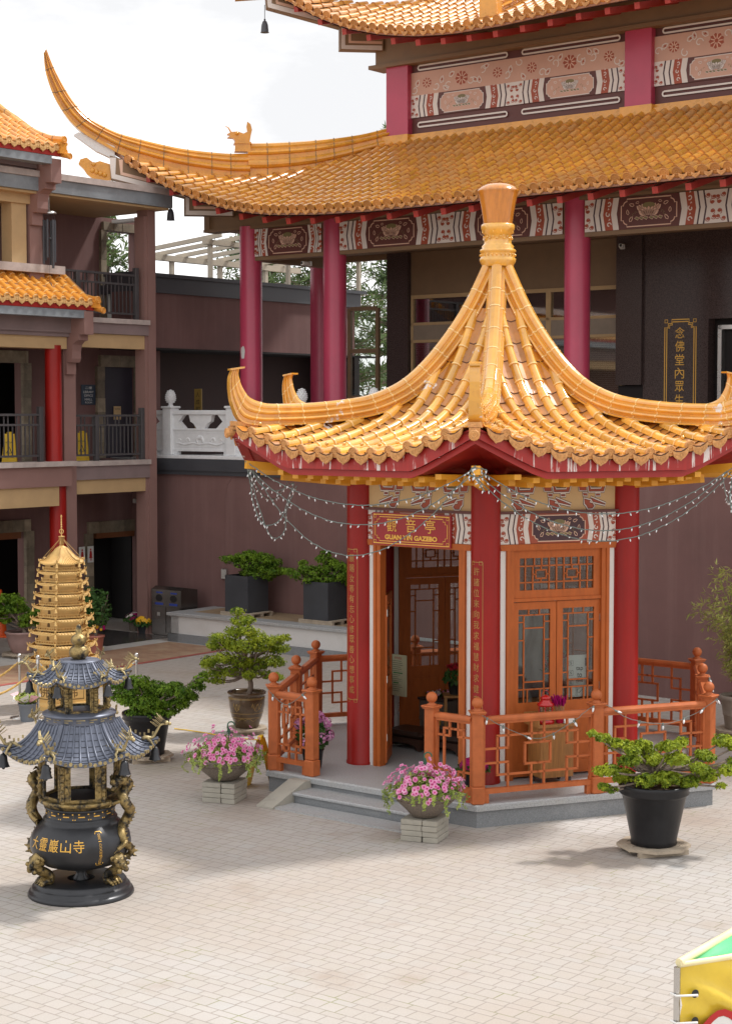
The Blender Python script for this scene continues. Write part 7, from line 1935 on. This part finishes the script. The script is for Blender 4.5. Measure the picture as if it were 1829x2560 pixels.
# back of the interior: tan panelling, grey carved screen and altar table
t = thing('altar_table', 'carved grey altar backdrop with draped cloth behind the closed gazebo doors', 'altar', GC+E1*.62+E2*-.05, ROT+R_(60))
mb = MB(); mb.bb(-.55,.55,-.22,.22,PZ+.70,PZ+.76,.01)
for sx in (-.5,.5): mb.bx(sx-.03,sx+.03,-.18,.18,PZ,PZ+.70)
mb.build('table', M['wood'], t)
mb = MB(); NU, NV = 40, 14; V = []
for i in range(NU+1):
    for j in range(NV+1):
        a = -.50+1.0*i/NU; b = PZ+.78+1.05*j/NV; V.append((a, .10+.035*math.sin(a*26+math.sin(b*5)*1.2)*(.3+.7*j/NV)-.05*math.sin(b*14+abs(a)*6)*.4, b))
mb.add(V, [(i*(NV+1)+j, (i+1)*(NV+1)+j, (i+1)*(NV+1)+j+1, i*(NV+1)+j+1) for i in range(NU) for j in range(NV)], 0, True); mb.bx(-.52,.52,.17,.2,PZ+.76,PZ+1.85)
mb.build('backdrop', mat('silver grey drape', (.34,.33,.31), .6), t)
mb = MB(); mb.lathe([(.06,PZ+.762),(.09,PZ+.80),(.10,PZ+.90),(.05,PZ+1.0),(.06,PZ+1.05)], 18, (.28,-.05,0)); mb.build('vase', M['inkblue'], t)
mb = MB()
for k in range(40): spray(mb, Vector((.28+q.gauss(0,.07), -.05+q.gauss(0,.07), PZ+1.12+q.uniform(0,.22))), Vector((q.gauss(0,.6), q.gauss(0,.6), 1)).normalized(), .06, q, 4, .5, k % 2)
mb.build('flower', [M['poin'], M['leaf_d']], t)
# tap-to-give sign behind the right leaf
rf = facefn(-30, AP); 
t = thing('donation_sign', 'white tap to give card standing behind the right glazed door', 'sign', GC, ROT)
sf_ = lambda a, b, d: rf(a+.315, b, -.035+d)
mb = MB(); mb.prism([(-.15,1.22),(.15,1.22),(.15,1.72),(.13,1.74),(-.13,1.74),(-.15,1.72)], sf_, -.008, 0); mb.build('card', M['paper'], t)
mb = MB()
for k, w_ in enumerate(('tap','to','give')): text_mesh(w_, .1, lambda a, b, d, k=k: sf_(a+.035, b+1.565-k*.075, d), mb, 0, .002, bold=.002, cell=(.10 if k != 1 else .07, .062))
for k in range(3): mb.ribbon([(-.115,1.61-.12*k),(-.055,1.61-.12*k),(-.055,1.67-.12*k),(-.115,1.67-.12*k)], .006, sf_, .002); text_mesh('$', .05, lambda a, b, d, k=k: sf_(a-.085, b+1.64-.12*k, d), mb, 0, .002)
mb.ribbon([(.0,1.30),(.08,1.36),(.10,1.33),(.03,1.27)], .006, sf_, .002); mb.build('lettering', M['ink'], t)
mb = MB(); mb.prism([(.11,1.60),(.19,1.60),(.19,1.70),(.11,1.70)], sf_, .001, .012); mb.build('card_reader', M['pplum'], t)
# rolling cabinet with lantern and incense
CR = ROT+R_(60); cb_ = GC+Matrix.Rotation(ROT, 3, 'Z') @ Vector(facefn(-30, AP)(-.22, PZ, .30))
t = thing('wooden_cabinet', 'varnished wooden cabinet on castors before the left glazed door', 'cabinet', cb_, CR)
mb = MB(); mb.bb(-.22,.22,-.17,.17,.09,.70,.006); mb.build('cabinet_body', M['wood'], t); mb = MB(); mb.bx(-.26,.26,-.20,.20,.702,.72)
for a in ((-.26,.26,-.20,-.185,.72,.74),(-.26,.26,.185,.20,.72,.84),(-.26,-.245,-.185,.185,.72,.82),(.245,.26,-.185,.185,.72,.82)): mb.bx(*a)
mb.build('tray', M['wood'], t)
mb = MB(); mb.bx(-.19,.19,-.175,-.171,.13,.66); mb.build('cabinet_door', M['wood'], t)
for sx in (-.18,.18):
    for sy in (-.13,.13):
        mb = MB(); mb.T = Matrix.Translation((sx,sy,.04)) @ Matrix.Rotation(PI/2, 4, 'Y'); mb.lathe([(.001,-.012),(.04,-.012),(.04,.012),(.001,.012)], 14); mb.T = None; mb.bx(sx-.02,sx+.02,sy-.02,sy+.02,.065,.09); mb.build('castor', M['black'], t)
ct = lambda x, y: cb_+Vector((math.cos(CR)*x-math.sin(CR)*y, math.sin(CR)*x+math.cos(CR)*y, .722))
t = thing('lantern', 'red enamel candle lantern standing on the wooden cabinet', 'lantern', ct(-.08,-.02), CR)
mb = MB(); mb.lathe([(.10,0),(.105,.01),(.105,.035),(.09,.05)], 20); mb.lathe([(.095,.215),(.105,.225),(.10,.245),(.06,.275),(.055,.30),(.07,.305),(.05,.33),(.02,.345),(.001,.35)], 20)
for k in range(6): a = PI/3*k; mb.tube([(.09*math.cos(a),.09*math.sin(a),.04),(.09*math.cos(a),.09*math.sin(a),.22)], .006, 6)
mb.tube([(.05*math.cos(q2*PI/8), 0, .34+.06*math.sin(q2*PI/8)) for q2 in range(9)], .004, 5); mb.build('lantern_frame', M['redplastic'], t)
mb = MB(); mb.lathe([(.085,.05),(.085,.215)], 20, cap=False); mb.build('glass', M['glass'], t); mb = MB(); mb.lathe([(.045,.052),(.045,.10),(.001,.10)], 16); mb.build('candle', M['paper'], t)
t = thing('incense_cup', 'red cup holding magenta tipped incense sticks beside the lantern', 'incense cup', ct(.11,-.03), CR)
mb = MB(); mb.lathe([(.05,0),(.055,.14),(.06,.145),(.05,.14),(.045,.02)], 18); mb.build('cup', mat('crimson cup', (.45,.008,.05), .4), t)
mb = MB(); tipm = MB()
for k in range(40): x, y = q.uniform(-.035,.035), q.uniform(-.035,.035); e = Vector((x*2.4-.03, y*2.4, .31+q.uniform(-.03,.03))); s_ = Vector((x, y, .10)); mb.tube([s_, s_.lerp(e, .6)], .0022, 4); tipm.tube([s_.lerp(e, .58), e], .008, 5)
mb.build('incense_stick', M['tanbeam'], t); tipm.build('stick_tips', M['mag'], t)
t = thing('price_card', 'small pale folded card on the front edge of the cabinet tray', 'card', ct(.16,-.165), CR); mb = MB(); mb.add([(-.07,-.02,0),(.07,-.02,0),(.07,.0,.07),(-.07,.0,.07),(-.07,.02,0),(.07,.02,0)], [(0,1,2,3),(3,2,5,4)]); mb.build('folded_card', M['paper'], t)
# ------------------------------------------------------------------ fairy lights
BM = MB(); BM.lathe([(.001,-.052),(.006,-.044),(.0095,-.030),(.008,-.018),(.006,-.016)], 7); BM.lathe([(.0075,-.018),(.0075,.006)], 6, mi=1)
bulb0 = None
def strand(label, pts, step, seed, big=1.0, group='fairy light strands on the gazebo'):
    global bulb0
    q = random.Random(seed); t = thing('fairy_lights', label, 'string lights', (0,0,0), 0, group)
    P = smooth_path(pts, 10); mb = MB(); L = [0]
    for a, b in zip(P, P[1:]): L.append(L[-1]+(b-a).length)
    W = [p+Vector((q.uniform(-.004,.004), q.uniform(-.004,.004), q.uniform(-.004,.004))) for p in P]
    mb.tube(W, .0062 if big < 1.2 else .004, 5); mb.build('cable', M['wire'], t)
    s = step*.5; n = 0
    while s < L[-1] and n < 98:
        i = max(j for j in range(len(L)) if L[j] <= s); i = min(i, len(P)-2); p = P[i].lerp(P[i+1], (s-L[i])/max(1e-6, L[i+1]-L[i]))
        rot = (q.gauss(0,.45), q.gauss(0,.45), q.uniform(0,6))
        if bulb0 is None: bo = bulb0 = BM.build('bulb', [M['bulb'], M['wire']], t, tuple(p)); bulb0.rotation_euler = rot
        else: bo = inst(bulb0, t, tuple(p), rot)
        bo.scale = (big*.9,)*3
        s += step*q.uniform(.75,1.25); n += 1
    return t
cw = lambda a, R, z: GC+Matrix.Rotation(ROT, 3, 'Z') @ (dirv(a)*R+Vector((0,0,z)))
AL, AF, AR = cw(-120,3.42,4.12), cw(-60,3.42,4.10), cw(0,3.42,4.12)
def sag(a, b, s, out=0.0, skew=0.0):
    r = []
    for k in range(9):
        f = k/8; p = a.lerp(b, f); w_ = 4*f*(1-f)*(1+skew*(f-.5)); r.append(p-Vector((0,0,s*w_)))
    return r
strand('upper sagging strand of fairy lights crossing above the name board', sag(AL, AF, .47), .13, 1); strand('middle sagging strand of fairy lights crossing the name board', sag(AL+Vector((0,.1,-.05)), AF+Vector((0,0,-.04)), .66), .13, 2)
strand('lowest strand of fairy lights hanging below the name board', sag(AL+Vector((.05,.15,-.05)), AF+Vector((-.1,.1,-.10)), 1.0, skew=-.25), .15, 3)
strand('upper strand of fairy lights over the painted panel above the closed doors', sag(AF, AR, .55), .13, 4); strand('middle strand of fairy lights over the painted panel above the closed doors', sag(AF+Vector((0,.05,-.05)), AR+Vector((0,.1,0)), .72), .13, 5); strand('lowest strand of fairy lights over the painted panel above the closed doors', sag(AF+Vector((-.05,.1,-.06)), AR+Vector((.05,.15,0)), .84), .14, 6)
BL_, BR_ = cw(180,3.42,4.12), cw(60,3.42,4.12)
strand('strand of fairy lights on the far left side of the gazebo', sag(AL, BL_, .55), .16, 7); strand('strand of fairy lights on the far right side of the gazebo', sag(AR, BR_, .55), .16, 8)
o = AL
strand('tangled loops of fairy lights dangling from the left roof corner', [o, o+Vector((.05,.0,-.25)), o+Vector((.10,0,-.55)), o+Vector((.22,0,-.78)), o+Vector((.42,0,-.72)), o+Vector((.52,.05,-.45)), o+Vector((.58,.05,-.27)), o+Vector((.40,0,-.36)), o+Vector((.2,-.05,-.30)), o+Vector((.05,0,-.1)), o+Vector((.14,0,-.5)), o+Vector((.30,0,-.92)), o+Vector((.46,.05,-.88)), o+Vector((.50,.05,-.6)), o+Vector((.62,.05,-.3))], .065, 9)
o = AR
strand('dense bundle of fairy lights dangling from the right roof corner', [o, o+Vector((-.05,0,-.2)), o+Vector((-.10,0,-.4)), o+Vector((-.03,0,-.68)), o+Vector((.05,0,-.72)), o+Vector((.02,0,-.4)), o+Vector((-.06,0,-.15)), o+Vector((-.08,.03,-.45)), o+Vector((.06,.02,-.8)), o+Vector((.14,.0,-.5)), o+Vector((.08,0,-.1)), o+Vector((-.02,0,-.3)), o+Vector((.02,0,-.62))], .055, 10)
o = AF
strand('short tangle of fairy lights tied at the front roof corner', [o+Vector((0,0,.03)), o+Vector((-.08,0,-.06)), o+Vector((.05,0,-.10)), o+Vector((.12,0,-.02)), o+Vector((-.05,0,.0)), o+Vector((.03,0,-.15)), o+Vector((.10,.02,-.26))], .05, 11)
rp = lambda v, z: GC+Matrix.Rotation(ROT, 3, 'Z') @ (v*1.03+Vector((0,0,z)))
fp = [rp(F0, 1.33), rp(F0.lerp(m1,.25), 1.12), rp(F0.lerp(m1,.5), .98), rp(F0.lerp(m1,.75), 1.12), rp(m1, 1.33), rp(m1.lerp(hexpt(2),.25), 1.13), rp(m1.lerp(hexpt(2),.55), 1.04), rp(m1.lerp(hexpt(2),.8), 1.12), rp(hexpt(2), 1.28), rp(hexpt(2).lerp(m2,.5), 1.20), rp(m2, 1.34)]
strand('clear garden bulbs looped along the right hand railing', fp, .30, 12, 1.7, 'garden bulb strands on the railings')
strand('clear garden bulbs looped on the short railing panels by the steps', [rp(L0, 1.30), rp(L0+dl*.3, 1.12), rp(L0+dl*.62, 1.31)], .26, 13, 1.7, 'garden bulb strands on the railings')
# ------------------------------------------------------------------ canopy, bottom right corner
tc0 = G(1697, 2418, 1.95); tz = 1.95
dA = Vector((math.cos(R_(24.7)), math.sin(R_(24.7)), 0)); dB = Vector((math.cos(R_(53.8)), math.sin(R_(53.8)), 0)); nA = Vector((dA.y, -dA.x, 0))
cn = thing('canopy_stall', 'yellow vinyl stall canopy with green top and red wave border, cut by the frame', 'canopy', (0,0,0))
mb = MB(); NU, NV = 60, 36; V = []
for i in range(NU+1):
    for j in range(NV+1):
        a = 2.3*i/NU; b = 1.35*j/NV; w_ = .018*math.sin(a*5+b*7)*min(1, b*3)+.010*math.sin(a*11-b*9)+sum(h_*math.exp(-((a*.55-b-o_)/s_)**2) for h_, o_, s_ in ((.040,-.06,.035),(-.02,.02,.05),(.035,.12,.04),(.03,-.18,.05)))*min(1,b*6)*(b < .5)
        V.append(tc0+dA*a+nA*w_+Vector((0,0,-b)))
m_ = NV+1
mb.add(V, [(i*m_+j, i*m_+j+1, (i+1)*m_+j+1, (i+1)*m_+j) for i in range(NU) for j in range(NV)], 0, True); mb.build('side_panel', M['tentyellow'], cn)
mb = MB(); V = []
for i in range(21):
    for j in range(9):
        a = 2.3*i/20; f_ = j/8; p0 = tc0+dA*a; p1 = tc0+dB*(a*1.05); p = p0.lerp(p1, f_); p.z = tz+.02-.03*math.sin(PI*f_)+.008*math.sin(a*7+f_*5); V.append(p)
mb.add(V, [(i*9+j, (i+1)*9+j, (i+1)*9+j+1, i*9+j+1) for i in range(20) for j in range(8)], 0, True); mb.build('roof_sheet', M['tentgreen'], cn)
mb = MB(); mb.tube([tc0+Vector((0,0,.02)), tc0+dB*2.4+Vector((0,0,.02))], .022, 8); mb.tube([tc0+Vector((0,0,.01)), tc0+dA*2.3+Vector((0,0,.01))], .016, 8); mb.build('hem', M['tentcream'], cn)
for p in (tc0-dA*.012, tc0+dA*2.3, tc0+dB*2.4): mb = MB(); mb.tube([p+Vector((0,0,-tz)), p], .017, 10); mb.build('pole', M['steel'], cn)
mb = MB(); fT = lambda a, b, d: tuple(tc0+dA*a+nA*(.05+d)+Vector((0,0,b)))
W = [(.02+2.2*k/60, -.30+.05*math.sin(k*.62-1.9)) for k in range(61)]
mb.ribbon(W, .035, fT, 0, 0, closed=False); mb.build('wave_border', M['inkred'], cn)
mb = MB(); mb.flat([(a, b-.02) for a, b in W]+[(2.22,-1.2),(.02,-1.2)], lambda a, b, d: fT(a, b, -.004), 0); mb.build('wave_field', M['white'], cn)
mb = MB(); mb.flat([(.29,-.36),(.42,-.38),(.42,-1.1),(.29,-1.1)], lambda a, b, d: fT(a, b, -.002), 0); mb.build('stripe', M['mag'], cn)
for z in (-.135, -.275):
    mb = MB(); mb.flat([(.07+.022*math.cos(k*PI/6), z+.022*math.sin(k*PI/6)) for k in range(12)], lambda a, b, d: fT(a, b, -.01), 0); mb.build('grommet', M['ink'], cn)
    mb = MB(); c_ = tc0+Vector((0,0,z)); mb.tube([tuple(c_-dA*.035-nA*.02), tuple(c_-dA*.035+nA*.03), fT(.07, z, .012), fT(.075, z-.01, .0)], .006, 6); mb.build('cable_tie', M['white'], cn)
